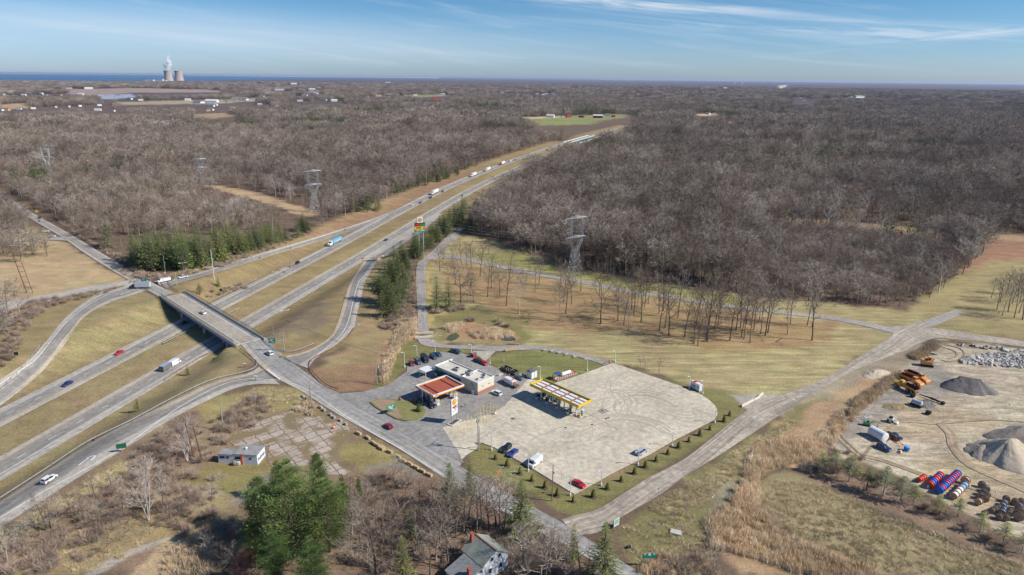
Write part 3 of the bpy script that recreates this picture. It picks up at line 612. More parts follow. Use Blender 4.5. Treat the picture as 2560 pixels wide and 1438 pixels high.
TWIG = bark_mat('bare_twigs', [C(190, 176, 160), C(128, 111, 98), C(206, 194, 178), C(150, 126, 110), C(112, 98, 88), C(182, 168, 154)])
PALE = bark_mat('pale_bark', [C(206, 196, 184), C(190, 180, 168)])
BRUSH = bark_mat('brush_twigs', [C(186, 164, 144), C(158, 138, 122), C(204, 180, 158), C(170, 154, 140)])
REDB = bark_mat('red_twigs', [C(176, 96, 84), C(160, 84, 76)])
REED = bark_mat('dry_reeds', [C(246, 220, 182), C(232, 204, 168), C(252, 234, 202)])
STRAW = bark_mat('dry_straw', [C(220, 202, 160), C(198, 180, 140), C(234, 218, 180), C(184, 168, 126)])
NEEDLE = bark_mat('spruce_needles', [C(128, 142, 76), C(108, 126, 70), C(146, 152, 84), C(118, 132, 82)])
PINEN = bark_mat('pine_needles', [C(116, 138, 76), C(96, 122, 68), C(132, 148, 84), C(106, 128, 78)])
DARKN = bark_mat('dark_needles', [C(106, 120, 70), C(92, 108, 66), C(122, 130, 76)])
ARBN = bark_mat('arborvitae', [C(104, 102, 52), C(92, 92, 48), C(118, 110, 58)])
RUSTN = bark_mat('rusty_foliage', [C(150, 100, 66), C(140, 92, 60)])
PTRUNK = bark_mat('conifer_bark', [C(120, 104, 90), C(104, 90, 80)])
def segs_mesh(name, P0, P1, R0, R1, n, m, extra=None):
    P0 = np.array(P0, float); P1 = np.array(P1, float); R0 = np.array(R0)[:, None]; R1 = np.array(R1)[:, None]; d = P1-P0; d /= np.linalg.norm(d, axis=1)[:, None]+1e-9
    a = np.cross(d, RNG.normal(size=d.shape)); a /= np.linalg.norm(a, axis=1)[:, None]+1e-9; b = np.cross(d, a); k = len(P0)
    if n == 1:      # twigs: one slim blade each
        V = np.stack([P0-a*R0, P0+a*R0, P1+a*R1, P1-a*R1], 1).reshape(-1, 3); F = np.arange(4*k).reshape(k, 4)
    else:
        ring = [(a*cos(2*pi*i/n)+b*sin(2*pi*i/n)) for i in range(n)]
        V = np.stack([P0+q*R0 for q in ring]+[P1+q*R1 for q in ring], 1).reshape(-1, 3)
        F = np.concatenate([np.stack([np.arange(k)*2*n+i, np.arange(k)*2*n+(i+1) % n, np.arange(k)*2*n+n+(i+1) % n, np.arange(k)*2*n+n+i], 1) for i in range(n)])
    return V, F
def join(parts):
    V = []; F = []; o = 0
    for v, f in parts: V.append(v); F.append(f+o); o += len(v)
    return np.concatenate(V), np.concatenate(F)
def bare_tree(H, R, lv, seed, tw=.03, fork=.35, lean=0, stems=1, upness=.9):
    """returns (trunk V,F), (twig V,F); lv = children per level"""
    rn = random.Random(seed); big = ([], [], [], []); tw_ = ([], [], [], [])
    def put(t, a, b, r0, r1): t[0].append(a); t[1].append(b); t[2].append(r0); t[3].append(r1)
    def perp(d):
        v = Vector((rn.gauss(0, 1), rn.gauss(0, 1), rn.gauss(0, 1))); v = v-d*v.dot(d); return v.normalized()
    def grow(p, d, L_, r, k):
        last = k >= len(lv); ns = 2 if last else 3; q = p; pts = [p]
        for i in range(ns):
            d = (d+perp(d)*.16+Vector((0, 0, .10*upness))).normalized(); q2 = q+d*(L_/ns)
            put(tw_ if k >= 2 else big, q, q2, r*(1-.28*i/ns*2) if not last else r, max(r*(1-.28*(i+1)/ns*2), tw*.5)); q = q2; pts.append(q)
        if last: return
        c = lv[k]
        for j in range(c):
            t = (j+.6+rn.random()*.5)/c; t = .25+.75*min(t, 1); f = t*ns; i = min(int(f), ns-1); b0 = pts[i].lerp(pts[i+1], f-i)
            nd = (d*(.75+.3*rn.random())+perp(d)*(.75+.3*rn.random())).normalized(); nd.z = max(nd.z, -.15); grow(b0, nd, L_*(.42+.28*rn.random())*(1.15-.4*t), max(r*.5, tw), k+1)
    for s in range(stems):
        a0 = rn.random()*6.28; sp = 0 if stems == 1 else .22
        d = Vector((cos(a0)*sp+lean, sin(a0)*sp, 1)).normalized(); p = Vector((0, 0, -.3)); r = H*.013*(1 if stems == 1 else .75); n = 7; pts = [p]; r *= 1.2; rs = [r*1.25]; dd = d
        for i in range(n):
            dd = (dd+perp(dd)*.05).normalized(); p = p+dd*(H*.86/n); pts.append(p); rs.append(r*(1-.11*(i+1)))
        for i in range(n): put(big, pts[i], pts[i+1], rs[i], rs[i+1])
        c = lv[0]
        for j in range(c):
            t = fork+(1-fork)*(j+rn.random()*.8)/c; f = min(t, .999)*n; i = int(f); b0 = pts[i].lerp(pts[i+1], f-i)
            a = j*2.4+rn.random(); up = .30+(.35+.6*max(0, upness))*t; nd = Vector((cos(a), sin(a), up)).normalized()
            ln = R*(1.15-.55*abs(t-.55)*1.5)*(.8+.4*rn.random()); grow(b0, nd, ln, max(rs[i]*.55, tw), 1)
    v1 = segs_mesh('', *big, 4, None); v2 = segs_mesh('', *tw_, 1, None) if tw_[0] else None
    return v1, v2
def spray(P, D, Lh, Wd):
    P = np.array(P); D = np.array(D, float); D /= np.linalg.norm(D, axis=1)[:, None]; Lh = np.array(Lh)[:, None]; Wd = np.array(Wd)[:, None]
    up = np.array([0, 0, 1.])+RNG.normal(size=P.shape)*.45; s = np.cross(D, up); s /= np.linalg.norm(s, axis=1)[:, None]+1e-9
    V = np.stack([P, P+D*Lh*.55-s*Wd, P+D*Lh, P+D*Lh*.5+s*Wd], 1).reshape(-1, 3); return V, np.arange(4*len(P)).reshape(-1, 4)
def conifer(H, R, whorls, nb, ns, seed, kind='spruce', z0=.1, size=1.0):
    rn = random.Random(seed); P = []; D = []; Ls = []; Wd = []; br = ([], [], [], [])
    for w in range(whorls):
        t = (w+rn.random()*.6)/whorls; z = H*(z0+(1-z0)*t)
        if kind == 'spruce': rad = R*(1-t)**.85+.12*R*(1-t)+.15
        elif kind == 'arb': rad = R*math.sqrt(max(0, 1-(t*1.02)**1.6))*.9+.05
        else: rad = R*(min(1, .5+1.8*t) if t < .3 else (1-((t-.3)/.7)**1.25))*(.6+.7*rn.random())+.35
        a0 = rn.random()*6.28
        for b in range(nb):
            a = a0+b*2*pi/nb+rn.uniform(-.35, .35); ln = rad*(.72+.5*rn.random()); el = (-.22+.5*t if kind == 'spruce' else .12+.5*t) if kind != 'arb' else .9
            d = Vector((cos(a), sin(a), el)).normalized(); o = Vector((0, 0, z)); tip = o+d*ln
            if ln > 1.2 and kind != 'arb': br[0].append(o); br[1].append(tip); br[2].append(.05*ln/3+.02); br[3].append(.015)
            for s in range(ns):
                f = (.18 if kind != 'pine' else .4)+(.86 if kind != 'pine' else .62)*(s+rn.random())/ns; p = o.lerp(tip, f)
                if kind == 'spruce': p.z += .12*ln*f*f-.05*ln
                sd_ = rn.choice((-1, 1)); side = Vector((-sin(a), cos(a), 0))*sd_
                if kind == 'pine': q = d*.8+side*rn.uniform(0, .8)+Vector((0, 0, rn.uniform(.0, .8))); p = p+Vector((rn.gauss(0, .2), rn.gauss(0, .2), rn.gauss(0, .035)))*ln
                elif kind == 'arb': q = d+Vector((0, 0, 1.2)); p = p+Vector((rn.gauss(0, .05), rn.gauss(0, .05), 0))
                else: q = d*.8+side*rn.uniform(.1, .9)+Vector((0, 0, rn.uniform(-.45, .1)))
                P.append(tuple(p)); D.append(tuple(q)); L0 = (.55+.5*rn.random())*size*max(.45, min(ln/3, 1.15))*(.9 if kind != 'arb' else .6); Ls.append(L0); Wd.append(L0*(.22 if kind != 'pine' else .23))
    crown = spray(P, D, Ls, Wd)
    tr = segs_mesh('', [(0, 0, -.3), (0, 0, H*.5)]+br[0], [(0, 0, H*.5), (0, 0, H*.97)]+br[1], [H*.018, H*.011]+br[2], [H*.011, .02]+br[3], 4, None)
    return tr, crown
LIB = bpy.data.collections.new('plant_library')
def lib_obj(name, parts_mats):
    """one merged source mesh for scattered masses"""
    V = []; F = []; MI = []; o = 0
    for i, ((v, f), m) in enumerate(parts_mats): V.append(v); F.append(f+o); MI += [i]*len(f); o += len(v)
    me = np_mesh(name, np.concatenate(V), np.concatenate(F), [m for _, m in parts_mats]); me.polygons.foreach_set('material_index', MI)
    ob = bpy.data.objects.new(name, me); return ob
def scatter(name, label, cat, pts, scl, rot, idx, sources, sz=None):
    """a mass nobody could count: one object, instances on points"""
    coll = bpy.data.collections.new(name+'_sources')
    for i, s in enumerate(sources):
        c = s.copy(); c.name = f'{name}_{i:02d}'; coll.objects.link(c)
    me = bpy.data.meshes.new(name); n = len(pts); me.vertices.add(n); me.vertices.foreach_set('co', np.asarray(pts, np.float32).ravel())
    sz = scl if sz is None else sz
    for nm, ty, key, arr in (('scl', 'FLOAT_VECTOR', 'vector', np.stack([scl, scl, sz], 1)), ('rot', 'FLOAT_VECTOR', 'vector', np.stack([RNG.normal(size=n)*.03, RNG.normal(size=n)*.03, rot], 1)), ('idx', 'INT', 'value', idx)):
        a = me.attributes.new(nm, ty, 'POINT'); a.data.foreach_set(key, np.asarray(arr, np.int32 if ty == 'INT' else np.float32).ravel())
    o = bpy.data.objects.new(name, me); COL.objects.link(o); o['kind'] = 'stuff'; o['label'] = label; o['category'] = cat
    ng = bpy.data.node_groups.new(name, 'GeometryNodeTree'); ng.interface.new_socket('Geometry', in_out='INPUT', socket_type='NodeSocketGeometry'); ng.interface.new_socket('Geometry', in_out='OUTPUT', socket_type='NodeSocketGeometry')
    N = ng.nodes; L = ng.links; gi = N.new('NodeGroupInput'); go = N.new('NodeGroupOutput'); m2p = N.new('GeometryNodeMeshToPoints'); ci = N.new('GeometryNodeCollectionInfo'); ci.inputs[0].default_value = coll
    ci.inputs['Separate Children'].default_value = True; ci.inputs['Reset Children'].default_value = True
    iop = N.new('GeometryNodeInstanceOnPoints'); iop.inputs['Pick Instance'].default_value = True
    L.new(gi.outputs[0], m2p.inputs['Mesh']); L.new(m2p.outputs[0], iop.inputs['Points']); L.new(ci.outputs[0], iop.inputs['Instance'])
    for nm, ty, sk in (('idx', 'INT', 'Instance Index'), ('rot', 'FLOAT_VECTOR', 'Rotation'), ('scl', 'FLOAT_VECTOR', 'Scale')):
        a = N.new('GeometryNodeInputNamedAttribute'); a.data_type = ty; a.inputs[0].default_value = nm; L.new(a.outputs[0], iop.inputs[sk])
    L.new(iop.outputs[0], go.inputs[0]); md = o.modifiers.new('scatter', 'NODES'); md.node_group = ng; return o
# source shapes
BT0 = [bare_tree(20, 5.2, (11, 6, 5), 11+i, .042, fork=.40) for i in range(4)]
BT0W = [bare_tree(20, 7.5, (9, 7, 6), 31+i, .038, fork=.25) for i in range(2)]
BT1 = [bare_tree(16.5, 4.8, (12, 6, 6), 51+i, .042, fork=.36, upness=.35) for i in range(4)]
BT2 = [bare_tree(15.5, 5.0, (11, 6, 4), 71+i, .07, fork=.34, upness=.3) for i in range(4)]
BT3 = [bare_tree(14.5, 6.2, (11, 6), 91+i, .17, fork=.3, upness=.2) for i in range(4)]
def clump(seed):
    rn = random.Random(seed); parts = []
    for k in range(14):
        v, f = join([q for q in BT3[rn.randrange(4)] if q is not None]); a = rn.random()*6.28; s = rn.uniform(.75, 1.25)
        x = v[:, 0]*cos(a)-v[:, 1]*sin(a); y = v[:, 0]*sin(a)+v[:, 1]*cos(a); v2 = np.stack([x*s+rn.uniform(-19, 19), y*s+rn.uniform(-19, 19), v[:, 2]*s], 1); parts.append((v2, f))
    return join(parts)
S_BT1 = [lib_obj('bare_tree_mid', [(t[0], BARK), (t[1], TWIG)]) for t in BT1]
S_BT1.append(lib_obj('pale_tree_mid', [(t, PALE) for t in bare_tree(18, 5, (8, 4, 3), 202, .05, fork=.35)]))
S_BT2 = [lib_obj('bare_tree_far', [(t[0], BARK), (t[1], TWIG)]) for t in BT2]
S_BT3 = [lib_obj('bare_tree_farther', [(t[0], BARK), (t[1], TWIG)]) for t in BT3]
S_CL = [lib_obj('bare_clump', [(clump(i), TWIG)]) for i in range(4)]
S_SHR = []
for i in range(4):     # thicket shrub
    rn = np.random.default_rng(i+5); k = 150; a = rn.random(k)*6.28; e = rn.uniform(.25, 1.4, k); ln = rn.uniform(1.2, 3.0, k)
    p0 = np.stack([rn.normal(0, .5, k), rn.normal(0, .5, k), rn.uniform(0, 1.4, k)], 1); d = np.stack([np.cos(a)*np.cos(e), np.sin(a)*np.cos(e), np.sin(e)], 1)
    S_SHR.append(lib_obj('thicket_shrub', [(segs_mesh('', p0, p0+d*ln[:, None], np.full(k, .045), np.full(k, .015), 1, None), BRUSH)]))
S_REED = []
for i in range(3):
    rn = np.random.default_rng(i+25); k = 70; p0 = np.stack([rn.normal(0, .8, k), rn.normal(0, .8, k), np.zeros(k)], 1); d = np.stack([rn.normal(0, .16, k), rn.normal(0, .16, k), np.ones(k)], 1)
    S_REED.append(lib_obj('reed_tuft', [(segs_mesh('', p0, p0+d*rn.uniform(1.4, 2.6, k)[:, None], np.full(k, .05), np.full(k, .035), 1, None), REED)]))
S_STRAW = []
for i in range(3):
    rn = np.random.default_rng(i+45); k = 60; p0 = np.stack([rn.normal(0, .5, k), rn.normal(0, .5, k), np.zeros(k)], 1); d = np.stack([rn.normal(0, .7, k), rn.normal(0, .7, k), np.ones(k)*.8], 1)
    S_STRAW.append(lib_obj('straw_tuft', [(segs_mesh('', p0, p0+d*rn.uniform(.35, .8, k)[:, None], np.full(k, .04), np.full(k, .015), 1, None), STRAW)]))
CF1 = [conifer(14, 3.0, 20, 7, 11, 5+i, 'spruce' if i != 2 else 'pine', size=.85) for i in range(4)]
CF2 = [conifer(14, 3.4, 9, 5, 3, 15+i, 'spruce' if i % 2 else 'pine', size=2.4) for i in range(3)]
S_CF2 = [lib_obj('conifer_far', [(t[0], PTRUNK), (t[1], DARKN)]) for t in CF2]
# where woods stand: everything beyond the open ground
OPEN = poly_world([(-400,470),(-80,474),(0,470),(60,498),(150,552),(250,620),(300,640),(320,650),(430,700),(500,672),(640,622),(780,578),(900,535),(1040,478),(1175,428),(1260,394),(1340,370),(1400,350),(1560,312),(1572,325),(1530,347),(1470,376),(1400,400),(1290,436),(1205,474),(1175,500),(1130,532),(1080,575),(1000,630),(950,680),(925,760),(925,830),(960,850),(1035,800),(1035,690),(1050,648),(1090,605),(1125,575),(1150,560),(1168,576),(1260,612),(1420,668),(1600,702),(1920,745),(2250,777),(2340,745),(2400,692),(2440,660),(2450,600),(2520,588),(2700,588),(2900,600),(2900,1500),(3400,3000),(-1500,3000),(-400,1000),(-400,700)], 60)
GAPS = [poly_world(p) for p in ([(500,462),(560,464),(660,483),(730,508),(800,528),(800,543),(735,533),(640,502),(560,480)], [(1960,552),(1990,545),(2080,550),(2250,565),(2560,588),(2700,592),(2700,606),(2560,606),(2300,592),(2080,572)], [(1270,538),(1300,524),(1350,537),(1330,548)],
        [(1300,294),(1420,290),(1560,285),(1600,291),(1540,305),(1480,314),(1350,316)], [(160,224),(330,220),(560,226),(540,232),(330,233),(230,241),(170,236)], [(240,238),(330,236),(345,243),(260,249)], [(480,250),(560,248),(640,244),(640,252),(560,259),(490,260)], [(0,262),(60,258),(80,268),(0,276)], [(480,286),(560,282),(600,290),(540,296),(490,294)], [(1740,286),(1790,284),(1780,291),(1745,291)], [(290,254),(420,250),(640,246),(630,255),(400,263),(300,263)], [(1640,438),(1700,434),(1710,448),(1650,450)], [(1946,214),(1970,212),(1960,221),(1944,222)], [(2126,241),(2165,240),(2160,246),(2128,246)], [(1020,238),(1110,236),(1120,241),(1030,245)])]
LOWB = poly_world([(-200,485),(0,500),(100,556),(160,600),(160,700),(0,760),(-200,960)])
YOUNG = poly_world([(1900,560),(2000,575),(2250,600),(2440,640),(2400,690),(2330,745),(2240,775),(1960,745),(1860,735),(1880,650)])
LOWL = poly_world([(-100,470),(0,480),(60,500),(150,552),(250,620),(300,640),(420,640),(560,610),(700,570),(830,545),(830,505),(740,480),(600,440),(520,425),(380,430),(100,405),(-100,400)])
HOUSES = FAR_HOUSES
HGAPS = []
for (px, py, *_r) in HOUSES:
    g = G(px, py); r_ = hypot(g[0], g[1]); u_ = (g[0]/r_, g[1]/r_); w_ = 22+r_*.008; HGAPS.append(np.array([(g[0]*b+a*u_[1]*w_, g[1]*b-a*u_[0]*w_) for a, b in ((-1, .82), (1, .82), (1, 1.0+30/r_), (-1, 1.0+30/r_))]))
def in_wood(x, y):
    m = ~inside(OPEN, x, y)
    for s_ in (1.0, 1.045, 1.09, 1.13, 1.17, 1.21):
      for gi, g in enumerate(GAPS+(HGAPS if s_ == 1.0 else [])):
        if s_ > (1.14 if gi == 0 else 1.01 if gi in (1, 2) else 1.13 if gi == 11 else 2): continue
        k = (x*s_ > g[:, 0].min()) & (x*s_ < g[:, 0].max()) & (y*s_ > g[:, 1].min()) & (y*s_ < g[:, 1].max())
        if k.any(): ii = np.nonzero(k)[0]; m[ii] &= ~inside(g, x[ii]*s_, y[ii]*s_)
    for g in []:
        k = (x > g[:, 0].min()) & (x < g[:, 0].max()) & (y > g[:, 1].min()) & (y < g[:, 1].max())
        if k.any(): ii = np.nonzero(k)[0]; m[ii] &= ~inside(g, x[ii], y[ii])
    m &= (np.abs(hoff(x, y)) > 46) | (y > 1850)
    m &= ~in_lake(x, y); return m
def in_poly_pts(pts, area, seed=0):
    P = poly_world(pts); bb = (P[:, 0].max()-P[:, 0].min())*(P[:, 1].max()-P[:, 1].min()); n = int(bb/area); x = RNG.uniform(P[:, 0].min(), P[:, 0].max(), n); y = RNG.uniform(P[:, 1].min(), P[:, 1].max(), n); m = inside(P, x, y); return x[m], y[m]
def ring(r0, r1, area, a0=-44, a1=44):
    n = int((radians(a1)-radians(a0))*.5*(r1*r1-r0*r0)/area); r = np.sqrt(RNG.uniform(r0*r0, r1*r1, n)); a = RNG.uniform(radians(a0), radians(a1), n); return r*np.sin(a), r*np.cos(a)
BELT = poly_world([(900,830),(900,740),(935,670),(1000,612),(1075,560),(1150,500),(1205,470),(1240,490),(1200,560),(1130,600),(1060,650),(1040,700),(1040,820),(1000,850),(940,860)])
CZONE = poly_world([(265,610),(300,665),(420,702),(560,668),(700,622),(800,590),(770,556),(640,590),(500,590),(400,600),(310,590)])
def wood(x, y):
    m = in_wood(x, y) & ~inside(BELT, x, y) & ~inside(CZONE, x, y); return x[m], y[m]
def hgtv(x, y): return np.asarray(hgt(x, y))
bx, by = [], []
rx = []
for r0, r1, ar in ((230, 480, 46), (480, 900, 50), (900, 1700, 66), (1700, 4200, 112)):
    x, y = wood(*ring(r0, r1, ar, -46 if r0 < 900 else -43, 46 if r0 < 900 else 43)); rx.append((x, y))
def evergreen_mask(x, y):
    r = np.hypot(x, y); return fnoise(x/120.+3, y/230.+8, 3) > .655
near_x = np.concatenate([rx[0][0], rx[1][0]]); near_y = np.concatenate([rx[0][1], rx[1][1]])
px_near = np.array([PX(a, b, 0) for a, b in zip(near_x, near_y)]); vis = (px_near[:, 0] > -10) & (px_near[:, 0] < 2570)
order = np.argsort(np.where(vis, np.hypot(near_x, near_y), 1e9)); N_IND = 150
ind = order[:N_IND]; rest = np.setdiff1d(np.arange(len(near_x)), ind)
def scl_for(x, y, base):
    s = base*RNG.uniform(.58, 1.38, len(x))*(.62+.85*fnoise(x/80., y/110., 3)); yg = inside(YOUNG, x, y); s = np.where(yg, s*.55, s); lw = inside(LOWL, x, y); lw |= inside(LOWB, x, y); return np.where(lw, s*.66, s)
x, y = near_x[rest], near_y[rest]
_xy = [in_poly_pts(p, a) for p, a in (([(1880,575),(1960,565),(2250,605),(2500,615),(2440,660),(2400,690),(2330,742),(2240,772),(1960,742),(1870,730)], 34), ([(-120,505),(0,518),(50,548),(78,566),(70,586),(-120,590)], 40), ([(-120,612),(50,612),(100,618),(125,640),(112,652),(0,662),(-120,668)], 44), ([(-60,800),(20,780),(60,790),(20,860),(-60,930)], 60), ([(1180,560),(1260,605),(1420,660),(1600,695),(1900,735),(1900,700),(1500,640),(1250,560)], 70))]
x = np.concatenate([x]+[q[0] for q in _xy]); y = np.concatenate([y]+[q[1] for q in _xy])
scatter('bare_woodland', 'grey brown leafless woodland beyond the mown field and along both sides of the motorway', 'woodland', np.stack([x, y, hgtv(x, y)], 1), scl_for(x, y, 1.12), RNG.uniform(0, 6.28, len(x)), np.where(RNG.random(len(x)) < .035, 4, RNG.integers(0, 4, len(x))), S_BT1)
x, y = rx[2]; scatter('bare_woodland_beyond', 'grey brown leafless woodland in the middle distance', 'woodland', np.stack([x, y, hgtv(x, y)], 1), scl_for(x, y, 1.05), RNG.uniform(0, 6.28, len(x)), RNG.integers(0, 4, len(x)), S_BT2)
x, y = rx[3]; e = evergreen_mask(x, y)
x1, y1 = x[~e], y[~e]; scatter('distant_woodland', 'purplish brown leafless woodland reaching towards the horizon', 'woodland', np.stack([x1, y1, hgtv(x1, y1)], 1), scl_for(x1, y1, 1.1), RNG.uniform(0, 6.28, len(x1)), RNG.integers(0, 4, len(x1)), S_BT3)
x2, y2 = x[e], y[e]; pick = RNG.random(len(x2)) < .5; x2, y2 = x2[pick], y2[pick]; xs_, ys_ = wood(*ring(520, 2600, 3000)); kk_ = fnoise(xs_/150., ys_/150., 2) > .5; xs_, ys_ = xs_[kk_], ys_[kk_]; cl_ = [(g_[0], g_[1]) for g_ in [G(px+RNG.normal()*w*.4, py+RNG.normal()*3) for px, py, w, n in ((420,395,60,26),(520,330,200,40),(850,330,160,36),(60,385,60,14),(1000,300,120,20),(210,395,60,10),(1180,275,60,14),(1090,275,40,8),(700,265,80,14),(850,255,90,18),(1450,245,50,10),(1300,268,50,10),(2080,300,100,12),(2400,330,60,8),(1750,275,50,10),(600,255,60,10)) for _ in range(n)]]; xs_ = np.concatenate([xs_, [q[0] for q in cl_]]); ys_ = np.concatenate([ys_, [q[1] for q in cl_]]); x2 = np.concatenate([x2, xs_]); y2 = np.concatenate([y2, ys_])
x3, y3 = rx[2]; e3 = evergreen_mask(x3, y3) & (RNG.random(len(x3)) < .35); x2 = np.concatenate([x2, x3[e3]+3]); y2 = np.concatenate([y2, y3[e3]+3])
scatter('distant_evergreens', 'dark green evergreens in patches of the distant woodland', 'woodland', np.stack([x2, y2, hgtv(x2, y2)], 1), RNG.uniform(.9, 1.5, len(x2)), RNG.uniform(0, 6.28, len(x2)), RNG.integers(0, 3, len(x2)), S_CF2)
x, y = wood(*ring(4200, 11500, 1500, -42, 42)); scatter('horizon_woodland', 'hazy woodland below the horizon and the lake', 'woodland', np.stack([x, y, hgtv(x, y)], 1), RNG.uniform(.8, 1.3, len(x)), RNG.uniform(0, 6.28, len(x)), RNG.integers(0, 4, len(x)), S_CL)
# undergrowth, thickets, reeds
def scatter_polys(name, label, cat, polys, sources, smin, smax, zs=1.0):
    X = []; Y = []
    for pts, area in polys: x, y = in_poly_pts(pts, area); X.append(x); Y.append(y)
    x = np.concatenate(X); y = np.concatenate(Y); s = RNG.uniform(smin, smax, len(x)); return scatter(name, label, cat, np.stack([x, y, hgtv(x, y)], 1), s, RNG.uniform(0, 6.28, len(x)), RNG.integers(0, len(sources), len(x)), sources, sz=s*zs*RNG.uniform(.8, 1.2, len(x)))
scatter_polys('thicket', 'brown leafless thickets and scrub on rough ground beside the roads', 'scrub', [
    ([(335,1135),(380,1100),(440,1070),(500,1060),(540,1150),(440,1170),(370,1190),(330,1170)], 5), ([(20,1345),(130,1290),(240,1240),(330,1200),(380,1260),(330,1320),(200,1360),(60,1400)], 9), ([(-30,1400),(120,1350),(260,1330),(240,1390),(100,1440),(-30,1440)], 7), ([(400,1180),(520,1180),(560,1240),(470,1290),(400,1250)], 12), ([(180,1262),(250,1215),(340,1240),(400,1265),(330,1300),(220,1330),(150,1300)], 6), ([(-20,1360),(130,1330),(170,1370),(120,1440),(-20,1440)], 4),
    ([(330,1180),(420,1190),(560,1290),(600,1360),(560,1430),(480,1360),(380,1320)], 6), ([(520,1060),(560,1040),(640,990),(680,1020),(650,1060),(600,1080),(540,1085)], 3), ([(515,1105),(560,1090),(575,1110),(530,1120)], 3),
    ([(870,1200),(960,1190),(1080,1230),(1120,1300),(1060,1400),(960,1440),(860,1400),(820,1280)], 4.5), ([(1090,1290),(1200,1300),(1280,1360),(1300,1440),(1120,1440),(1080,1360)], 6), ([(-60,800),(40,775),(75,760),(130,752),(105,790),(60,830),(40,900),(-60,960)], 6),
    ([(40,770),(100,752),(220,733),(290,722),(285,730),(200,750),(100,778)], 6), ([(950,820),(1000,700),(1035,690),(1040,790),(1000,830)], 5), ([(300,690),(420,708),(420,700),(560,668),(640,640),(780,585),(760,575),(560,650),(420,690),(300,668)], 9),
    ([(150,560),(250,625),(300,655),(300,640),(220,600),(140,545)], 8), ([(1250,612),(1420,665),(1600,700),(1900,742),(1900,730),(1600,686),(1420,652)], 14), ([(1900,700),(1960,640),(2240,640),(2430,650),(2400,690),(2330,740),(2240,770),(1960,745)], 30), ([(1150,800),(1250,800),(1290,830),(1200,810)], 12),
    ([(1990,1180),(2050,1150),(2140,1165),(2140,1200),(2040,1190)], 5), ([(2100,1180),(2560,1400),(2560,1385),(2260,1240),(2150,1170)], 10), ([(1640,1400),(1680,1385),(1740,1400),(1800,1438),(1650,1440)], 6), ([(1290,1290),(1370,1330),(1450,1400),(1480,1440),(1300,1440)], 7), ([(1070,770),(1160,765),(1165,780),(1080,785)], 3),
    ([(2060,1125),(2130,1135),(2180,1165),(2080,1150)], 4), ([(660,690),(760,650),(765,660),(670,705)], 60), ([(500,735),(600,712),(620,722),(520,745)], 14)], S_SHR, .45, 1.0, .85)
scatter_polys('reeds', 'tan dry reeds standing in belts along ditches and pond edges', 'reeds', [
    ([(2040,1100),(2120,1015),(2230,938),(2250,930),(2255,945),(2150,1030),(2080,1110),(2050,1170),(2000,1180)], 2.0), ([(1890,1125),(1960,1095),(2040,1100),(2040,1150),(1960,1165),(1915,1180),(1892,1215),(1900,1275),(1960,1342),(2080,1395),(2175,1425),(2220,1448),(2050,1448),(1900,1402),(1785,1370),(1760,1315),(1815,1270),(1845,1215)], 1.5),
    ([(1590,1440),(1640,1385),(1720,1400),(1800,1440)], 2), ([(985,850),(1000,800),(1040,800),(1044,835),(1000,870),(975,930),(960,960),(948,930)], 1.8), ([(1105,820),(1150,812),(1175,822),(1130,832)], 1.4), ([(1170,830),(1230,822),(1285,838),(1270,846),(1190,850)], 1.5), ([(2270,890),(2330,862),(2360,868),(2290,905)], 1.8), ([(400,1440),(440,1360),(500,1335),(560,1370),(520,1440)], 2.0), ([(740,1010),(800,1015),(780,1040),(740,1030)], 3), ([(930,640),(960,640),(950,655)], 9)], S_REED, .5, .9)
scatter_polys('dry_grass', 'matted dry straw grass in the basin and on rough verges', 'grass', [
    ([(1930,1200),(2040,1210),(2240,1290),(2440,1370),(2640,1450),(2560,1500),(2250,1440),(2080,1380),(1960,1320),(1910,1260)], 2.2), ([(1620,1270),(1760,1190),(1900,1090),(1985,1050),(1985,1070),(1890,1150),(1760,1250),(1680,1300)], 1.2), ([(1560,1320),(1700,1290),(1800,1300),(1780,1400),(1600,1400)], 3), ([(0,1340),(150,1250),(300,1155),(330,1165),(180,1280),(20,1380)], 2), ([(540,1030),(640,970),(740,972),(760,1000),(640,1010)], 2.2), ([(60,1400),(300,1300),(420,1300),(300,1400),(180,1440)], 2.5)], S_STRAW, .6, 1.1)
# ---- individual trees
def part_mesh(vf, m, name): return np_mesh(name, vf[0], vf[1], m)
BARE_M = [(part_mesh(t[0], BARK, 'trunk'), part_mesh(t[1], TWIG, 'crown')) for t in BT0+BT0W]
BARE1_M = [(part_mesh(t[0], BARK, 'trunk'), part_mesh(t[1], TWIG, 'crown')) for t in BT1]
def tree(name, meshes, x, y, s, rz, label, group=None, cat='tree', sz=None, z=None):
    r = thing(name, label, cat, (x, y, float(hgt(x, y)) if z is None else z), rz, group); r.scale = (s, s, sz or s)
    for nm, me in (('trunk', meshes[0]), ('crown', meshes[1])):
        o = bpy.data.objects.new(nm, me); COL.objects.link(o); o.parent = r
    return r
for k in ind:
    x, y = near_x[k], near_y[k]; s = float(scl_for(np.array([x]), np.array([y]), 1.1)[0])
    lf_ = x < float(hx(y))
    tree('bare_tree', BARE1_M[k % 4], x, y, s, random.random()*6.28, 'leafless tree at the near edge of the wood beside the motorway' if lf_ else 'leafless grey tree in the front rows of the wood beyond the grass field', 'leafless trees along the left wood edge' if lf_ else 'leafless trees along the wood edge')
def c5(x, y): return (1000+x/4.493, 560+y/4.493)
def c6(x, y): return (1500+x/4.267, 600+y/4.267)
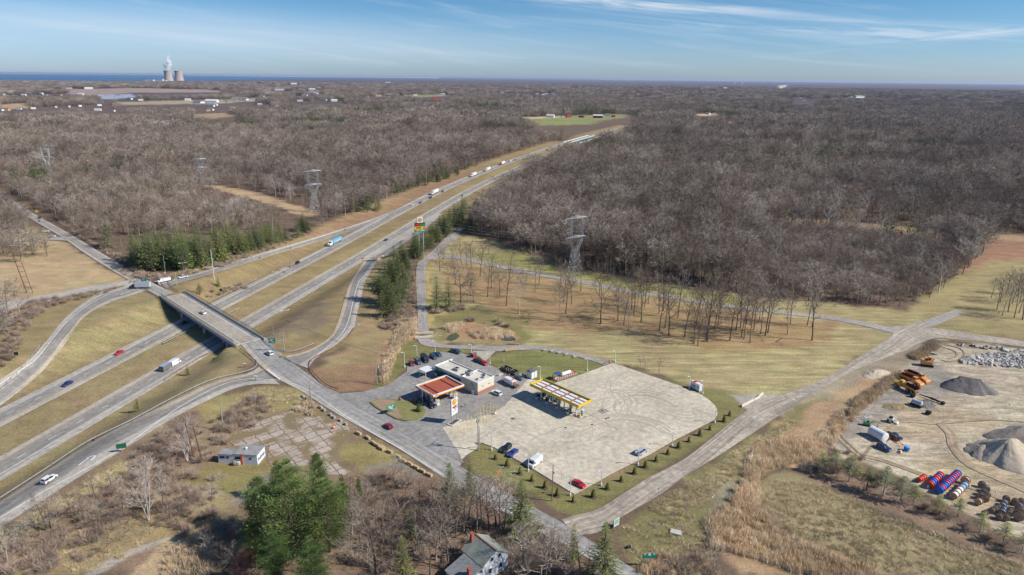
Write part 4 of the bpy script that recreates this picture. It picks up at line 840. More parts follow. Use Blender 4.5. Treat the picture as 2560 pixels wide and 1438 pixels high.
PARK = [(c5(*p), h) for p, h in [((450,530),19),((480,490),17),((587,430),15),((690,460),18),((800,500),18),((900,595),21),((750,480),15),((625,675),17),((683,880),27),((765,870),17),((790,805),16),((825,880),15),((985,820),22),((1025,720),21),((1063,815),14),((1122,795),19),((1195,920),28),((1340,1012),22),((1390,835),16),((1520,765),25),((1560,685),18),((1808,710),18),((1800,1090),21),((1862,1012),25),((1838,880),22),((1928,900),19),((2032,757),21),((2255,1120),29),((2240,800),18),((2448,1083),23)]]
PARK += [(c6(*p), h) for p, h in [((190,858),20),((253,912),22),((307,968),20),((338,740),24),((360,805),26),((405,665),20),((440,880),27),((450,720),22),((475,715),20),((515,682),18),((630,785),22),((633,968),24),((693,935),20),((675,760),20),((735,1025),27),((900,1035),25),((830,825),25),((1003,1110),18),((1045,1128),20),((1020,930),24),((1135,1058),30),((1143,1083),29),((1120,970),22),((1220,955),22),((1262,895),22),((1290,795),20),((1385,1072),24),((1450,965),22),((1495,790),19),((1500,938),28),((1510,1035),23),((1535,1058),22),((1600,1100),21),((1640,960),26),((1620,850),24),((1700,860),21),((1718,1000),28),((1762,1022),28),((1790,990),26),((2000,1008),22),((2030,895),25),((2210,912),18),((2262,930),27),((2262,1073),31),((1560,900),21),((1655,800),19),((1745,770),19)]]
ordw = lambda i: ['first','second','third','fourth','fifth','sixth','seventh','eighth','ninth','tenth','eleventh','twelfth','thirteenth','fourteenth','fifteenth','sixteenth','seventeenth','eighteenth','nineteenth','twentieth','twenty-first','twenty-second','twenty-third','twenty-fourth','twenty-fifth'][i]
PLAB = {}
_ys = sorted(range(len(PARK)), key=lambda i: -PARK[i][0][1]); _n = [len(PARK)//4]*3; _rows = [_ys[:20], _ys[20:40], _ys[40:60], _ys[60:]]
for _nm, _rw in zip(('front row', 'second row', 'third row', 'back row'), _rows):
    for _j, _i in enumerate(sorted(_rw, key=lambda i: PARK[i][0][0])): PLAB[_i] = f'tall bare tree, {ordw(_j)} from the left in the {_nm} of the grass grove'
for i, ((px, py), h) in enumerate(PARK):
    g = G(px, py); wide = px > 1480 and px < 1515
    tree('tall_bare_tree', BARE_M[4+i % 2] if wide or i in (8, 51) else BARE_M[i % 4], g[0], g[1], h/20*(.86 if h > 22 else .9), i*1.7, PLAB[i], 'tall bare trees of the grass grove', sz=h/20*1.02)
for i, (px, py, h) in enumerate([(2492,775,17),(2505,790,16),(2520,780,20),(2535,795,19),(2548,782,21),(2556,800,22),(2500,755,16),(2530,760,18),(2550,755,18),(2478,745,13),(2515,735,15),(2545,738,17)]):
    g = G(px, py); tree('bare_tree', BARE_M[i % 4], g[0], g[1], h/20, i*2.1, 'leafless tree of the small clump on the grass at the right edge', 'bare clump at the right edge')
PALE_M = [(part_mesh(t[0], PALE, 'trunk'), part_mesh(t[1], PALE, 'crown')) for t in [bare_tree(14, 4.5, (8, 5, 4), 201, .03, fork=.2, stems=3), bare_tree(18, 5, (8, 4, 3), 202, .05, fork=.35)]]
for (px, py, h, lab) in [(372,1301,17,'pale many-stemmed bare tree leaning over the scrub in the lower left'), (469,1153,15,'large grey bare tree beside the two rusty poles')]:
    g = G(px, py); tree('pale_bare_tree', PALE_M[0], g[0], g[1], h/14, 1.0, lab)
for (px, py, h, lab) in [(2066,590,25,'white-barked dead tree, the lower left of the pale pair in the wood'), (2092,565,27,'white-barked dead tree, the upper right of the pale pair in the wood'), (2195,625,22,'white-barked tree at the front of the dense wood'), (140,545,16,'pale leaning trunk in the wood above the side road'), (318,560,16,'pale straight trunk in the wood left of the dark evergreens')]:
    g = G(px, py); tree('pale_bare_tree', PALE_M[1], g[0], g[1], h/18, px, lab)
lone = [(118,1326,12,'bare tree beside the slip road, left of a close pair'), (128,1326,12.5,'bare tree beside the slip road, right of a close pair'), (408,1266,10,'thin bare sapling on the grass left of the concrete rubble'), (531,1253,8,'thin bare sapling beside the concrete rubble'), (281,1326,6,'small bare tree below the scrub in the lower left'), (302,1352,7,'small spreading bare tree above the dirt track'), (270,1382,5,'stubby bare sapling near the dirt track'), (71,1354,8,'bare sapling at the lower left edge'),
        (430,1160,8,'dark twisted bare tree in the thicket left of the large grey tree'), (560,1225,6,'dark bare shrub tree near the pine clump'), (1600,915,5,'thin planted sapling behind the truck lot, left of three'), (1613,922,6,'thin planted sapling behind the truck lot, middle of three'), (1647,930,5.5,'thin planted sapling behind the truck lot, right of three'), (1706,1350,4.5,'small bare tree beside the square concrete hatch'), (1685,1310,4.5,'small round bare tree above the square concrete hatch'), (1714,1290,4,'small bare tree nearest the gravel drive'), (1784,1428,9,'bare tree above the reeds at the bottom edge'),
        (985,1205,9,'thin bare tree by the concrete blocks, left one'), (1000,1208,9,'thin bare tree by the concrete blocks, right one'), (1034,1222,7,'thin bare tree below the last concrete block'), (1325,1400,14,'bare tree between the big spruce and the house'), (1362,1455,16,'forked bare tree below the big spruce'), (1352,1462,15,'slim bare tree below the big spruce'), (360,870,4,'small bare shrub on the grass loop beside the bridge')]
for i, (px, py, h, lab) in enumerate(lone):
    g = G(px, py, road=True); tree('bare_tree', BARE_M[i % 6], g[0], g[1], h/20*1.15, i*1.3, lab, sz=h/20)
g = G(940, 1470); tree('big_bare_tree', BARE_M[4], g[0], g[1], 1.25, .4, 'broad crowned bare tree right of the big pine clump', sz=1.15)
BIGT = [(part_mesh(t[0], BARK, 'trunk'), part_mesh(t[1], TWIG, 'crown')) for t in [bare_tree(20, 5.5, (12, 7, 5), 301, .022, fork=.25), bare_tree(20, 4.2, (10, 6, 5), 302, .022, fork=.35)]]
bc = [(900,1360,12),(925,1420,11),(990,1320,11),(1045,1380,13),(1120,1420,14),(1130,1270,11),(1290,1440,12),(1375,1440,12),(1060,1330,13),(1085,1290,12),(1110,1330,14),(1128,1300,13),(1140,1345,15),(1160,1330,15),(1172,1300,14),(1190,1340,16),(1205,1310,14),(1222,1335,15),(1240,1315,14),(1252,1345,16),(1262,1320,15),(1100,1370,14),(1090,1400,14),(1075,1440,13),(1310,1430,13),(1420,1440,12),(1450,1455,13),(1395,1425,11),(905,1300,11),(880,1340,12),(1015,1240,8),(1050,1260,9),(600,1440,9),(520,1400,8),(560,1440,8),(980,1390,10),(1500,1470,9),(330,1240,9),(280,1220,8),(240,1250,8),(180,1290,9),(210,1300,10),(60,1390,9),(20,1410,10),(100,1345,9),(150,1330,8),(360,1200,9),(400,1210,9),(450,1280,8),(430,1320,9),(500,1300,8),(250,1320,8),(310,1290,8),(30,1365,8)]
for i, (px, py, h) in enumerate(bc):
    h *= 1.12; g = G(px, py, road=True); tree('bare_tree', BIGT[i % 2], g[0], g[1], h/20*1.15, i*2.3, 'slender leafless tree among the roadside trees around the old house' if px > 800 else 'leafless tree in the brown scrub of the lower left', 'bare trees around the old house' if px > 800 else 'bare trees in the lower left scrub', sz=h/20)
REDM = (part_mesh(bare_tree(8, 4, (9, 6, 5), 401, .025, fork=.1, stems=3)[0], REDB, 'trunk'), part_mesh(bare_tree(8, 4, (9, 6, 5), 401, .025, fork=.1, stems=3)[1], REDB, 'crown'))
g = G(625, 1455); tree('red_shrub', REDM, g[0], g[1], .9, 0, 'reddish twigged shrub at the bottom edge beside the pines', cat='shrub')
# ---- conifers
SPR = [conifer(16, 3.6, 30, 9, 16, 501+i, 'spruce', size=.62) for i in range(3)]
PIN = [conifer(18, 4.7, 14, 8, 290, 511+i, 'pine', z0=.1, size=.36) for i in range(3)]
SPR_M = [(part_mesh(t[0], PTRUNK, 'trunk'), part_mesh(t[1], NEEDLE, 'crown')) for t in SPR]
PIN_M = [(part_mesh(t[0], PTRUNK, 'trunk'), part_mesh(t[1], PINEN, 'crown')) for t in PIN]
CF_M = [(part_mesh(t[0], PTRUNK, 'trunk'), part_mesh(t[1], PINEN if i % 2 == 0 else NEEDLE, 'crown')) for i, t in enumerate(CF1)]
DK_M = [(part_mesh(t[0], PTRUNK, 'trunk'), part_mesh(t[1], DARKN, 'crown')) for t in CF1]
for px, py, ty, w, k, lab in [(655,1330,1190,1.15,0,'green pine at the left rim of the big pine clump'), (735,1395,1150,1.35,1,'tallest pine in the middle of the big pine clump'), (825,1380,1195,1.2,2,'green pine at the right of the big pine clump'), (700,1250,1150,.8,2,'green pine nearest the derelict building'), (800,1260,1130,.8,0,'olive green pine behind the big clump'),
                              (690,1470,1330,1.0,0,'green pine at the bottom left of the clump'), (785,1490,1340,1.1,1,'green pine cut by the bottom edge right of the clump'), (860,1290,1185,.7,1,'small pine at the right shoulder of the clump'), (900,1260,1190,.45,2,'slim small pine between clump and bare tree'), (640,1420,1290,.9,2,'low green pine over the shaded hollow')]:
    g = G(px, py); h = height_at((px, py), ty); tree('pine_tree', PIN_M[k], g[0], g[1], w*h/22, px, lab, sz=h/18)
for px, py, ty, w, k, lab in [(1125,1275,1157,1.0,0,'dark spruce left of the grass bank, by the main road'), (1175,1235,1145,.8,1,'pale green spruce just behind the dark roadside spruce'), (1302,1340,1197,1.15,2,'tall full spruce beside the main road in front of the truck lot'), (1030,1350,1262,.6,1,'narrow bright green evergreen above the bottom edge'), (1010,1480,1338,.85,0,'bright green spruce cut by the bottom edge'), (1432,1405,1308,.8,1,'greyish green spruce in the road junction corner'), (1507,1460,1305,1.1,2,'dark green spruce below the junction board')]:
    g = G(px, py, road=True); h = height_at((px, py), ty); tree('spruce_tree', SPR_M[k], g[0], g[1], w*h/16, px, lab, sz=h/16)
# half bare conifers along the yard
HB = []
for i in range(2):
    tr, top = conifer(12, 2.2, 12, 8, 9, 601+i, 'spruce', z0=.48, size=.8); _, low = conifer(12, 2.6, 16, 9, 12, 611+i, 'spruce', z0=.06, size=.8)
    low = (low[0].copy(), low[1]); ctr = low[0].reshape(-1, 4, 3); ctr = (ctr-ctr[:, :1])*np.array([1, 1, 1.])*.9+ctr[:, :1]; d = ctr[:, 1]-ctr[:, 3]; ctr[:, 1] -= d*.42; ctr[:, 3] += d*.42; low = (ctr.reshape(-1, 3), low[1])
    tr2 = join([tr, low]); HB.append((part_mesh(tr2, TWIG, 'trunk'), part_mesh(top, NEEDLE, 'crown')))
for i, (px, py, ty) in enumerate([(2053,1182,1133),(2086,1186,1129),(2122,1204,1138),(2166,1226,1169),(2208,1239,1167),(2250,1257,1191),(2283,1262,1213),(2341,1288,1237),(2394,1293,1246),(2449,1332,1282),(2506,1361,1306),(2553,1385,1330)]):
    g = G(px, py); h = height_at((px, py), ty); tree('half_bare_conifer', HB[i % 2], g[0], g[1], h/12*1.75, i*1.9, f'{ordw(i)} half-bare conifer from the left in the row below the yard', 'half-bare conifers in a row below the yard', sz=h/12)
def conif_poly(pts, area, h0, h1, label, group, n=None):
    x, y = in_poly_pts(pts, area)
    for i in range(len(x) if n is None else min(n, len(x))):
        h = random.uniform(h0, h1); k = random.randrange(4); tree('evergreen_tree', (CF_M if random.random() < .72 else DK_M)[k], x[i], y[i], h/14*random.uniform(.95, 1.35), random.random()*6, label, group, sz=h/14)
conif_poly([(955,795),(942,745),(965,695),(1000,660),(1045,628),(1088,594),(1120,562),(1160,520),(1172,522),(1150,572),(1105,603),(1062,632),(1035,662),(1012,740),(1020,792)], 42, 11, 17, 'green pine in the belt between the entry ramp and the trail', 'pines between ramp and trail')
conif_poly([(300,655),(420,694),(480,682),(560,655),(620,632),(600,615),(520,635),(400,650),(310,640)], 44, 17, 25, 'tall evergreen of the dark group beside the road junction', 'evergreens beside the junction')
conif_poly([(560,658),(640,630),(780,584),(775,568),(650,602),(570,640)], 42, 11, 16, 'young green pine in the row above the exit ramp', 'young pines above the exit ramp')
conif_poly([(860,540),(950,530),(945,505),(880,515)], 60, 10, 15, 'green evergreen above the motorway merge', 'evergreens above the merge'); conif_poly([(985,492),(1060,468),(1150,440),(1145,430),(1060,455),(985,480)], 100, 10, 15, 'evergreen in the far row beside the motorway', 'evergreens far along the motorway')
conif_poly([(1165,585),(1195,590),(1180,560),(1165,560)], 60, 11, 14, 'evergreen at the dark mouth of the trail', 'evergreens at the trail mouth')
for i, (px, py, h, lab) in enumerate([(1092,775,19,'left of two tall evergreens beside the trail bend'), (1122,772,18,'right of two tall evergreens beside the trail bend'), (500,738,7,'dark small evergreen on the bank above the bridge'), (546,716,6,'spreading small evergreen at the foot of the white pole'), (470,938,4.5,'lone little pine on the bank below the bridge'), (345,1027,5.5,'lone little pine between the motorway and the slip road'), (1306,483,17,'left of two dark evergreens standing in the wood'), (1325,480,18,'right of two dark evergreens standing in the wood'), (1925,612,8,'bright green small pine alone in the young wood'), (2010,690,10,'green pine at the foot of the tall wood'), (2308,592,9,'spiky green pine in the strip clearing'), (1508,648,13,'narrow green evergreen in the wood left of the pylon field'), (1590,452,13,'evergreen left of the lone cabin in the wood'), (1610,455,12,'middle evergreen beside the lone cabin'), (1632,458,11,'evergreen just left of the lone cabin'), (1560,450,13,'evergreen furthest left of the lone cabin'), (1505,415,18,'tall dark evergreen below the far bridges'), (1400,412,13,'left evergreen below the far bridges'), (1440,412,12,'second evergreen below the far bridges'), (1470,414,13,'third evergreen below the far bridges'), (1490,418,11,'small evergreen below the far bridges'), (1050,1025,2.2,'dark rounded evergreen at the corner of the lawn island'), (270,600,14,'lone evergreen at the left of the junction wood'), (1000,770,4,'')]):
    if not lab: continue
    g = G(px, py, road=True); m_ = (DK_M if 'dark' in lab else CF_M)[i % 4]; tree('evergreen_tree', m_, g[0], g[1], h/14*(1.3 if h < 8 else 1.1), i*1.1, lab, sz=h/14)
# clipped conical shrubs round the lot
ARB = conifer(1.9, .62, 16, 10, 3, 701, 'arb', z0=.02, size=.55)
MULCH = mat('dark_mulch', C(96, 78, 70), .95)
def cone_shrub(px, py, lab, rust=False, s=1.0):
    g = G(px, py, road=True); s = random.uniform(.8, 1.18); r = thing('conical_shrub', lab, 'shrub', (g[0], g[1], g[2]), 0, 'conical shrubs round the truck lot'); r.scale = (s*random.uniform(.85, 1.15), s, s)
    for nm, me in (('trunk', ARB_T), ('crown', ARB_R if rust else ARB_G), ('mulch_ring', ARB_MU)):
        o = bpy.data.objects.new(nm, me); COL.objects.link(o); o.parent = r
_ab = MB(); _ab.lathe([(.35, .35), (.66, .7), (.60, 1.2), (.38, 1.8), (.1, 2.25)], 12); ARB_T = _ab.mesh('trunk', ARBN)
_av = (ARB[1][0]*np.array([1.15, 1.15, 1.2]), ARB[1][1]); ARB_G = part_mesh(_av, ARBN, 'crown'); ARB_R = part_mesh(_av, RUSTN, 'crown')
_m = MB(); _m.lathe([(1.0, .0), (.95, .12), (.2, .2)], 14); ARB_MU = _m.mesh('mulch_ring', MULCH)
_l = [(1200+x/4.794, 1040+y/4.794) for x, y in [(185,520),(325,600),(478,695),(625,780),(778,865),(925,960),(1118,1030)]]
_r = [(1200+x/4.794, 1040+y/4.794) for x, y in [(1355,975),(1525,880),(1690,785),(1850,695),(1983,620),(2110,545),(2250,460),(2378,385)]]+[(1500+x/4.493, 820+y/4.493) for x, y in [(998,1280),(1120,1210),(1233,1145),(1392,1055),(1455,985)]]
for i, p in enumerate(_l): cone_shrub(*p, f'{ordw(i)} conical shrub along the road side of the lot, from the SUV')
for i, p in enumerate(_r): cone_shrub(*p, f'{ordw(i)} conical shrub along the gravel drive, from the near corner' if i != 4 else 'rust brown conical shrub along the gravel drive side of the lot', i == 4)
# ---------------------------------------------------------------- structures
def gp(px, py): return G(px, py, road=True)
def rect_z(pts, z):
    """rectangle through four photo corners at height z -> centre, heading, length, width (first edge = length)"""
    q = [np.array(G(px, py, z)[:2]) for px, py in pts]; c = sum(q)/4; e1 = ((q[1]-q[0])+(q[2]-q[3]))/2; e2 = ((q[3]-q[0])+(q[2]-q[1]))/2
    L_ = np.linalg.norm(e1); u = e1/L_; n = np.array([-u[1], u[0]]); return c, atan2(u[1], u[0]), L_, abs(e2@n)
CONCR = mat('cast_concrete', C(206, 200, 188), .85, var=.12); CONCD = mat('weathered_concrete', C(178, 172, 160), .9, var=.18)
BLUEG = mat('blue_painted_steel', C(70, 104, 160), .5, var=.1); TEAL = mat('teal_painted_steel', C(72, 122, 146), .5)
STEEL = mat('galvanised_steel', C(190, 192, 192), .5, metal=.3, var=.1); FENCE = mat('dark_fence_steel', C(118, 112, 102), .6)
WHITE = paint('white_paint', 238, 238, 236, rough=.5, var=.06); CREAM = paint('cream_wall', 228, 218, 194, rough=.85, var=.12); DARK = paint('dark_rubber', 46, 46, 48, rough=.8)
GLASS = mat('window_glass', (.02, .03, .04), .08, var=.0, spec=.8); BLACKP = paint('black_paint', 40, 40, 44, rough=.5); REDP = paint('red_paint', 214, 54, 44, rough=.45, var=.06)
YELP = paint('yellow_paint', 236, 196, 56, rough=.55, var=.12); ORANP = paint('orange_paint', 238, 140, 60, rough=.5); GREENS = paint('sign_green', 40, 148, 118, rough=.4, var=.05); TIMB = mat('weathered_timber', C(204, 176, 136), .9)
BROWNP = mat('creosoted_pole', C(150, 116, 92), .9, stretch=(1, 1, .1)); GREYP = mat('grey_timber_pole', C(176, 170, 160), .9, stretch=(1, 1, .1)); RUSTP = mat('rusty_pole', C(124, 84, 68), .9); ROOFW = mat('pale_roof_membrane', C(222, 214, 198), .9, var=.22, scale=.5)
# overpass
def overpass():
    a = np.array(G(403.4, 746.9, 0)[:2]); b = np.array(G(583, 864.7, 0)[:2]); L_ = np.linalg.norm(b-a)+1.5; u = (b-a)/np.linalg.norm(b-a); n = np.array([-u[1], u[0]])
    Wd = 13.8; c = (a+b)/2+n*Wd/2; rz = atan2(u[1], u[0]); hw_ = Wd/2
    t = thing('road_bridge', 'long concrete overpass with blue girders and mesh fences carrying the main road over the motorway', 'bridge', (c[0], c[1], 0), rz)
    d = MB(); d.box((0, 0, .12), (L_, Wd, .5), 0, 0); d.box((0, 0, .385), (L_, Wd-2.4, .03), 0, 1)
    for yy in (-3.9, 3.9): d.box((0, yy, .405), (L_, .2, .012), 0, 2)
    d.box((0, 0, .405), (L_, .22, .012), 0, 3)
    d.build('deck', [CONCR, road_mat('bridge_deck_asphalt', C(176, 168, 156)), P_WHITE, P_YEL], t)
    for i, yy in enumerate(np.linspace(-hw_+.5, hw_-.5, 5)):
        g = MB(); g.box((0, yy, -.75), (L_-1, .35, 1.24)); g.box((0, yy, -1.40), (L_-1, .6, .06)); g.build('girder', BLUEG, t)
    for s in (-1, 1):
        p = MB(); p.box((s*0, s*(hw_-.22), .82), (L_+6, .36, .9), 0, 0, top=(L_+6, .26)); p.build('parapet', CONCR, t)
        f = MB(); k = 62
        x0, x1 = (-L_/2+.5, L_/2-.5)
        for i in range(k+1): f.tube((lerp(x0, x1, i/k), s*(hw_-.22), 1.2), (lerp(x0, x1, i/k), s*(hw_-.22), 3.0), .05, n=4)
        for z in (1.5, 1.9, 2.3, 2.7, 3.0): f.tube((x0, s*(hw_-.22), z), (x1, s*(hw_-.22), z), .035, n=4)
        for i in range(k*5): f.tube((lerp(x0, x1, i/k/5), s*(hw_-.22), 1.25), (lerp(x0, x1, i/k/5), s*(hw_-.22), 3.0), .022, n=3, caps=False)
        f.build('fence', FENCE, t)
    for (px, py) in ((438, 799), (490, 838), (548, 877)):
        g = np.array(G(px, py, -6)[:2]); s0 = float((g-c)@u)
        pr = MB(); pr.box((s0, 0, -1.85), (1.1, Wd-1, .85)); cap = pr.build('pier_cap', CONCR, t)
        for yy in (-4.6, -1.6, 1.6, 4.6):
            q = MB(); q.tube((s0, yy, -6.6), (s0, yy, -2.25), .48, n=14); q.build('column', WHITE if yy < 0 else CONCR, t, smooth=False)
    for s in (-1, 1):
        ab = MB(); ab.box((s*(L_/2-.2), 0, -1.3), (1.0, Wd-.4, 2.5)); ab.build('abutment', CONCR, t)
overpass()
def far_bridge(off, y0, y1, lab):
    ym = (y0+y1)/2; s = float(hs(ym)); n_ = math.sqrt(1+s*s); x = float(hx(ym)); c = (x+off/n_, ym-off*s/n_); rz = atan2(1, s); L_ = (y1-y0)*n_; z = float(hroad(*c))+float(lift(*c))
    t = thing('motorway_bridge', lab, 'bridge', (c[0], c[1], z), rz); d = MB(); d.box((0, 0, -.35), (L_, 13.6, .6)); d.build('deck', CONCR, t)
    for q in (-1, 1):
        p = MB(); p.box((0, q*6.9, .4), (L_, .5, 1.3)); p.build('parapet', WHITE, t); g = MB(); g.box((0, q*6.2, -2.0), (L_-2, .5, 2.8)); g.build('girder', TEAL, t)
    for f in (-.22, .2):
        p = MB(); p.box((L_*f, 0, -3.9), (2, 14, 1.2)); p.tube((L_*f, -5.5, -20), (L_*f, -5.5, -4.4), .8, n=8); p.tube((L_*f, 5.5, -20), (L_*f, 5.5, -4.4), .8, n=8); p.build('pier', CONCR, t)
far_bridge(-16, 1340, 1515, 'far motorway bridge with white parapets, the left one of the pair'); far_bridge(16, 1345, 1520, 'far motorway bridge with white parapets, the right one of the pair')
# guardrails: rail and posts
def guardrail(pts, lab, n=50, m=None, off=0, zf=None, posts=True):
    c = smooth_px(pts, n); zf = zf or (lambda x, y: float(hroad(x, y))+float(lift(x, y))*.8); o = (c[0][0], c[0][1], zf(*c[0])); t = thing('guardrail', lab, 'guardrail', o)
    r = MB()
    for i in range(n):
        a = (c[i][0]-o[0], c[i][1]-o[1], zf(*c[i])-o[2]); b = (c[i+1][0]-o[0], c[i+1][1]-o[1], zf(*c[i+1])-o[2]); dx, dy = b[0]-a[0], b[1]-a[1]; q = hypot(dx, dy)+1e-6; nx, ny = -dy/q*.05, dx/q*.05
        for sg in (1,):
            v = [(a[0]-nx, a[1]-ny, a[2]+.5), (b[0]-nx, b[1]-ny, b[2]+.5), (b[0]+nx, b[1]+ny, b[2]+.5), (a[0]+nx, a[1]+ny, a[2]+.5), (a[0]-nx, a[1]-ny, a[2]+.86), (b[0]-nx, b[1]-ny, b[2]+.86), (b[0]+nx, b[1]+ny, b[2]+.86), (a[0]+nx, a[1]+ny, a[2]+.86)]
            r.add(v, [(0, 3, 2, 1), (4, 5, 6, 7), (0, 1, 5, 4), (1, 2, 6, 5), (2, 3, 7, 6), (3, 0, 4, 7)])
    r.build('rail', m or STEEL, t)
    L_ = sum(hypot(*(c[i+1]-c[i])) for i in range(n)); k = min(60, max(3, int(L_/3.8))); pm = MB(); pm.box((0, 0, .38), (.16, .2, .84)); me = pm.mesh('post', BROWNP)
    for i in range(k+1):
        x, y = c[min(n, int(round(i*n/k)))]; ob = bpy.data.objects.new('post', me); COL.objects.link(ob); ob.parent = t; ob.location = (x-o[0]+.12, y-o[1]+.08, zf(x, y)-o[2])
guardrail([(0,1251),(110,1180),(222,1107),(330,1054),(417,1007),(529,954),(600,936),(625,929),(640,920),(642,908),(632,900)], 'grey guardrail along the upper edge of the long slip road', 90)
guardrail([(632,900),(612,884),(601,876)], 'short dark guardrail at the near right corner of the bridge', 14, BROWNP)
guardrail([(645,845),(665,858),(685,873),(700,881),(730,882),(760,873),(786,862)], 'curved guardrail at the mouth of the entry ramp by the green sign', 40)
guardrail([(886,823),(872,842),(840,868),(812,884),(785,898),(776,908),(776,922),(788,940),(815,965),(845,976)], 'dark guardrail round the outside of the entry ramp curve', 60, BROWNP)
guardrail([(512,764),(560,740),(600,720),(642,701)], 'guardrail on the grass side of the westbound carriageway beyond the bridge', 30)
guardrail([(408,862),(440,846),(476,826)], 'short guardrail in the median left of the bridge', 12); guardrail([(566,791),(582,782),(599,775)], 'short guardrail in the median right of the bridge', 12)
guardrail([(398,746),(380,735),(362,728),(345,728),(325,733),(300,742)], 'guardrail round the corner left of the bridge', 30)
guardrail([(446,732),(432,722),(423,712),(421,704)], 'dark guardrail at the far corner of the bridge', 14, BROWNP)
guardrail([(412,953),(440,934),(470,916),(500,897),(525,886)], 'dark guardrail along the eastbound shoulder below the bridge', 30, BROWNP)
guardrail([(0,975),(40,936),(80,894),(101,867)], 'guardrail along the left ramp at the picture edge', 24)
# wire-thin lattice pylons
PYL = mat('pylon_steel', C(200, 202, 202), .6, metal=.2, var=.08)
def pylon(px, py, ty, rz, lab, th=.16):
    g = gp(px, py); H = height_at((px, py), ty); t = thing('lattice_pylon', lab, 'pylon', g, rz, 'power line pylons'); b = MB()
    w0, w1, hw_, hf = H*.10, H*.045, H*.42, H*.62; r = th
    def leg(z): 
        f = z/hw_; w = lerp(w0, w1, f); return [(w, w*.8, z), (-w, w*.8, z), (-w, -w*.8, z), (w, -w*.8, z)]
    zs = [0, hw_*.3, hw_*.55, hw_*.78, hw_]
    for a, c in zip(zs, zs[1:]):
        p, q = leg(a), leg(c)
        for i in range(4): b.tube(p[i], q[i], r*1.2, n=3); b.tube(p[i], q[(i+1) % 4], r*.7, n=3); b.tube(p[(i+1) % 4], q[i], r*.7, n=3); b.tube(q[i], q[(i+1) % 4], r*.7, n=3)
    b.build('tower_base', PYL, t)
    # two masts forking from the waist
    for s in (-1, 1):
        m_ = MB(); w = H*.02; z0, z1 = hw_, H*.93; xs = lambda z: s*lerp(w1*.6, H*.115, min(1, (z-z0)/(H*.16)))
        zz = [z0, z0+H*.08, z0+H*.16, H*.66, H*.76, H*.85, z1]
        for a, c in zip(zz, zz[1:]):
            for k, (ax, ay) in enumerate(((w, w), (-w, w), (-w, -w), (w, -w))):
                bx, by = ((w, w), (-w, w), (-w, -w), (w, -w))[(k+1) % 4]
                m_.tube((xs(a)+ax, ay, a), (xs(c)+ax, ay, c), r, n=3); m_.tube((xs(a)+ax, ay, a), (xs(c)+bx, by, c), r*.6, n=3)
        m_.tube((xs(z1), 0, z1), (xs(z1)*1.35, 0, H), r, n=3)
        m_.build('mast', PYL, t)
    for z, wd in ((H*.62, H*.20), (H*.92, H*.22)):
        a = MB()
        for y in (-H*.02, H*.02):
            a.tube((-wd, 0, z), (0, y, z), r, n=3); a.tube((wd, 0, z), (0, y, z), r, n=3); a.tube((-wd, 0, z), (0, y, z+H*.028), r*.8, n=3); a.tube((wd, 0, z), (0, y, z+H*.028), r*.8, n=3)
            for k in range(7): x0 = lerp(-wd, wd, (k+.5)/8); x1 = lerp(-wd, wd, (k+1)/8); a.tube((x0, y*.6, z), (x1, y*.6, z+H*.022), r*.6, n=3)
        for x in (-wd, -wd*.15, wd): a.tube((x, 0, z), (x, 0, z-H*.05), r*.7, n=4)
        a.build('crossarm', PYL, t)
pylon(1436, 690, 532, radians(38), 'tall lattice pylon on the grass in front of the woodland', .105)
pylon(788, 530, 419, radians(42), 'lattice pylon standing at the end of the tan strip clearing', .16); pylon(507, 462, 392, radians(35), 'lattice pylon in the wood, middle of the three on the left', .22); pylon(122, 432, 368, radians(15), 'lattice pylon in the wood nearest the left edge', .25)
PYLP = [(122,432,368,.34),(507,462,392,.34),(788,530,419,.42),(1436,690,532,.42)]
def line_wires():
    for (a, c) in zip(PYLP, PYLP[1:]):
        A, B = gp(a[0], a[1]), gp(c[0], c[1]); ha, hb = height_at(a[:2], a[2]), height_at(c[:2], c[2]); t = thing('power_line', f'sagging conductors between two lattice pylons, span ending at the pylon {"on the grass" if c[0] > 1000 else "at the strip clearing" if c[0] > 600 else "in the middle wood"}', 'wire', (A[0], A[1], A[2])); d = Vector((B[0]-A[0], B[1]-A[1], B[2]-A[2])); n = Vector((-d.y, d.x, 0)).normalized()
        for f in (.57, .87):
            for o_ in (-1, 0, 1):
                w = MB(); prev = None
                for i in range(17): q = i/16; p = n*o_*ha*.19+d*q+Vector((0, 0, lerp(ha, hb, q)*f-4*q*(1-q)*d.length*.03)); prev and w.tube(prev, p, .045, n=3, caps=False); prev = p
                w.build('conductor', PYL, t)
line_wires()
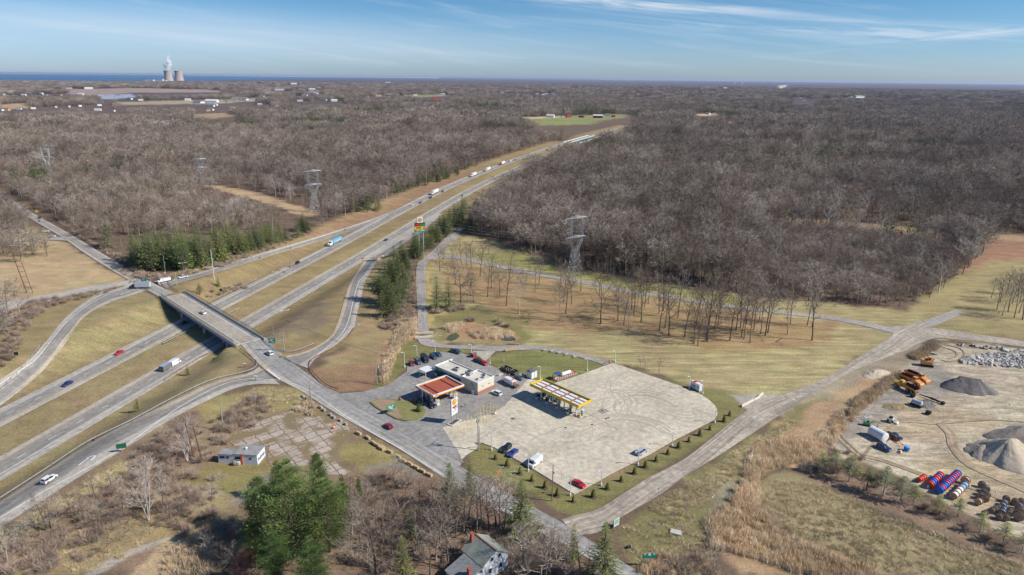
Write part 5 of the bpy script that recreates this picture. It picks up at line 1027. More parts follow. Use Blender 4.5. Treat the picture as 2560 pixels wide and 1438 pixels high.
# poles
def pole(px, py, ty, r, m, lab, cat='pole', name='utility_pole', arms=0, head=None, lean=None, boxn=0, rz=0.6, al=1.2, group=None):
    g = gp(px, py); H = height_at((px, py), ty); t = thing(name, lab, cat, g, rz, group); dx, dy = lean or (0, 0)
    b = MB(); b.tube((0, 0, -.4), (dx, dy, H), r, r*.65, n=8); b.build('pole', m, t)
    for i in range(arms):
        a = MB(); z = H-.25-i*1.1; a.box((dx, dy, z), (al*2, .14, .16)); 
        for x in (-al*.9, -al*.45, al*.45, al*.9): a.tube((dx+x, dy, z), (dx+x, dy, z+.28), .06, n=6)
        a.build('crossarm', GREYP, t)
    for i in range(boxn):
        a = MB(); a.lathe([(.26, 0), (.28, .1), (.28, .8), (.2, .9)], 10, ((-.45 if i % 2 else .45)+dx, .1, H-3.1-.1*i)); a.build('transformer', STEEL if i < 3 else WHITE, t)
    if head == 'lamp':
        a = MB(); a.tube((0, 0, H-.05), (-.8, 0, H+.12), .05, n=5); a.box((-1.0, 0, H+.14), (.7, .32, .16), top=(.5, .2)); a.build('lamp_head', WHITE, t)
    if head == 'tee':
        a = MB(); a.tube((-1.7, 0, H), (1.7, 0, H), .07, n=5); a.box((-1.7, 0, H+.05), (.9, .4, .18)); a.box((1.7, 0, H+.05), (.9, .4, .18)); a.build('lamp_head', WHITE, t)
    return t
def lot_lamp(px, py, ty, lab, rz=0.3):
    g = gp(px, py); H = height_at((px, py), ty); t = thing('lamp_post', lab, 'lamp post', g, rz, 'white lamp posts round the station'); b = MB(); b.lathe([(.32, -.1), (.32, .75), (.22, .85)], 10); b.build('base', WHITE, t)
    b = MB(); b.tube((0, 0, .8), (0, 0, H), .13, .10, n=6); b.build('pole', WHITE, t); b = MB(); b.tube((0, 0, H-.1), (-.7, 0, H+.05), .06, n=5); b.box((-1.0, 0, H+.08), (.8, .42, .2), top=(.6, .3)); b.build('lamp_head', WHITE, t)
LMP = [(1011.8,918.5,881,'left of the maroon car'),(1042.7,897.6,864,'behind the dark hatchback'),(1088,882,851,'behind the two teal cars'),(1178.7,884,861,'behind the red kiosk'),(1224.6,910,884,'on the lawn right of the red parked vehicle'),(1350.4,948,916,'behind the yellow canopy'),(1468,926.7,897,'right of the gas cylinder cage'),(1537.4,906.2,877,'at the far apex of the truck lot'),(1723.2,973,941,'just left of the DEF container'),(1756,985,952,'just right of the DEF container'),(1786.7,1057,1025,'at the rounded corner of the lot'),(1680.3,1116,1080,'midway along the gravel drive side'),(1594.6,1163,1129,'in front of the silver minivan'),(1502.5,1214,1176.6,'between minivan and red car'),(1425.3,1239,1195.4,'at the near corner of the lot'),(1320.6,1178,1137,'in front of the white van'),(1229,1125.5,1087.6,'beside the dark SUV')]
for px, py, ty, w in LMP: lot_lamp(px, py, ty, 'white lamp post '+w)
pole(956.4,963.5,883,.19,BROWNP,'brown utility pole with crossarm by the station entrance',arms=1,al=1.6)
pole(942.5,958.5,902,.16,GREYP,'short grey pole stub left of the brown utility pole'); pole(936,962,905,.12,GREYP,'leaning grey brace pole beside the grey stub',lean=(1.6,.5))
pole(989,1003.5,954,.11,STEEL,'slim steel pole at the tip of the lawn island'); pole(1056.4,1015,962,.11,STEEL,'slim steel pole in front of the small canopy')
pole(1195.4,1127,1034,.2,GREYP,'transformer pole with two crossarms by the lot entrance',arms=2,boxn=3,rz=.9,al=1.9)
pole(1198.5,1127,1066,.15,GREYP,'shorter pole standing right against the transformer pole')
pole(1380,1253,1163,.17,BROWNP,'tall dark pole with a grey box near the corner of the lot',boxn=1)
pole(558.6,1075,999,.22,GREYP,'pale grey pole behind the derelict building'); pole(639,1018.6,976.6,.14,GREYP,'pole with white box behind the bramble thicket',boxn=1); pole(776.4,1000,967,.16,BROWNP,'short pole at the roadside boulders')
pole(535.6,696.5,624,.2,WHITE,'tall white pole on the bank beyond the bridge'); pole(464,714.5,657.4,.12,GREYP,'tee headed lamp pole beside the exit ramp',head='tee',name='lamp_post',cat='lamp post'); pole(441.8,714.5,684,.2,STEEL,'stubby steel pole at the exit ramp junction'); pole(414.6,688,638,.15,GREYP,'grey pole in front of the evergreens')
pole(356,644,606,.15,GREYP,'grey pole among the junction evergreens'); pole(304,616,597,.14,GREYP,'grey pole left of the junction evergreens'); pole(191.4,629.6,590.6,.13,GREYP,'thin pole beside the main road'); pole(155,652,620,.12,GREYP,'thin pole on the tan field'); pole(145,600,567,.13,GREYP,'thin pole at the side road fork')
pole(718.3,845,776.3,.14,BROWNP,'tee headed lamp pole on the dark patch beside the entry ramp',head='tee',name='lamp_post',cat='lamp post'); pole(683.7,838,816,.12,GREYP,'short post behind the green sign'); pole(636.3,921.7,880,.1,GREYP,'thin pole at the slip road corner')
pole(344.5,728,700,.11,STEEL,'signal pole beside the box truck',head='lamp',name='lamp_post',cat='lamp post'); pole(1204,542,499,.14,WHITE,'white lamp pole at the trail in the wood',head='lamp',name='lamp_post',cat='lamp post'); pole(1088,578,560,.12,GREYP,'thin pole beside the dark trail')
pole(505.8,1153,1063,.24,RUSTP,'rust brown pole, right one of the leaning pair',lean=(-1.2,.4),arms=1,al=1.0); pole(485.5,1147.6,1056,.22,RUSTP,'rust brown pole, left one of the leaning pair',lean=(-1.0,.3))
def hframe():
    a, b = gp(68, 732.5), gp(82, 734); H = height_at((68, 732.5), 613); rz = atan2(b[1]-a[1], b[0]-a[0]); w = 3.5; t = thing('pole_frame', 'tall ladder-like frame of two brown poles with rungs at the left edge', 'pole', a, 0)
    for x in (0, w): q = MB(); q.tube((x, 0, -1), (x-w*1.3, 0, H), .26, .16, n=8); q.build('pole', RUSTP if x == 0 else BROWNP, t)
    for k in range(7): q = MB(); z = H*(.12+.11*k); q.tube((-w*1.3*z/H, 0, z), (w-w*1.3*z/H, 0, z), .12, n=6); q.build('rung', RUSTP, t)
    q = MB(); q.tube((-w*1.3-.8, 0, H*.99), (-w*.3+.8, 0, H*.99), .1, n=6); q.build('crossarm', WHITE, t)
hframe()
# overhead wires
def wires(A, hA, B, hB, lab, k=3, sp=.7):
    a, b = gp(*A), gp(*B); t = thing('overhead_wire', lab, 'wire', (a[0], a[1], a[2]+hA)); d = Vector((b[0]-a[0], b[1]-a[1], b[2]+hB-a[2]-hA)); n = Vector((-d.y, d.x, 0)).normalized(); 
    for j in range(k):
        w = MB(); o = n*sp*(j-(k-1)/2); prev = o
        for i in range(1, 13): f = i/12; p = o+d*f+Vector((0, 0, -4*f*(1-f)*d.length*.018)); w.tube(prev, p, .03, n=3, caps=False); prev = p
        w.build('cable', BLACKP, t)
wires((956,963),13.6,(1195,1127),12.6,'overhead wires crossing the station entrance between the utility poles'); wires((1195,1127),12.6,(1380,1253),11.6,'overhead wires over the shrub row on the lot edge'); wires((1380,1253),11.6,(1560,1365),11,'overhead wires above the road junction'); wires((956,963),13.6,(718,845),9,'overhead wires from the utility pole towards the bridge',2)
# ---- cooling towers, plant
def tower(px, lab):
    g = G(px, 205.2, 0); H = height_at((px, 205.2), 177); R = hypot(g[0], g[1]); s = R/1786/1.0
    t = thing('cooling_tower', lab, 'cooling tower', (g[0], g[1], 0)); b = MB(); pr = []
    for i in range(13): f = i/12; r = 8.0+3.3*((f-.78)/.78)**2*(1 if f < .78 else 2.2); pr.append((r*s, H*f))
    b.lathe(pr, 32); b.build('shell', mat('tower_concrete', C(192, 178, 168), .9), t, smooth=True); b = MB(); b.lathe([(pr[-1][0]*1.03, H-3), (pr[-1][0]*1.03, H+1), (pr[-1][0]*.9, H+1)], 32); b.build('rim', CONCD, t); return g, H, s
g1 = tower(422.5, 'steaming cooling tower on the lake shore, the left one'); tower(449, 'cooling tower on the lake shore without steam, the right one')
def plume(g, H, s):
    m = bpy.data.materials.new('steam'); m.use_nodes = True; nt = m.node_tree; nt.nodes.clear(); o = nt.nodes.new('ShaderNodeOutputMaterial'); v = nt.nodes.new('ShaderNodeBsdfPrincipled'); v.inputs['Base Color'].default_value = (.95, .95, .97, 1); v.inputs['Roughness'].default_value = 1; v.inputs['Alpha'].default_value = .2; v.inputs['Subsurface Weight'].default_value = 0; nt.links.new(v.outputs[0], o.inputs['Surface'])
    b = MB(); 
    for dx, dz, r in ((0, 3.5, 6.5), (1, 9, 8), (5, 13, 7), (-3, 13, 6), (3, 20, 6), (7, 19, 4.5), (4.5, 27, 3.6), (5.5, 32, 2.2)):
        n = len(b.v); b.lathe([(r*s*math.sin(pi*k/7)+.01, -r*s*cos(pi*k/7)) for k in range(8)], 12, (dx*s, 0, dz*s))
    o = b.build('steam_plume', m, None, (g[0], g[1], H)); o['kind'] = 'stuff'; o['label'] = 'white steam rising from the left cooling tower'; o['category'] = 'steam'
plume(*g1)
def plant_block(px, w, h, m, lab):
    g = G(px, 205.5, 0); r = hypot(g[0], g[1]); s = r/1786; t = thing('power_plant_building', lab, 'building', (g[0], g[1], 0), 0); b = MB(); b.box((0, 0, h*s/2), (w*s, 60, h*s)); b.build('wall', m, t); b = MB(); b.box((0, 0, h*s+.5), (w*s+4, 64, 3)); b.build('roof', WHITE, t)
plant_block(377, 15, 5, mat('pale_green_wall', C(206, 220, 206), .8), 'pale green power plant hall left of the cooling towers'); plant_block(400, 16, 6, CREAM, 'cream power plant hall beside the steaming tower'); plant_block(363, 6, 3, WHITE, 'low white plant building furthest left'); plant_block(413, 6, 3.5, WHITE, 'small white plant building at the foot of the steaming tower')
def wtower(px, py, ty, lab):
    g = G(px, py); H = height_at((px, py), ty); s = hypot(g[0], g[1])/1850; t = thing('water_tower', lab, 'water tower', g); b = MB(); b.tube((0, 0, 0), (0, 0, H*.75), 1.2*s*.6, n=10); b.build('stem', WHITE, t); b = MB(); b.lathe([(.6*s, H*.68), (2.2*s, H*.8), (2.2*s, H*.92), (.5*s, H)], 14); b.build('tank', WHITE, t, smooth=True)
wtower(1854, 217, 206, 'white water tower on the horizon, the taller right one'); wtower(1836, 212, 206, 'small white water tower on the horizon, the left one')
# ---- distant houses
RM = [mat('far_roof_grey', C(140, 134, 130), .9), mat('far_roof_white', C(226, 226, 224), .8), mat('far_roof_brown', C(140, 112, 96), .9), mat('far_roof_blue', C(120, 132, 160), .8)]
TANW = mat('tan_wall', C(214, 178, 140), .9); REDW = mat('barn_red_wall', C(178, 50, 44), .8)
places = {}
def far_house(px, py, k, L_, i):
    g = G(px, py); wd = L_*.55; L_ *= 1.25; hh = 5.0 if L_ < 25 else 7.0; rz = random.uniform(-.5, .5) if L_ > 18 else random.uniform(-1.2, 1.2)
    wall = {'w': WHITE, 't': TANW, 'r': REDW, 'R': REDW, 'n': REDW, 'W': WHITE}[k]; roof = {'w': RM[i % 2], 't': RM[2], 'r': REDW, 'R': RM[1], 'n': RM[3], 'W': RM[0]}[k]
    kind = {'w': 'white house', 't': 'tan building', 'r': 'red barn', 'R': 'long red barn with white roof', 'n': 'red barn with blue roof', 'W': 'white farmhouse'}[k]
    if L_ >= 30 and k == 'w': kind = 'long white building'
    side = 'far left' if px < 420 else 'left' if px < 860 else 'centre left' if px < 1300 else 'centre' if px < 1560 else 'right'
    key = (kind, side); lst = places.setdefault(key, [])
    if i < 0: lst.append(px); return
    near_ = f'{ordw(sorted(lst).index(px))} from the left'
    t = thing('distant_barn' if 'barn' in kind else 'distant_house', f'{kind} in the distant {side} woods, {near_}', 'barn' if 'barn' in kind else 'house', g, rz, 'distant buildings among the woods')
    b = MB(); b.box((0, 0, hh/2-.3), (L_, wd, hh+.6)); b.side([(-L_/2, hh), (L_/2, hh), (L_/2, hh+.01), (-L_/2, hh+.01)], -wd/2, wd/2); b.build('wall', wall, t)
    b = MB(); rh = wd*.28; b.add([(-L_/2-.4, -wd/2-.4, hh), (L_/2+.4, -wd/2-.4, hh), (L_/2+.4, wd/2+.4, hh), (-L_/2-.4, wd/2+.4, hh), (-L_/2-.4, 0, hh+rh), (L_/2+.4, 0, hh+rh)], [(0, 1, 5, 4), (2, 3, 4, 5), (1, 2, 5), (3, 0, 4), (0, 3, 2, 1)]); b.build('roof', roof, t)
for px, py, k, L_ in FAR_HOUSES: far_house(px, py, k, L_, -1)
for i, (px, py, k, L_) in enumerate(FAR_HOUSES): far_house(px, py, k, L_, i)
g = gp(1668, 440); t = thing('lone_cabin', 'lone tan cabin with green roof in a wood clearing', 'house', g, .1); b = MB(); b.box((0, 0, 1.7), (17, 9, 3.6)); b.build('wall', TANW, t); b = MB(); b.add([(-9, -5, 3.4), (9, -5, 3.4), (9, 5, 3.4), (-9, 5, 3.4), (-9, 0, 6.2), (9, 0, 6.2)], [(0, 1, 5, 4), (2, 3, 4, 5), (1, 2, 5), (3, 0, 4), (0, 3, 2, 1)]); b.build('roof', mat('green_roof', C(96, 116, 104), .8), t)
# ---- station shop
def shop():
    Z = 4.4; S0 = np.array(G(1194.5, 989.4, 0)[:2]); E0 = np.array(G(1235.4, 971, 0)[:2]); N1 = np.array(G(1149.5, 891.8, Z)[:2]); W1 = np.array(G(1100.3, 911, Z)[:2]); W2 = np.array(G(1127, 897.6, Z)[:2])
    e = E0-S0; wd = np.linalg.norm(e); u = e/wd; n = np.array([-u[1], u[0]]); n = n if (W1-S0)@n > 0 else -n
    Lf = float((W1-S0)@n); Ln = float((N1-S0)@n); x2 = float((W2-S0)@u)
    rz = atan2(n[1], n[0]); c = (S0[0], S0[1], .35)   # local x runs back along the long side, local y runs towards -e
    sgn = 1 if (n[0]*-u[1]+n[1]*u[0])*-1 > 0 else -1
    t = thing('station_shop', 'long cream single-storey station shop with flat roof and rooftop units', 'shop', c, rz)
    cr = n[0]*u[1]-n[1]*u[0]; sy = 1 if cr > 0 else -1   # +u is at local y = sy*
    def Y(v): return sy*v
    A = Lf*.36
    def block(x0, x1, y0, y1, h, nm='wall'):
        b = MB(); b.box(((x0+x1)/2, Y((y0+y1)/2), h/2), (x1-x0, abs(y1-y0), h)); b.build(nm, CREAM, t)
        r = MB(); r.box(((x0+x1)/2, Y((y0+y1)/2), h+.02), (x1-x0-.5, abs(y1-y0)-.5, .05)); r.build('roof', ROOFW, t)
        p = MB(); th = .28
        for (cx, cy, lx, ly) in (((x0+x1)/2, y0+th/2, x1-x0, th), ((x0+x1)/2, y1-th/2, x1-x0, th), (x0+th/2, (y0+y1)/2, th, abs(y1-y0)-2*th), (x1-th/2, (y0+y1)/2, th, abs(y1-y0)-2*th)): p.box((cx, Y(cy), h+.28), (lx, ly, .55))
        p.build('parapet', WHITE, t)
    block(0, A, 0, wd, 4.6); block(A+.01, Lf, 0.3, wd*.92, 4.1); block(Lf+.01, Ln, max(.5, x2), wd*.85, 4.0)
    b = MB(); b.box((A/2, Y(wd+.02), .6), (A+.1, .1, 1.3)); b.box((-.03, Y(wd/2), .6), (.1, wd+.1, 1.3)); b.build('brick_base', mat('brick_base', C(184, 122, 104), .9), t)
    for x0, x1 in ((A+.8, A+7.5), (A+8.6, min(Lf-.5, A+15.5))):
        b = MB(); b.side([(x0, 2.5), (x1, 2.5), (x1, 2.52), (x0, 2.52)], Y(-1.1), Y(.25)); b.v = b.v; b = MB(); y0, y1 = Y(-1.2), Y(.28); b.add([(x0, y0, 2.3), (x1, y0, 2.3), (x1, y1, 3.4), (x0, y1, 3.4), (x0, y1, 2.3), (x1, y1, 2.3)], [(0, 1, 2, 3), (0, 3, 4), (1, 5, 2), (0, 4, 5, 1)]); b.build('awning', mat('dark_green_awning', C(36, 84, 84), .7), t)
        b = MB(); b.box(((x0+x1)/2, Y(.26), 1.4), (x1-x0-.8, .1, 1.8)); b.build('window', GLASS, t)
    b = MB(); b.box((Lf+.3-3.2, Y(.1), 3.7), (3.6, .3, .9), 0, 0); b.box((Lf-3.8, Y(-.07), 3.7), (1.5, .06, .6), 0, 1); b.build('sign_panel', [GREENS, YELP], t)
    b = MB(); b.box((Lf+2.4, Y(-2.0), 3.0), (4.6, 5.0, .25)); b.tube((Lf+4.3, Y(-4.1), 0), (Lf+4.3, Y(-4.1), 2.9), .14, n=6); b.tube((Lf+.5, Y(-4.1), 0), (Lf+.5, Y(-4.1), 2.9), .14, n=6); b.build('porch_canopy', WHITE, t)
    b = MB(); b.box((A*.35, Y(-.03), 3.3), (1.5, .1, 1.0), 0, 1); b.box((A*.35, Y(-.09), 3.3), (.9, .06, .5), 0, 0); b.build('wall_sign', [WHITE, paint('purple_sign', 90, 70, 120)], t)
    for x, y in ((-.05, .3), (-.05, .68)): b = MB(); b.box((x, Y(wd*y), 2.9), (.12, .5, .35)); b.build('wall_lamp', BLACKP, t)
    AC = mat('rooftop_unit', C(176, 176, 170), .6)
    for x, y, a, h, z in ((A*.95, .42, 2.6, 1.5, 4.6), (A*.28, .62, 1.2, .8, 4.6), (A*.42, .85, 1.3, .9, 4.6), (A*.3, .28, 1.0, .6, 4.6), (A+7, .45, 2.2, 1.2, 4.1)):
        b = MB(); b.box((x, Y(wd*y), z+.03+h/2), (a, a*.8, h), .1, 0); b.box((x, Y(wd*y), z+.05+h), (a*.6, a*.5, .14), .1, 1); b.build('rooftop_unit', [AC, DARK], t)
    b = MB(); b.tube((A+9, Y(wd*.5), 4.1), (A+9, Y(wd*.5), 8.2), .06, n=4); b.box((A+9, Y(wd*.5), 6.6), (.9, .06, .06)); b.box((A+9, Y(wd*.5), 5.6), (.9, .06, .06)); b.build('antenna', GREYP, t)
    return S0, u, n, wd
SH = shop()
# ---- fuel canopies
def pecten(b, c, r, ax, mi_y=0, mi_r=1, t=.06):
    """scallop shell emblem: c centre, ax = (right, up, out) unit vectors"""
    R_, U_, O_ = map(Vector, ax); c = Vector(c)
    def poly(k, off, th, mi):
        pts = []; n = 7
        for i in range(n*4+1):
            a = radians(lerp(-28, 208, i/(n*4))); rr = r*k*(1+.07*abs(math.sin(i/4*pi))); pts.append(R_*cos(a)*rr+U_*(math.sin(a)*rr*.95+r*.05))
        pts += [R_*(-.34*r*k)+U_*(-.95*r*k), R_*(.34*r*k)+U_*(-.95*r*k)]
        m = len(pts); vs = [c+p+O_*off for p in pts]+[c+p+O_*(off+th) for p in pts]; b.add(vs, [tuple(range(m, 2*m))]+[(i, (i+1) % m, m+(i+1) % m, m+i) for i in range(m)], mi)
    poly(1.0, 0, t, mi_r); poly(.84, t, t*.6, mi_y)
    for i in range(6):
        a = radians(lerp(10, 170, i/5)); d = R_*cos(a)+U_*math.sin(a); q = c+O_*(t*1.65)+U_*(-.55*r); s = d.cross(O_)*.022*r; e = c+O_*(t*1.65)+d*r*.78; b.add([q-s, q+s, e+s, e-s], [(0, 1, 2, 3)], mi_r)
def small_canopy():
    c, rz, L_, Wd = rect_z([(1039.3,962.7),(1113.6,938.8),(1160.3,960.2),(1083.6,988.5)], 5.9); L_ = max(L_, 14); t = thing('fuel_canopy', 'small fuel canopy with rust red roof and white and orange fascia', 'canopy', (c[0], c[1], .35), rz)
    b = MB(); b.box((0, 0, 4.75), (L_-.4, Wd-.4, .3)); b.build('roof', mat('rust_red_roof', C(178, 92, 68), .9, scale=.5), t)
    for y in (-Wd*.18, Wd*.22): b = MB(); b.box((L_*.0, y, 4.98), (L_*.0+.18, .18, .12)); 
    for x in (-L_*.28, L_*.26): b = MB(); b.box((x, 0, 5.0), (.28, Wd-1.6, .2)); b.build('roof_beam', DARK, t)
    for (cx, cy, lx, ly) in ((0, -Wd/2, L_+.3, .3), (0, Wd/2, L_+.3, .3), (-L_/2, 0, .3, Wd-.3), (L_/2, 0, .3, Wd-.3)):
        b = MB()
        for z0, z1, mi in ((4.5, 4.78, 2), (4.78, 5.1, 1), (5.1, 5.55, 0)):
            k = .02*(2-mi); b.box((cx, cy, (z0+z1)/2), (lx+k, ly+k, z1-z0), 0, mi)
        b.build('fascia', [WHITE, YELP, paint('orange_red', 228, 96, 50)], t)
    b = MB(); b.box((-L_*.5-.2, -Wd*.5+1.5, 5.1), (.06, 1.3, 1.3), 0, 2); pecten(b, (-L_*.5-.24, -Wd*.5+1.5, 5.1), .5, ((0, -1, 0), (0, 0, 1), (-1, 0, 0))); b.box((-L_*.5+1.5, -Wd*.5-.2, 5.1), (1.3, .06, 1.3), 0, 2); pecten(b, (-L_*.5+1.5, -Wd*.5-.24, 5.1), .5, ((1, 0, 0), (0, 0, 1), (0, -1, 0))); b.build('shell_emblem', [YELP, REDP, WHITE], t)
    for x in (-L_*.3, L_*.3):
        for y in (-Wd*.28, Wd*.28):
            b = MB(); b.box((x, y, 2.25), (.4, .4, 4.5)); b.build('column', WHITE, t)
    r_ = []
    for i, x in enumerate((-L_*.3, L_*.3)):
        for j, y in enumerate((-Wd*.05, Wd*.42*.0-Wd*.4)):
            a = rz; wx, wy = c[0]+x*cos(a)-y*sin(a), c[1]+x*sin(a)+y*cos(a)
            p = thing('fuel_pump', f'white and yellow fuel pump under the small canopy, {["left", "right"][i]} island, {["inner", "outer"][j]} one', 'fuel pump', (wx, wy, .36), rz, 'fuel pumps under the small canopy')
            q = MB(); q.box((0, 0, .1), (1.6, 1.0, .2)); q.build('plinth', CONCR, p); q = MB(); q.box((0, 0, 1.15), (.95, .55, 1.9)); q.build('housing', WHITE, p); q = MB(); q.box((0, 0, 2.2), (1.1, .62, .3)); q.build('topper', YELP, p); q = MB(); q.box((0, -.3, 1.45), (.5, .05, .4)); q.build('screen', BLACKP, p)
small_canopy()
def truck_canopy():
    c, rz, L_, Wd = rect_z([(1326.3,958.8),(1445.4,1013.6),(1478.2,999),(1357.7,946.4)], 6.4); t = thing('truck_fuel_canopy', 'long yellow fascia truck fuelling canopy on white columns', 'canopy', (c[0], c[1], .35), rz)
    b = MB(); b.box((0, 0, 5.15), (L_-.3, Wd-.3, .2)); b.build('roof_deck', mat('canopy_deck_grey', C(120, 118, 116), .9), t)
    for x in range(5):
        for y in range(3):
            b = MB(); xx = lerp(-L_/2, L_/2, (x+.5)/5); b.box((xx, lerp(-Wd/2, Wd/2, (y+.5)/3), 5.36), (L_/5-1.1, Wd/3-.75, .16)); b.build('roof_panel', WHITE, t)
    for x in range(4): b = MB(); b.box((lerp(-L_/2, L_/2, (x+1)/5), 0, 5.42), (.42, Wd-.5, .3)); b.build('cross_beam', mat('rust_beam', C(186, 110, 96), .8), t)
    for (cx, cy, lx, ly) in ((0, -Wd/2, L_+.3, .22), (0, Wd/2, L_+.3, .22), (-L_/2, 0, .22, Wd-.22), (L_/2, 0, .22, Wd-.22)): b = MB(); b.box((cx, cy, 5.55), (lx, ly, 1.15)); b.build('fascia', YELP, t)
    for i, x in enumerate(np.linspace(-L_*.34, L_*.40, 4)):
        for y in (-Wd*.22, Wd*.25): b = MB(); b.box((x, y, 2.55), (.36, .36, 5.1)); b.build('column', WHITE, t)
    for i, x in enumerate(np.linspace(-L_*.25, L_*.45, 4)):
        y = 0; wx, wy = c[0]+x*cos(rz)-y*sin(rz), c[1]+x*sin(rz)+y*cos(rz); p = thing('diesel_pump', f'{ordw(i)} diesel pump from the shop end under the yellow canopy', 'fuel pump', (wx, wy, .38), rz, 'diesel pumps under the yellow canopy')
        q = MB(); q.box((0, 0, .1), (1.4, 3.2, .2)); q.build('plinth', CONCR, p); q = MB(); q.box((0, .5, 1.2), (.9, .9, 2.0)); q.build('housing', STEEL, p); q = MB(); q.lathe([(.4, .2), (.4, 1.0), (.3, 1.1)], 10, (0, -1.0, 0)); q.build('bin', YELP if i else DARK, p); q = MB(); q.box((0, .5, 2.3), (1.0, .95, .2)); q.build('topper', WHITE, p)
truck_canopy()
# ---- other station things
def simple(name, lab, cat, px, py, rz, parts, group=None, dz=.0):
    g = gp(px, py); t = thing(name, lab, cat, (g[0], g[1], g[2]+float(lift(g[0], g[1]))*1.1+dz), rz, group)
    for nm, m, fn in parts: b = MB(); fn(b); b.build(nm, m, t)
    return t
def gable(b, L_, Wd, h, rh, ov=.15): b.add([(-L_/2-ov, -Wd/2-ov, h), (L_/2+ov, -Wd/2-ov, h), (L_/2+ov, Wd/2+ov, h), (-L_/2-ov, Wd/2+ov, h), (-L_/2-ov, 0, h+rh), (L_/2+ov, 0, h+rh)], [(0, 1, 5, 4), (2, 3, 4, 5), (1, 2, 5), (3, 0, 4), (0, 3, 2, 1)])
def gwall(b, L_, Wd, h, rh):
    b.box((0, 0, h/2), (L_, Wd, h)); b.add([(L_/2-.01, -Wd/2, h), (L_/2-.01, Wd/2, h), (L_/2-.01, 0, h+rh), (-L_/2+.01, -Wd/2, h), (-L_/2+.01, Wd/2, h), (-L_/2+.01, 0, h+rh)], [(0, 1, 2), (4, 3, 5)])
DKROOF = mat('dark_shingles', C(110, 108, 114), .9)
rz_sh = atan2(SH[1][1], SH[1][0])
simple('white_shed', 'white garden shed with dark gable roof beside the yellow canopy', 'shed', 1329, 944, rz_sh, [('wall', WHITE, lambda b: gwall(b, 3.4, 3.0, 3.0, .75)), ('roof', DKROOF, lambda b: gable(b, 3.4, 3.0, 3.0, .75, .12)), ('door', WHITE, lambda b: b.box((1.73, 0, 1.1), (.05, 1.5, 2.2)))])
simple('generator_box', 'low grey equipment cabinet left of the white shed', 'cabinet', 1302, 944, rz_sh, [('housing', STEEL, lambda b: b.box((0, 0, .65), (2.6, 1.6, 1.3), top=(2.4, 1.4))), ('grille', DARK, lambda b: b.box((-.3, -.81, .7), (.9, .04, .8))), ('base', CONCR, lambda b: b.box((0, 0, .04), (3.0, 2.0, .12)))])
simple('red_kiosk', 'small dark red kiosk with sloping roof by the curving path', 'kiosk', 1184, 893, rz_sh, [('wall', paint('kiosk_red', 168, 50, 48, rough=.7), lambda b: gwall(b, 2.1, 1.9, 1.6, .6)), ('roof', DKROOF, lambda b: gable(b, 2.1, 1.9, 1.6, .6)), ('opening', BLACKP, lambda b: b.box((1.06, 0, .8), (.04, .8, 1.0)))])
g0, g1_ = gp(1253, 918), gp(1296, 938)
def trough(b, L_=8.6, W_=2.6, h=1.3):
    for (cx, cy, lx, ly) in ((0, -W_/2, L_, .14), (0, W_/2, L_, .14), (-L_/2, 0, .14, W_), (L_/2, 0, .14, W_)): b.box((cx, cy, h/2), (lx, ly, h))
simple('sunken_container', 'long open dark container on the lawn behind the shop', 'container', 1275, 930, atan2(g1_[1]-g0[1], g1_[0]-g0[0]), [('wall', mat('brown_steel', C(112, 98, 88), .8), trough), ('floor', DARK, lambda b: b.box((0, 0, .1), (8.3, 2.3, .1))), ('pipe', STEEL, lambda b: (b.tube((-2, 0, 1.2), (3, 0, 1.2), .12, n=6), b.tube((1, -1.2, .9), (1, 1.2, 1.4), .1, n=6))), ('frame', WHITE, lambda b: (b.tube((-.6, -1.5, 0), (-.6, -1.5, 1.9), .08), b.tube((.6, -1.5, 0), (.6, -1.5, 1.9), .08)))])
simple('concrete_pit', 'small open concrete pit box on the lawn beside the container', 'pit', 1250, 938, rz_sh, [('wall', CONCR, lambda b: trough(b, 2.8, 1.3, .35)), ('tank', STEEL, lambda b: b.tube((-.9, 0, .25), (.9, 0, .25), .3, n=8))])
for i, (px, py) in enumerate([(1246,925),(1241,931),(1263,940.5),(1273,941.5)]): simple('bollard', f'pale yellow bollard on the lawn behind the shop, {ordw(i)} from the container', 'bollard', px, py, 0, [('post', paint('pale_yellow', 232, 224, 180), lambda b: b.lathe([(.1, 0), (.1, 1.1), (.04, 1.18)], 8))], 'bollards on the lawn behind the shop')
for i, (px, py) in enumerate([(1342,1000),(1366.5,1011.5),(1392,1023.5),(1418,1036.5)]): simple('white_planter', f'round white tub in front of the yellow canopy, {ordw(i)} from the shop', 'planter', px, py, 0, [('tub', WHITE, lambda b: b.lathe([(.55, 0), (.6, .1), (.6, .95), (.5, 1.0)], 16)), ('soil', mat('tub_soil', C(150, 140, 130)), lambda b: b.lathe([(.5, .98), (.48, 1.03)], 16))], 'white tubs before the yellow canopy', dz=.12)
simple('white_planter', 'lone white tub in the yellow hatched area', 'planter', 1237, 1037, 0, [('tub', WHITE, lambda b: b.lathe([(.45, 0), (.5, .1), (.5, .95), (.4, 1.0)], 14)), ('soil', MATS['tub_soil'], lambda b: b.lathe([(.4, .98), (.38, 1.03)], 14))], dz=.1)
simple('ice_chest', 'white ice chest against the shop wall corner', 'ice chest', 1186, 985, rz_sh, [('cabinet', WHITE, lambda b: b.box((0, 0, 1.0), (2.2, 1.1, 2.0))), ('door', paint('door_grey', 208, 212, 218), lambda b: (b.box((-.5, -.57, 1.0), (.9, .04, 1.5)), b.box((.5, -.57, 1.0), (.9, .04, 1.5))))])
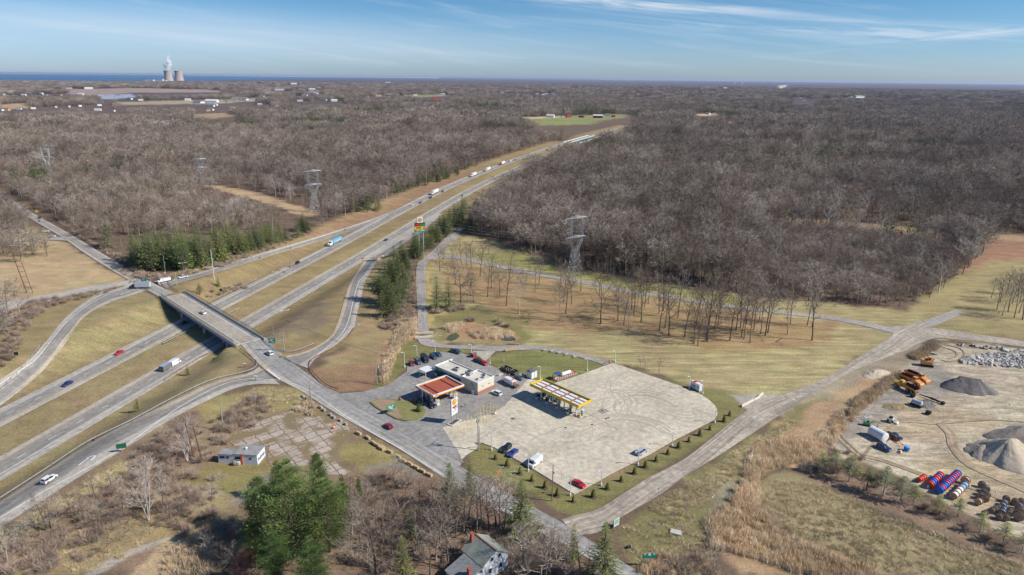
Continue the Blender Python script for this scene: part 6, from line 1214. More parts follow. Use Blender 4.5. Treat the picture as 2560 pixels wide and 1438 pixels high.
simple('gas_cylinder_store', 'gas cylinder store with blue roof, white tank and red bollards', 'tank', 1405, 944, atan2(*(np.array(gp(1450, 930)[:2])-np.array(gp(1400, 948)[:2]))[::-1]), [
    ('pad', CONCR, lambda b: b.box((1.6, 0, .06), (11.5, 3.2, .12))), ('roof', paint('slate_blue', 70, 100, 140, rough=.6), lambda b: b.box((-2.6, 0, 2.5), (2.9, 2.8, .16))), ('cage', paint('cage_tan', 190, 120, 80), lambda b: [b.box((-2.6+x, y, 1.2), (.12, .12, 2.4)) for x in (-1.3, 1.3) for y in (-1.2, 1.2)]),
    ('tank', WHITE, lambda b: b.lathe([(.1, -2.9), (.6, -2.6), (.75, -2.2), (.75, 2.2), (.6, 2.6), (.1, 2.9)], 14, (2.4, .2, 1.15), axis='x')), ('saddle', CONCD, lambda b: (b.box((1, .2, .35), (.4, 1.2, .5)), b.box((3.8, .2, .35), (.4, 1.2, .5))))]+[('bollard', REDP, (lambda x, y: lambda b: b.lathe([(.13, 0), (.13, 1.35), (.05, 1.45)], 8, (x, y, .1)))(x, y)) for x, y in [(-4.2, -1.6), (-2.9, -1.6), (-1.6, -1.6), (-.3, -1.6), (.9, -1.6), (2.1, -1.6), (3.3, -1.6), (4.5, -1.6), (5.7, -1.5), (6.6, -1.2), (6.8, 0), (6.8, 1.1), (-4.3, 0), (-4.2, 1.4)]])
def def_box():
    a, b_ = gp(1728, 971), gp(1748, 982); rz = atan2(b_[1]-a[1], b_[0]-a[0]); L_ = hypot(b_[0]-a[0], b_[1]-a[1])+.3; c = ((a[0]+b_[0])/2+.6, (a[1]+b_[1])/2+.8, a[2]+.25)
    t = thing('def_container', 'white container lettered DEF at the far edge of the truck lot', 'container', c, rz); q = MB(); q.box((0, 0, 1.5), (L_, 1.5, 2.9)); q.build('body', WHITE, t); q = MB(); q.box((-L_*.15, 0, 3.05), (1.1, 1.5, .35)); q.build('red_hatch', REDP, t)
    text_part('DEF', BLACKP, t, (-L_*.40, -.77, 1.0), 1.35); q = MB(); q.box((L_*.28, -.77, 1.6), (.5, .04, .5), .0, 0); q.box((L_*.40, -.77, 1.6), (.35, .04, .3)); q.build('marking', BLACKP, t)
def text_part(s, m, parent, loc, size, rot=(pi/2, 0, 0), name='lettering'):
    cu = bpy.data.curves.new(name, 'FONT'); cu.body = s; cu.size = size; cu.extrude = .015; o = bpy.data.objects.new(name, cu); COL.objects.link(o); bpy.context.view_layer.update()
    me = bpy.data.meshes.new_from_object(o.evaluated_get(bpy.context.evaluated_depsgraph_get())); bpy.data.objects.remove(o); me.materials.clear(); me.materials.append(m); ob = bpy.data.objects.new(name, me); COL.objects.link(ob); ob.parent = parent; ob.location = loc; ob.rotation_euler = rot; return ob
TEXTS = []
_tp = text_part
def text_part(*a, **k): TEXTS.append((a, k))
def_box()
# blocks and barriers
def block(px, py, L_, W_, h, rz, lab, m=CONCR, name='concrete_block', cat='concrete block', group=None, top=None):
    return simple(name, lab, cat, px, py, rz, [('block', m, lambda b: b.box((0, 0, h/2), (L_, W_, h), top=top or (L_*.96, W_*.9)))], group)
def dirn(a, b): p, q = gp(*a), gp(*b); return atan2(q[1]-p[1], q[0]-p[0])
for i, (px, py) in enumerate([(1362,877.5),(1380,880.5),(1398,884.5),(1416,888.5),(1437,894.5)]): block(px, py, 1.5, .8, .7, .2, f'{ordw(i)} concrete block from the left along the path round the lawn', group='concrete blocks beside the curving path')
block(1276, 877, 5.6, .7, .9, dirn((1268,878),(1287,875)), 'long pale timber-coloured barrier on the near side of the curving path', TIMB, 'road_barrier', 'barrier'); block(1284, 863, 5.4, .6, .8, dirn((1275,863),(1294,864)), 'long pale barrier on the far side of the curving path', TIMB, 'road_barrier', 'barrier')
block(1060, 836, 9.0, .8, 1.0, dirn((1045,837),(1075,836)), 'white concrete headwall where the trail crosses the ditch, far side', CREAM, 'culvert_headwall', 'wall'); block(1060, 846, 8.6, .8, .9, dirn((1045,847),(1075,845)), 'white concrete headwall where the trail crosses the ditch, near side', CREAM, 'culvert_headwall', 'wall')
for i, (a, b) in enumerate([((1855,1018),(1868,1011)),((1870,1010),(1883,1003)),((1886,1002),(1898,995)),((1895,995),(1907,986))]): block((a[0]+b[0])/2, (a[1]+b[1])/2, 4.3, .6, .85, dirn(a, b), f'{ordw(i)} cream traffic barrier in the row blocking the gravel spur', CREAM, 'road_barrier', 'barrier', 'cream barriers across the gravel spur', top=(4.3, .3))
RB = [(758,994),(768,998),(784,1012),(802,1021),(810,1028),(827,1040),(835,1046),(852,1054),(865,1063),(897,1086),(920,1097),(934,1110),(943,1116),(953,1124),(958,1122),(975,1132),(996,1145),(1009,1155),(1025,1162),(1040,1171),(1056,1180),(1073,1190)]
for i, (px, py) in enumerate(RB): block(px, py, 2.3 if i > 8 else 1.5, .9, .8, dirn((934,1110),(1009,1155))+random.uniform(-.12, .12), f'{ordw(i)} stone block from the bridge end along the lower edge of the main road', CONCD if i < 9 else TIMB, 'kerb_block', 'concrete block', 'stone blocks along the main road')
block(1690, 1333, 3.2, 2.2, .35, dirn((1680,1328),(1700,1333)), 'square concrete hatch with two rust hatches on the grass', CONCR, 'inspection_hatch', 'manhole')
# barrels
for px, py, w in ((1513,911,'nearer'),(1524.5,907,'farther')): simple('traffic_barrel', f'orange traffic barrel at the end of the path, {w} one', 'barrel', px, py, 0, [('barrel', paint('barrel_orange', 240, 110, 80), lambda b: b.lathe([(.32, 0), (.3, .9), (.2, 1.15)], 10)), ('band', WHITE, lambda b: b.lathe([(.33, .5), (.33, .68)], 10))], 'orange traffic barrels')
simple('traffic_barrel', 'orange barrel lying on the broken slabs', 'barrel', 836, 1072, .5, [('barrel', MATS['barrel_orange'], lambda b: b.lathe([(.1, -.8), (.4, -.6), (.4, .5), (.2, .8)], 10, (0, 0, .4), axis='x')), ('band', WHITE, lambda b: b.lathe([(.41, -.1), (.41, .15)], 10, (0, 0, .4), axis='x'))])
# derelict building
def derelict():
    L0, M0, R0 = [np.array(gp(*p)[:2]) for p in ((546.9,1157.3),(644.5,1163),(672.8,1139.7))]; a = M0-L0; La = np.linalg.norm(a); u = a/La; n = np.array([-u[1], u[0]]); Wd = float((R0-M0)@n); h = height_at((644.5,1163), 1138.7); rz = atan2(u[1], u[0])
    t = thing('derelict_building', 'derelict white block building with patched grey flat roof and dark windows', 'building', (L0[0], L0[1], gp(600,1160)[2]), rz); WB = mat('dirty_white_wall', C(224, 230, 236), .9, var=.12, scale=.8)
    xs = La*.42; b = MB(); b.box(((xs+La)/2, Wd/2, h/2), (La-xs, Wd, h)); b.build('wall', WB, t); b = MB(); b.box((xs/2, Wd*.28, h*.46), (xs-.02, Wd*.56, h*.92)); b.build('wall', WB, t)
    RR = mat('patched_roof', C(158, 156, 152), .95, var=.3, scale=.5); b = MB(); b.box(((xs+La)/2, Wd/2, h+.06), (La-xs+.3, Wd+.3, .14)); b.build('roof', RR, t); b = MB(); b.box((xs/2-.1, Wd*.28, h*.92+.05), (xs+.1, Wd*.56+.3, .12)); b.build('roof', RR, t)
    b = MB(); b.box((La*.61, -.12, h*.52), (.55, .3, h*1.06)); b.build('pilaster', paint('orange_pilaster', 206, 104, 64, rough=.9), t)
    for x, w, hh in ((La*.06, 1.6, .7), (La*.2, .9, .6), (La*.47, 2.0, .9), (La*.78, .9, .5)): b = MB(); b.box((x+.6, -.03, h*.62), (w, .08, hh)); b.build('window', BLACKP, t)
    for y, w, hh in ((Wd*.16, .3, 1.0), (Wd*.26, 1.0, .3), (Wd*.38, .3, 1.1), (Wd*.52, .5, .6), (Wd*.62, .9, .35), (Wd*.74, .35, 1.1), (Wd*.86, .6, .3)): b = MB(); b.box((La+.03, y, h*.45), (.08, w, hh)); b.build('window_frame', BLACKP, t)
    b = MB(); b.lathe([(.35, 0), (.35, .5), (.5, .55), (.1, .8)], 8, (La*.62, Wd*.55, h+.1)); b.build('roof_vent', WHITE, t)
    g = gp(586, 1163); simple('old_tank', 'rusty rounded tank against the derelict building', 'tank', 587, 1163, 0, [('tank', mat('rusty_tank', C(150, 136, 120), .9), lambda b: b.lathe([(.2, 0), (.7, .2), (.8, .8), (.6, 1.3), (.1, 1.5)], 10)), ('box', WHITE, lambda b: b.box((1.3, .1, .5), (.8, .7, 1.0)))])
derelict()
# old house at the bottom edge
def old_house():
    ridge1, ridge0 = G(1239, 1375.5, 7.4), G(1192.3, 1338, 7.4); a = np.array(ridge0[:2])-np.array(ridge1[:2]); La = np.linalg.norm(a)+.6; u = a/np.linalg.norm(a); rz = atan2(u[1], u[0]); Wd = 8.2
    t = thing('old_house', 'old white gabled house with mossy green roof and brick chimneys', 'house', (ridge1[0], ridge1[1], 0), rz); OW = mat('weathered_white_siding', C(222, 224, 226), .85, var=.2, scale=1.2)
    h = 4.9; b = MB(); b.box((La/2, 0, h/2), (La, Wd, h)); b.add([(.01, -Wd/2, h), (.01, Wd/2, h), (.01, 0, 7.3), (La-.01, -Wd/2, h), (La-.01, Wd/2, h), (La-.01, 0, 7.3)], [(1, 0, 2), (3, 4, 5)]); b.build('wall', OW, t)
    MR = mat('mossy_roof', C(158, 164, 150), .95, var=.25, scale=.6); b = MB(); o = .35
    for s in (-1, 1): b.add([(-o, s*(Wd/2+o), h-.2), (La+o, s*(Wd/2+o), h-.2), (La+o, 0, 7.5), (-o, 0, 7.5), (-o, s*(Wd/2+o), h-.35), (La+o, s*(Wd/2+o), h-.35), (La+o, 0, 7.35), (-o, 0, 7.35)], [(0, 1, 2, 3), (7, 6, 5, 4), (0, 4, 5, 1), (3, 7, 4, 0), (1, 5, 6, 2)] if s < 0 else [(3, 2, 1, 0), (4, 5, 6, 7), (1, 5, 4, 0), (0, 4, 7, 3), (2, 6, 5, 1)])
    b.build('roof', MR, t); b = MB(); b.box((La/2, 0, 7.52), (La+.7, .3, .1)); b.build('ridge', mat('rust_ridge', C(170, 110, 92)), t)
    # lean-to wing on the camera-left side
    s = 1 if G(1150, 1400, 0)[0]*-u[1]+G(1150, 1400, 0)[1]*u[0]-(ridge1[0]*-u[1]+ridge1[1]*u[0]) > 0 else -1; wl = 6.2
    b = MB(); b.box((La*.42, s*(Wd/2+wl/2), 1.35), (La*.84, wl, 2.7)); b.build('wing_wall', OW, t); b = MB(); y0, y1 = s*(Wd/2-.2), s*(Wd/2+wl+.4); x0, x1 = -.4, La*.86; v = [(x0, y1, 2.6), (x1, y1, 2.6), (x1, y0, 4.75), (x0, y0, 4.75), (x0, y1, 2.45), (x1, y1, 2.45), (x1, y0, 4.6), (x0, y0, 4.6)]; f = [(0, 1, 2, 3), (7, 6, 5, 4), (0, 4, 5, 1), (3, 7, 4, 0), (1, 5, 6, 2), (2, 6, 7, 3)]; b.add(v, f if s < 0 else [q[::-1] for q in f]); b.build('wing_roof', mat('grey_shingles', C(146, 146, 148), .95, var=.25), t)
    BR = mat('chimney_brick', C(176, 96, 78), .95)
    for x, y, z in ((La-.6, s*1.6, 8.6), (1.0, s*(Wd/2+3.4), 5.2)): b = MB(); b.box((x, y, z-1.6), (.8, .8, 3.4)); b.box((x, y, z+.15), (.95, .95, .2)); b.build('chimney', BR, t)
    for y, z, w, hh in ((-1.2, 5.4, .7, 1.0), (1.2, 5.4, .7, 1.0), (-1.6, 2.2, .9, 1.4), (1.8, 2.2, .9, 1.4)): f = MB(); f.box((-.04, y, z), (.08, w+.2, hh+.2)); fo = f.build('window', WHITE, t); q = MB(); q.box((-.09, y, z), (.04, w, hh)); q.build('pane', GLASS, fo)
old_house()
# ---------------------------------------------------------------- vehicles
TYRE = mat('tyre', C(52, 50, 50), .85); HUB = mat('wheel_hub', C(170, 172, 174), .4, metal=.5); LIGHTW = mat('headlamp', C(236, 240, 244), .2); LIGHTR = mat('tail_lamp', C(200, 30, 26), .3); AUTOGL = mat('car_glass', (.025, .03, .04), .06, var=0, spec=.9)
def cpaint(n, r, g, b): return mat('car_'+n, C(r, g, b), .32, var=.02, coat=.6)
CP = {'white': cpaint('white', 244, 244, 244), 'red': cpaint('red', 214, 34, 40), 'maroon': cpaint('maroon', 150, 40, 74), 'black': cpaint('black', 42, 44, 52), 'navy': cpaint('navy', 36, 52, 112), 'blue': cpaint('blue', 44, 74, 158), 'silver': cpaint('silver', 186, 194, 204), 'grey': cpaint('grey', 100, 108, 116), 'teal': cpaint('teal', 52, 84, 104), 'cherry': cpaint('cherry', 158, 24, 44), 'sky': cpaint('sky', 128, 190, 224), 'orange': cpaint('orange', 230, 90, 54)}
def wheels(t, xs, W_, r=.34, w=.24):
    for x in xs:
        for s in (-1, 1):
            b = MB(); b.lathe([(r*.6, -w/2), (r, -w/2+.03), (r, w/2-.03), (r*.6, w/2)], 14, axis='y'); o = b.build('wheel', TYRE, t, (x, s*(W_/2-w*.35), r)); q = MB(); q.lathe([(r*.55, s*w*.50), (r*.3, s*w*.56)], 10, axis='y'); q.build('rim', HUB, o)
def body_side(b, prof, W_):
    b.side(prof, -W_/2+.1, W_/2-.1); cx = sum(p[0] for p in prof)/len(prof); p2 = [(cx+(x-cx)*.97, z*.97+.01) for x, z in prof]; b.side(p2, -W_/2, W_/2)
DIM = {'sedan': (4.75, 1.86, 1.45), 'hatch': (4.2, 1.8, 1.5), 'suv': (4.75, 1.94, 1.72), 'minivan': (5.1, 2.0, 1.78), 'pickup': (5.7, 2.02, 1.86), 'van': (6.0, 2.1, 2.6)}
def car(kind, col, px, py, ang, label, name=None, z=None, group=None, dz=0):
    L_, W_, H = DIM[kind]; g = gp(px, py) if z is None else G(px, py, z); zz = g[2]+(float(lift(g[0], g[1]))*1.25 if z is None else 0)+dz; paintm = CP[col]
    nm = name or {'sedan': 'sedan_car', 'hatch': 'hatchback_car', 'suv': 'suv_car', 'minivan': 'minivan', 'pickup': 'pickup_truck', 'van': 'cargo_van'}[kind]
    t = thing(nm, label, {'pickup': 'pickup truck', 'van': 'van', 'minivan': 'minivan'}.get(kind, 'car'), (g[0], g[1], zz), ang, group); l = L_/2; b = MB()
    if kind == 'van': pr = [(-l, .35), (-l, H*.96), (-l+.1, H), (l*.45, H), (l*.62, H*.93), (l*.80, 1.35), (l*.97, 1.15), (l, .95), (l, .35)]
    elif kind == 'pickup': pr = [(-l, .5), (-l, 1.08), (l*.62, 1.12), (l*.97, 1.02), (l, .9), (l, .45)]
    elif kind == 'sedan': pr = [(-l, .32), (-l, .86), (-l*.97, .98), (-l*.6, 1.0), (l*.42, .98), (l*.92, .80), (l, .66), (l, .3)]
    else: zb = {'hatch': .95, 'suv': 1.06, 'minivan': 1.0}[kind]; pr = [(-l, .36), (-l, zb*.9), (-l*.98, zb), (l*.45, zb), (l*.92, zb*.86), (l, zb*.7), (l, .34)]
    body_side(b, pr, W_); b.build('body', paintm, t)
    cab = {'sedan': (-.78, .40, -.42, .12, 1.0), 'hatch': (-.96, .48, -.72, .12, .95), 'suv': (-.97, .46, -.86, .12, 1.06), 'minivan': (-.97, .62, -.86, .22, 1.0), 'pickup': (-.28, .56, -.18, .30, 1.1), 'van': None}[kind]
    if cab:
        x0, x1, x2, x3 = [q*l for q in cab[:4]]; z0 = cab[4]-.03; w0, w1 = W_/2-.07, W_/2-.26; v = [(x0, -w0, z0), (x1, -w0, z0), (x1, w0, z0), (x0, w0, z0), (x2, -w1, H-.05), (x3, -w1, H-.05), (x3, w1, H-.05), (x2, w1, H-.05)]
        b = MB(); b.add(v, [(0, 3, 2, 1), (4, 5, 6, 7), (0, 1, 5, 4), (1, 2, 6, 5), (2, 3, 7, 6), (3, 0, 4, 7)]); b.build('windows', AUTOGL, t)
        b = MB(); b.box(((x2+x3)/2, 0, H-.03), (x3-x2+.06, 2*w1+.05, .07)); b.build('roof', paintm, t)
        b = MB()
        for s in (-1, 1):
            for xa, xb in ((x1, x3), ((x0+x1)/2, (x2+x3)/2), (x0, x2)): b.tube((xa, s*w0, z0), (xb, s*w1, H-.05), .045, n=4)
        b.build('pillars', paintm, t)
    else:
        b = MB(); b.add([(l*.80+.01, -W_/2+.15, 1.37), (l*.80+.01, W_/2-.15, 1.37), (l*.62+.02, W_/2-.22, H*.91), (l*.62+.02, -W_/2+.22, H*.91)], [(0, 1, 2, 3)]); [b.box((l*.55, s*(W_/2+.005), 1.62), (.95, .03, .55)) for s in (-1, 1)]; b.build('windows', AUTOGL, t)
    if kind == 'pickup': b = MB(); b.box((-l*.63, 0, 1.07), (l*.66, W_-.35, .1)); b.build('bed', DARK, t)
    wheels(t, (-l*.58, l*.62), W_, .38 if kind in ('suv', 'pickup', 'van') else .33)
    for s in (-1, 1):
        b = MB(); b.box((l-.02, s*(W_/2-.3), .72), (.08, .34, .16)); b.build('headlight', LIGHTW, t); b = MB(); b.box((-l+.01, s*(W_/2-.2), .88), (.06, .26, .2)); b.build('tail_light', LIGHTR, t)
    return t
def vdir(a, b): p, q = gp(*a), gp(*b); return atan2(q[1]-p[1], q[0]-p[0])
def hang(px, py, z=None): g = gp(px, py); return atan2(1, float(hs(g[1])))   # heading up the motorway
def semi(col, tcol, px, py, up, label, swoosh=False):
    g = gp(px, py); a = hang(px, py)+(0 if up else pi); t = thing('semi_truck', label, 'truck', (g[0], g[1], g[2]+float(lift(g[0], g[1]))*1.25), a, 'trucks on the motorway')
    b = MB(); b.box((-3.2, 0, 2.55), (14.4, 2.55, 2.8)); b.build('trailer', tcol, t); b = MB(); b.box((-3.2, 0, 1.05), (14, .9, .25)); b.build('chassis', DARK, t)
    b = MB(); body_side(b, [(4.6, .7), (4.6, 3.6), (5.0, 3.85), (6.5, 3.5), (7.0, 2.2), (8.9, 1.9), (9.2, 1.6), (9.2, .6)], 2.45); b.build('cab', col, t)
    b = MB(); b.add([(7.03, -1.0, 2.25), (7.03, 1.0, 2.25), (6.56, .95, 3.3), (6.56, -.95, 3.3)], [(0, 1, 2, 3)]); [b.box((6.2, s*1.235, 2.6), (.9, .03, .7)) for s in (-1, 1)]; b.build('windshield', AUTOGL, t)
    if swoosh: b = MB(); [b.tube((-7+1.2*i, -1.30, 2.3-.18*math.sin(i/6*pi)*3), (-7+1.2*(i+1), -1.30, 2.3-.18*math.sin((i+1)/6*pi)*3), .16, n=5) for i in range(6)]; [b.tube((-7+1.2*i, 1.30, 2.3-.18*math.sin(i/6*pi)*3), (-7+1.2*(i+1), 1.30, 2.3-.18*math.sin((i+1)/6*pi)*3), .16, n=5) for i in range(6)]; b.build('side_marking', WHITE, t)
    wheels(t, (-9.2, -7.9, 4.0, 5.3, 8.1), 2.5, .5, .3)
NW = vdir((1100,1150), (950,1050)); 
car('sedan','red',298,886,hang(298,886)+pi,'bright red car on the near side of the westbound carriageway'); car('sedan','navy',169,964,hang(169,964)+pi,'dark blue car on the motorway near the left edge')
car('suv','black',743,661,hang(743,661)+pi,'dark car on the motorway left of the blue trailer truck'); car('sedan','black',459,811,hang(459,811)+pi,'dark car in the shade under the bridge')
car('sedan','grey',966,602,hang(966,602),'grey car on the eastbound carriageway left of the tall sign'); car('suv','white',124,1203,vdir((100,1218),(150,1185)),'white SUV on the slip road in the lower left')
car('sedan','white',1030,515,hang(1030,515)+pi,'white car on the motorway above the tall sign'); car('sedan','navy',1051,509,hang(1051,509)+pi,'dark blue car just ahead of the white one on the motorway'); car('suv','black',1076,497,hang(1076,497)+pi,'black car beside the nearest white semi-trailer truck'); car('suv','grey',1106,481.5,hang(1106,481)+pi,'dark grey car just behind the nearest white truck'); car('suv','silver',1157,491,hang(1157,490),'silver car on the eastbound side half hidden by pines')
semi(CP['white'],CP['sky'],836,611,False,'white truck pulling a sky blue trailer with a white stroke',True); semi(CP['white'],WHITE,1086,485.5,False,'nearest of the three all-white semi-trailer trucks'); semi(CP['white'],WHITE,1183,441.5,False,'middle one of the three all-white semi-trailer trucks'); semi(CP['white'],WHITE,1219,428,False,'farthest of the three all-white semi-trailer trucks'); semi(CP['orange'],WHITE,1255,412.5,False,'semi truck with orange cab and white trailer')
car('pickup','white',1230,422,hang(1230,422)+pi,'white pickup behind the farthest white truck'); car('van','white',1275,405.5,hang(1275,405)+pi,'small white van far up the motorway'); car('sedan','black',1288,402,hang(1288,402)+pi,'small dark car far up the motorway'); car('sedan','white',1299,399,hang(1299,399)+pi,'small white car far up the motorway')
car('suv','black',1397,366.5,hang(1397,366)+pi,'dark car at the near end of the far left bridge'); car('suv','black',1426,355.5,hang(1426,355)+pi,'dark car midway over the far left bridge'); car('suv','black',1367,376.5,hang(1367,376)+pi,'tiny dark car before the far bridges'); car('sedan','grey',1451,362,hang(1451,362),'grey car on the far right bridge')
car('sedan','white',508,784,vdir((560,830),(450,750)),'white car driving over the bridge',z=.42); car('suv','white',674,887,vdir((740,925),(640,865)),'white SUV on the main road at the near bridge end'); car('hatch','cherry',971,1070,NW,'dark red car on the main road below the station sign')
car('suv','silver',102,555,vdir((60,520),(150,580))+pi,'silver car far up the main road, lower one of two'); car('suv','black',99,547,vdir((60,520),(150,580))+pi,'dark car far up the main road, upper one of two'); car('sedan','white',115,581,.3,'white car parked on the tan grass near the side road fork'); car('sedan','white',131,593.5,.1,'pale car on the little side road')
car('pickup','white',458,696,vdir((500,686),(430,702)),'white pickup waiting on the exit ramp, the rear one')
def motorvan():
    a = hang(437,912); car('van','white',438,913,a,'white van towing a dark box trailer on the motorway'); g = gp(414,926); t = thing('box_trailer', 'dark box trailer with blue grey roof behind the white van', 'trailer', (g[0], g[1], g[2]+.2), a); b = MB(); b.box((0, 0, 1.5), (5.2, 2.3, 2.3)); b.build('box', mat('trailer_grey', C(120, 120, 116), .6), t); b = MB(); b.box((0, 0, 2.67), (5.2, 2.3, .06)); [b.box((x, 0, 2.72), (.12, 2.2, .05), 0, 1) for x in (-1.8, -.9, 0, .9, 1.8)]; b.build('roof', [paint('trailer_roof', 140, 160, 200), WHITE], t); wheels(t, (-.6, .4), 2.3, .36); b = MB(); b.tube((2.6, 0, .6), (3.8, 0, .5), .06); b.build('drawbar', DARK, t)
motorvan()
def boxtruck(px, py, ang, label, kind='box'):
    g = gp(px, py); t = thing('box_truck' if kind == 'box' else 'utility_truck', label, 'truck', (g[0], g[1], g[2]+.3), ang)
    if kind == 'box':
        b = MB(); b.box((-1.6, 0, 2.35), (8.2, 2.5, 2.7)); b.build('box', mat('box_silver', C(196, 202, 210), .5), t); b = MB(); b.box((-1.6, 0, 3.73), (8.0, 2.4, .06)); b.build('box_roof', paint('grey_roof', 160, 168, 176), t); cc = CP['black']
        b = MB(); body_side(b, [(2.7, .6), (2.7, 2.7), (4.0, 2.6), (4.5, 1.8), (5.6, 1.5), (5.8, .6)], 2.3); b.build('cab', cc, t); b = MB(); b.add([(4.5, -.95, 1.85), (4.5, .95, 1.85), (4.05, .9, 2.55), (4.05, -.9, 2.55)], [(0, 1, 2, 3)]); b.build('windshield', AUTOGL, t); wheels(t, (-4.2, -3.1, 4.4), 2.4, .5, .3)
    else:
        b = MB(); b.box((-1.0, 0, 1.6), (4.6, 2.35, 1.7)); b.build('utility_body', CP['white'], t); b = MB(); body_side(b, [(1.4, .6), (1.4, 2.5), (2.6, 2.45), (3.1, 1.6), (4.1, 1.4), (4.2, .6)], 2.2); b.build('cab', CP['white'], t); b = MB(); b.add([(3.12, -.9, 1.65), (3.12, .9, 1.65), (2.65, .85, 2.35), (2.65, -.85, 2.35)], [(0, 1, 2, 3)]); b.build('windshield', AUTOGL, t)
        b = MB(); b.tube((-1.5, 0, 2.4), (-3.0, 0, 3.6), .16); b.tube((-3.0, 0, 3.6), (1.8, .2, 3.9), .13); b.box((-3.0, 0, 1.5), (1.2, 1.6, 1.4)); b.build('crane', mat('rusty_crane', C(176, 110, 84), .8), t); b = MB(); b.box((-4.3, 0, .9), (1.8, 2.2, .5)); b.build('tail_deck', mat('brown_steel', C(112, 98, 88), .8), t); wheels(t, (-2.6, 2.9), 2.3, .45, .3)
boxtruck(351,722,vdir((375,722),(330,723)),'silver box truck with dark cab turning at the road junction'); boxtruck(412,706,vdir((450,698),(400,708)),'white utility truck with raised gear at the exit ramp stop line','util')
uy = vdir((1300,975),(1255,950)); boxtruck(1274,962,uy,'white utility truck with rusty crane beside the shop','util')
pk = vdir((1029,918),(1022,900)); 
car('hatch','maroon',1029,913,vdir((1025,905),(1036,920)),'maroon hatchback, leftmost in the row behind the shop'); car('suv','grey',1046,909,vdir((1040,900),(1055,915)),'dark grey car between maroon hatchback and black van'); car('van','black',1062,903,vdir((1055,893),(1072,910)),'black van in the row of parked cars behind the shop'); car('suv','teal',1084,896,vdir((1076,888),(1094,900)),'dark teal SUV right of the black van'); car('sedan','teal',1095,890,vdir((1086,884),(1104,894)),'dark teal car behind the teal SUV'); car('pickup','teal',1139,883,vdir((1128,879),(1152,886)),'grey green pickup parked alone by the curved path')
car('sedan','black',1195,906,vdir((1184,902),(1205,911)),'black car parked nose to tail with the red one'); car('hatch','red',1210,912,vdir((1200,907),(1218,916)),'small red vehicle at the back of the shop'); car('suv','white',1241,987,vdir((1255,992),(1226,981)),'white SUV with dark sunroof parked at the shop front'); car('sedan','black',1078,1017,vdir((1070,1008),(1086,1024)),'black car at the front of the small fuel canopy'); car('sedan','teal',1056,1001,vdir((1046,994),(1066,1008)),'teal car in the shade beside the small fuel canopy')
car('hatch','grey',1298,949,vdir((1290,946),(1306,952)),'small grey car near the equipment cabinet'); car('suv','black',1266,1126,vdir((1282,1112),(1252,1138)),'black SUV on the lot edge beside the blue car'); car('sedan','blue',1282,1137,vdir((1296,1126),(1270,1148)),'blue car between the black SUV and the white van'); car('van','white',1338,1162,vdir((1356,1148),(1322,1174)),'white cargo van on the edge of the truck lot'); car('sedan','red',1447,1215,vdir((1434,1207),(1463,1222)),'red car with black roof at the near corner of the lot'); car('minivan','silver',1603,1134,vdir((1590,1141),(1620,1122)),'silver minivan on the gravel drive side of the lot')
car('pickup','silver',1386,1001,vdir((1374,993),(1398,1006))+pi,'silver pickup under the yellow canopy'); 
def tractor(px, py, ang, col, label):
    g = gp(px, py); t = thing('tractor_unit', label, 'truck', (g[0], g[1], g[2]+.35), ang); b = MB(); body_side(b, [(-.6, .7), (-.6, 3.4), (.6, 3.5), (1.6, 3.2), (2.0, 2.1), (3.6, 1.8), (3.8, .6)], 2.4); b.build('cab', CP[col], t); b = MB(); b.box((-2.4, 0, .95), (4.2, 1.0, .3)); b.build('chassis', DARK, t); b = MB(); b.add([(2.03, -.95, 2.15), (2.03, .95, 2.15), (1.64, .9, 3.1), (1.64, -.9, 3.1)], [(0, 1, 2, 3)]); b.build('windshield', AUTOGL, t); wheels(t, (-3.6, -2.3, 2.6), 2.4, .5, .3)
tractor(1366,990,vdir((1374,993),(1398,1006))+pi/2,'silver','silver truck tractor parked under the yellow canopy')
# ---------------------------------------------------------------- the yard
car('pickup','black',2234,1096,vdir((2215,1085),(2255,1105)),'black pickup above the white tank in the yard'); car('suv','navy',2209,1124,vdir((2190,1115),(2230,1133)),'dark blue car below the white tank in the yard')
def tankhut():
    a = vdir((2178,1082),(2212,1100)); g = gp(2193,1096); t = thing('white_tank', 'large white cylindrical tank between two dark vehicles in the yard', 'tank', g, a); b = MB(); b.lathe([(1.0, -3.1), (1.75, -2.9), (1.75, 2.9), (1.0, 3.1)], 20, (0, 0, 1.8), axis='x'); b.build('tank', WHITE, t, smooth=False); b = MB(); [b.box((x, 0, .3), (.4, 3.0, .6)) for x in (-2, 2)]; b.build('saddle', CONCD, t)
    g = gp(2222,1100); t = thing('flat_trailer', 'rusty frame trailer beside the white tank', 'trailer', (g[0], g[1], g[2]+.1), a); b = MB(); [b.tube((x0, y0, .8), (x1, y1, .8), .09, n=4) for x0, y0, x1, y1 in ((-2, -1.2, 3, -1.2), (-2, 1.2, 3, 1.2), (-2, -1.2, -2, 1.2), (0, -1.2, 0, 1.2), (3, -1.2, 3, 1.2), (3, -1.2, 5.6, 0), (3, 1.2, 5.6, 0))]; b.build('frame', mat('rust_red', C(186, 100, 72), .8), t); wheels(t, (-.6, .4), 2.4, .36)
tankhut()
simple('blue_bin', 'bright blue round bin in front of the yard vehicles', 'bin', 2266, 1127, 0, [('tub', paint('bin_blue', 46, 140, 214), lambda b: b.lathe([(.7, 0), (.85, .1), (.95, 1.3), (.85, 1.35)], 14)), ('lid', paint('bin_lid', 90, 170, 226), lambda b: b.lathe([(.9, 1.3), (.5, 1.5)], 14))]); simple('scrap_heap', 'small pale scrap pile left of the blue bin', 'scrap', 2250, 1132, .4, [('pile', mat('pale_scrap', C(210, 196, 190)), lambda b: (b.box((0, 0, .3), (1.6, 1.0, .6), .3, top=(.7, .5)), b.box((.8, .4, .25), (1.0, .6, .5), 1.0, top=(.3, .3))))])
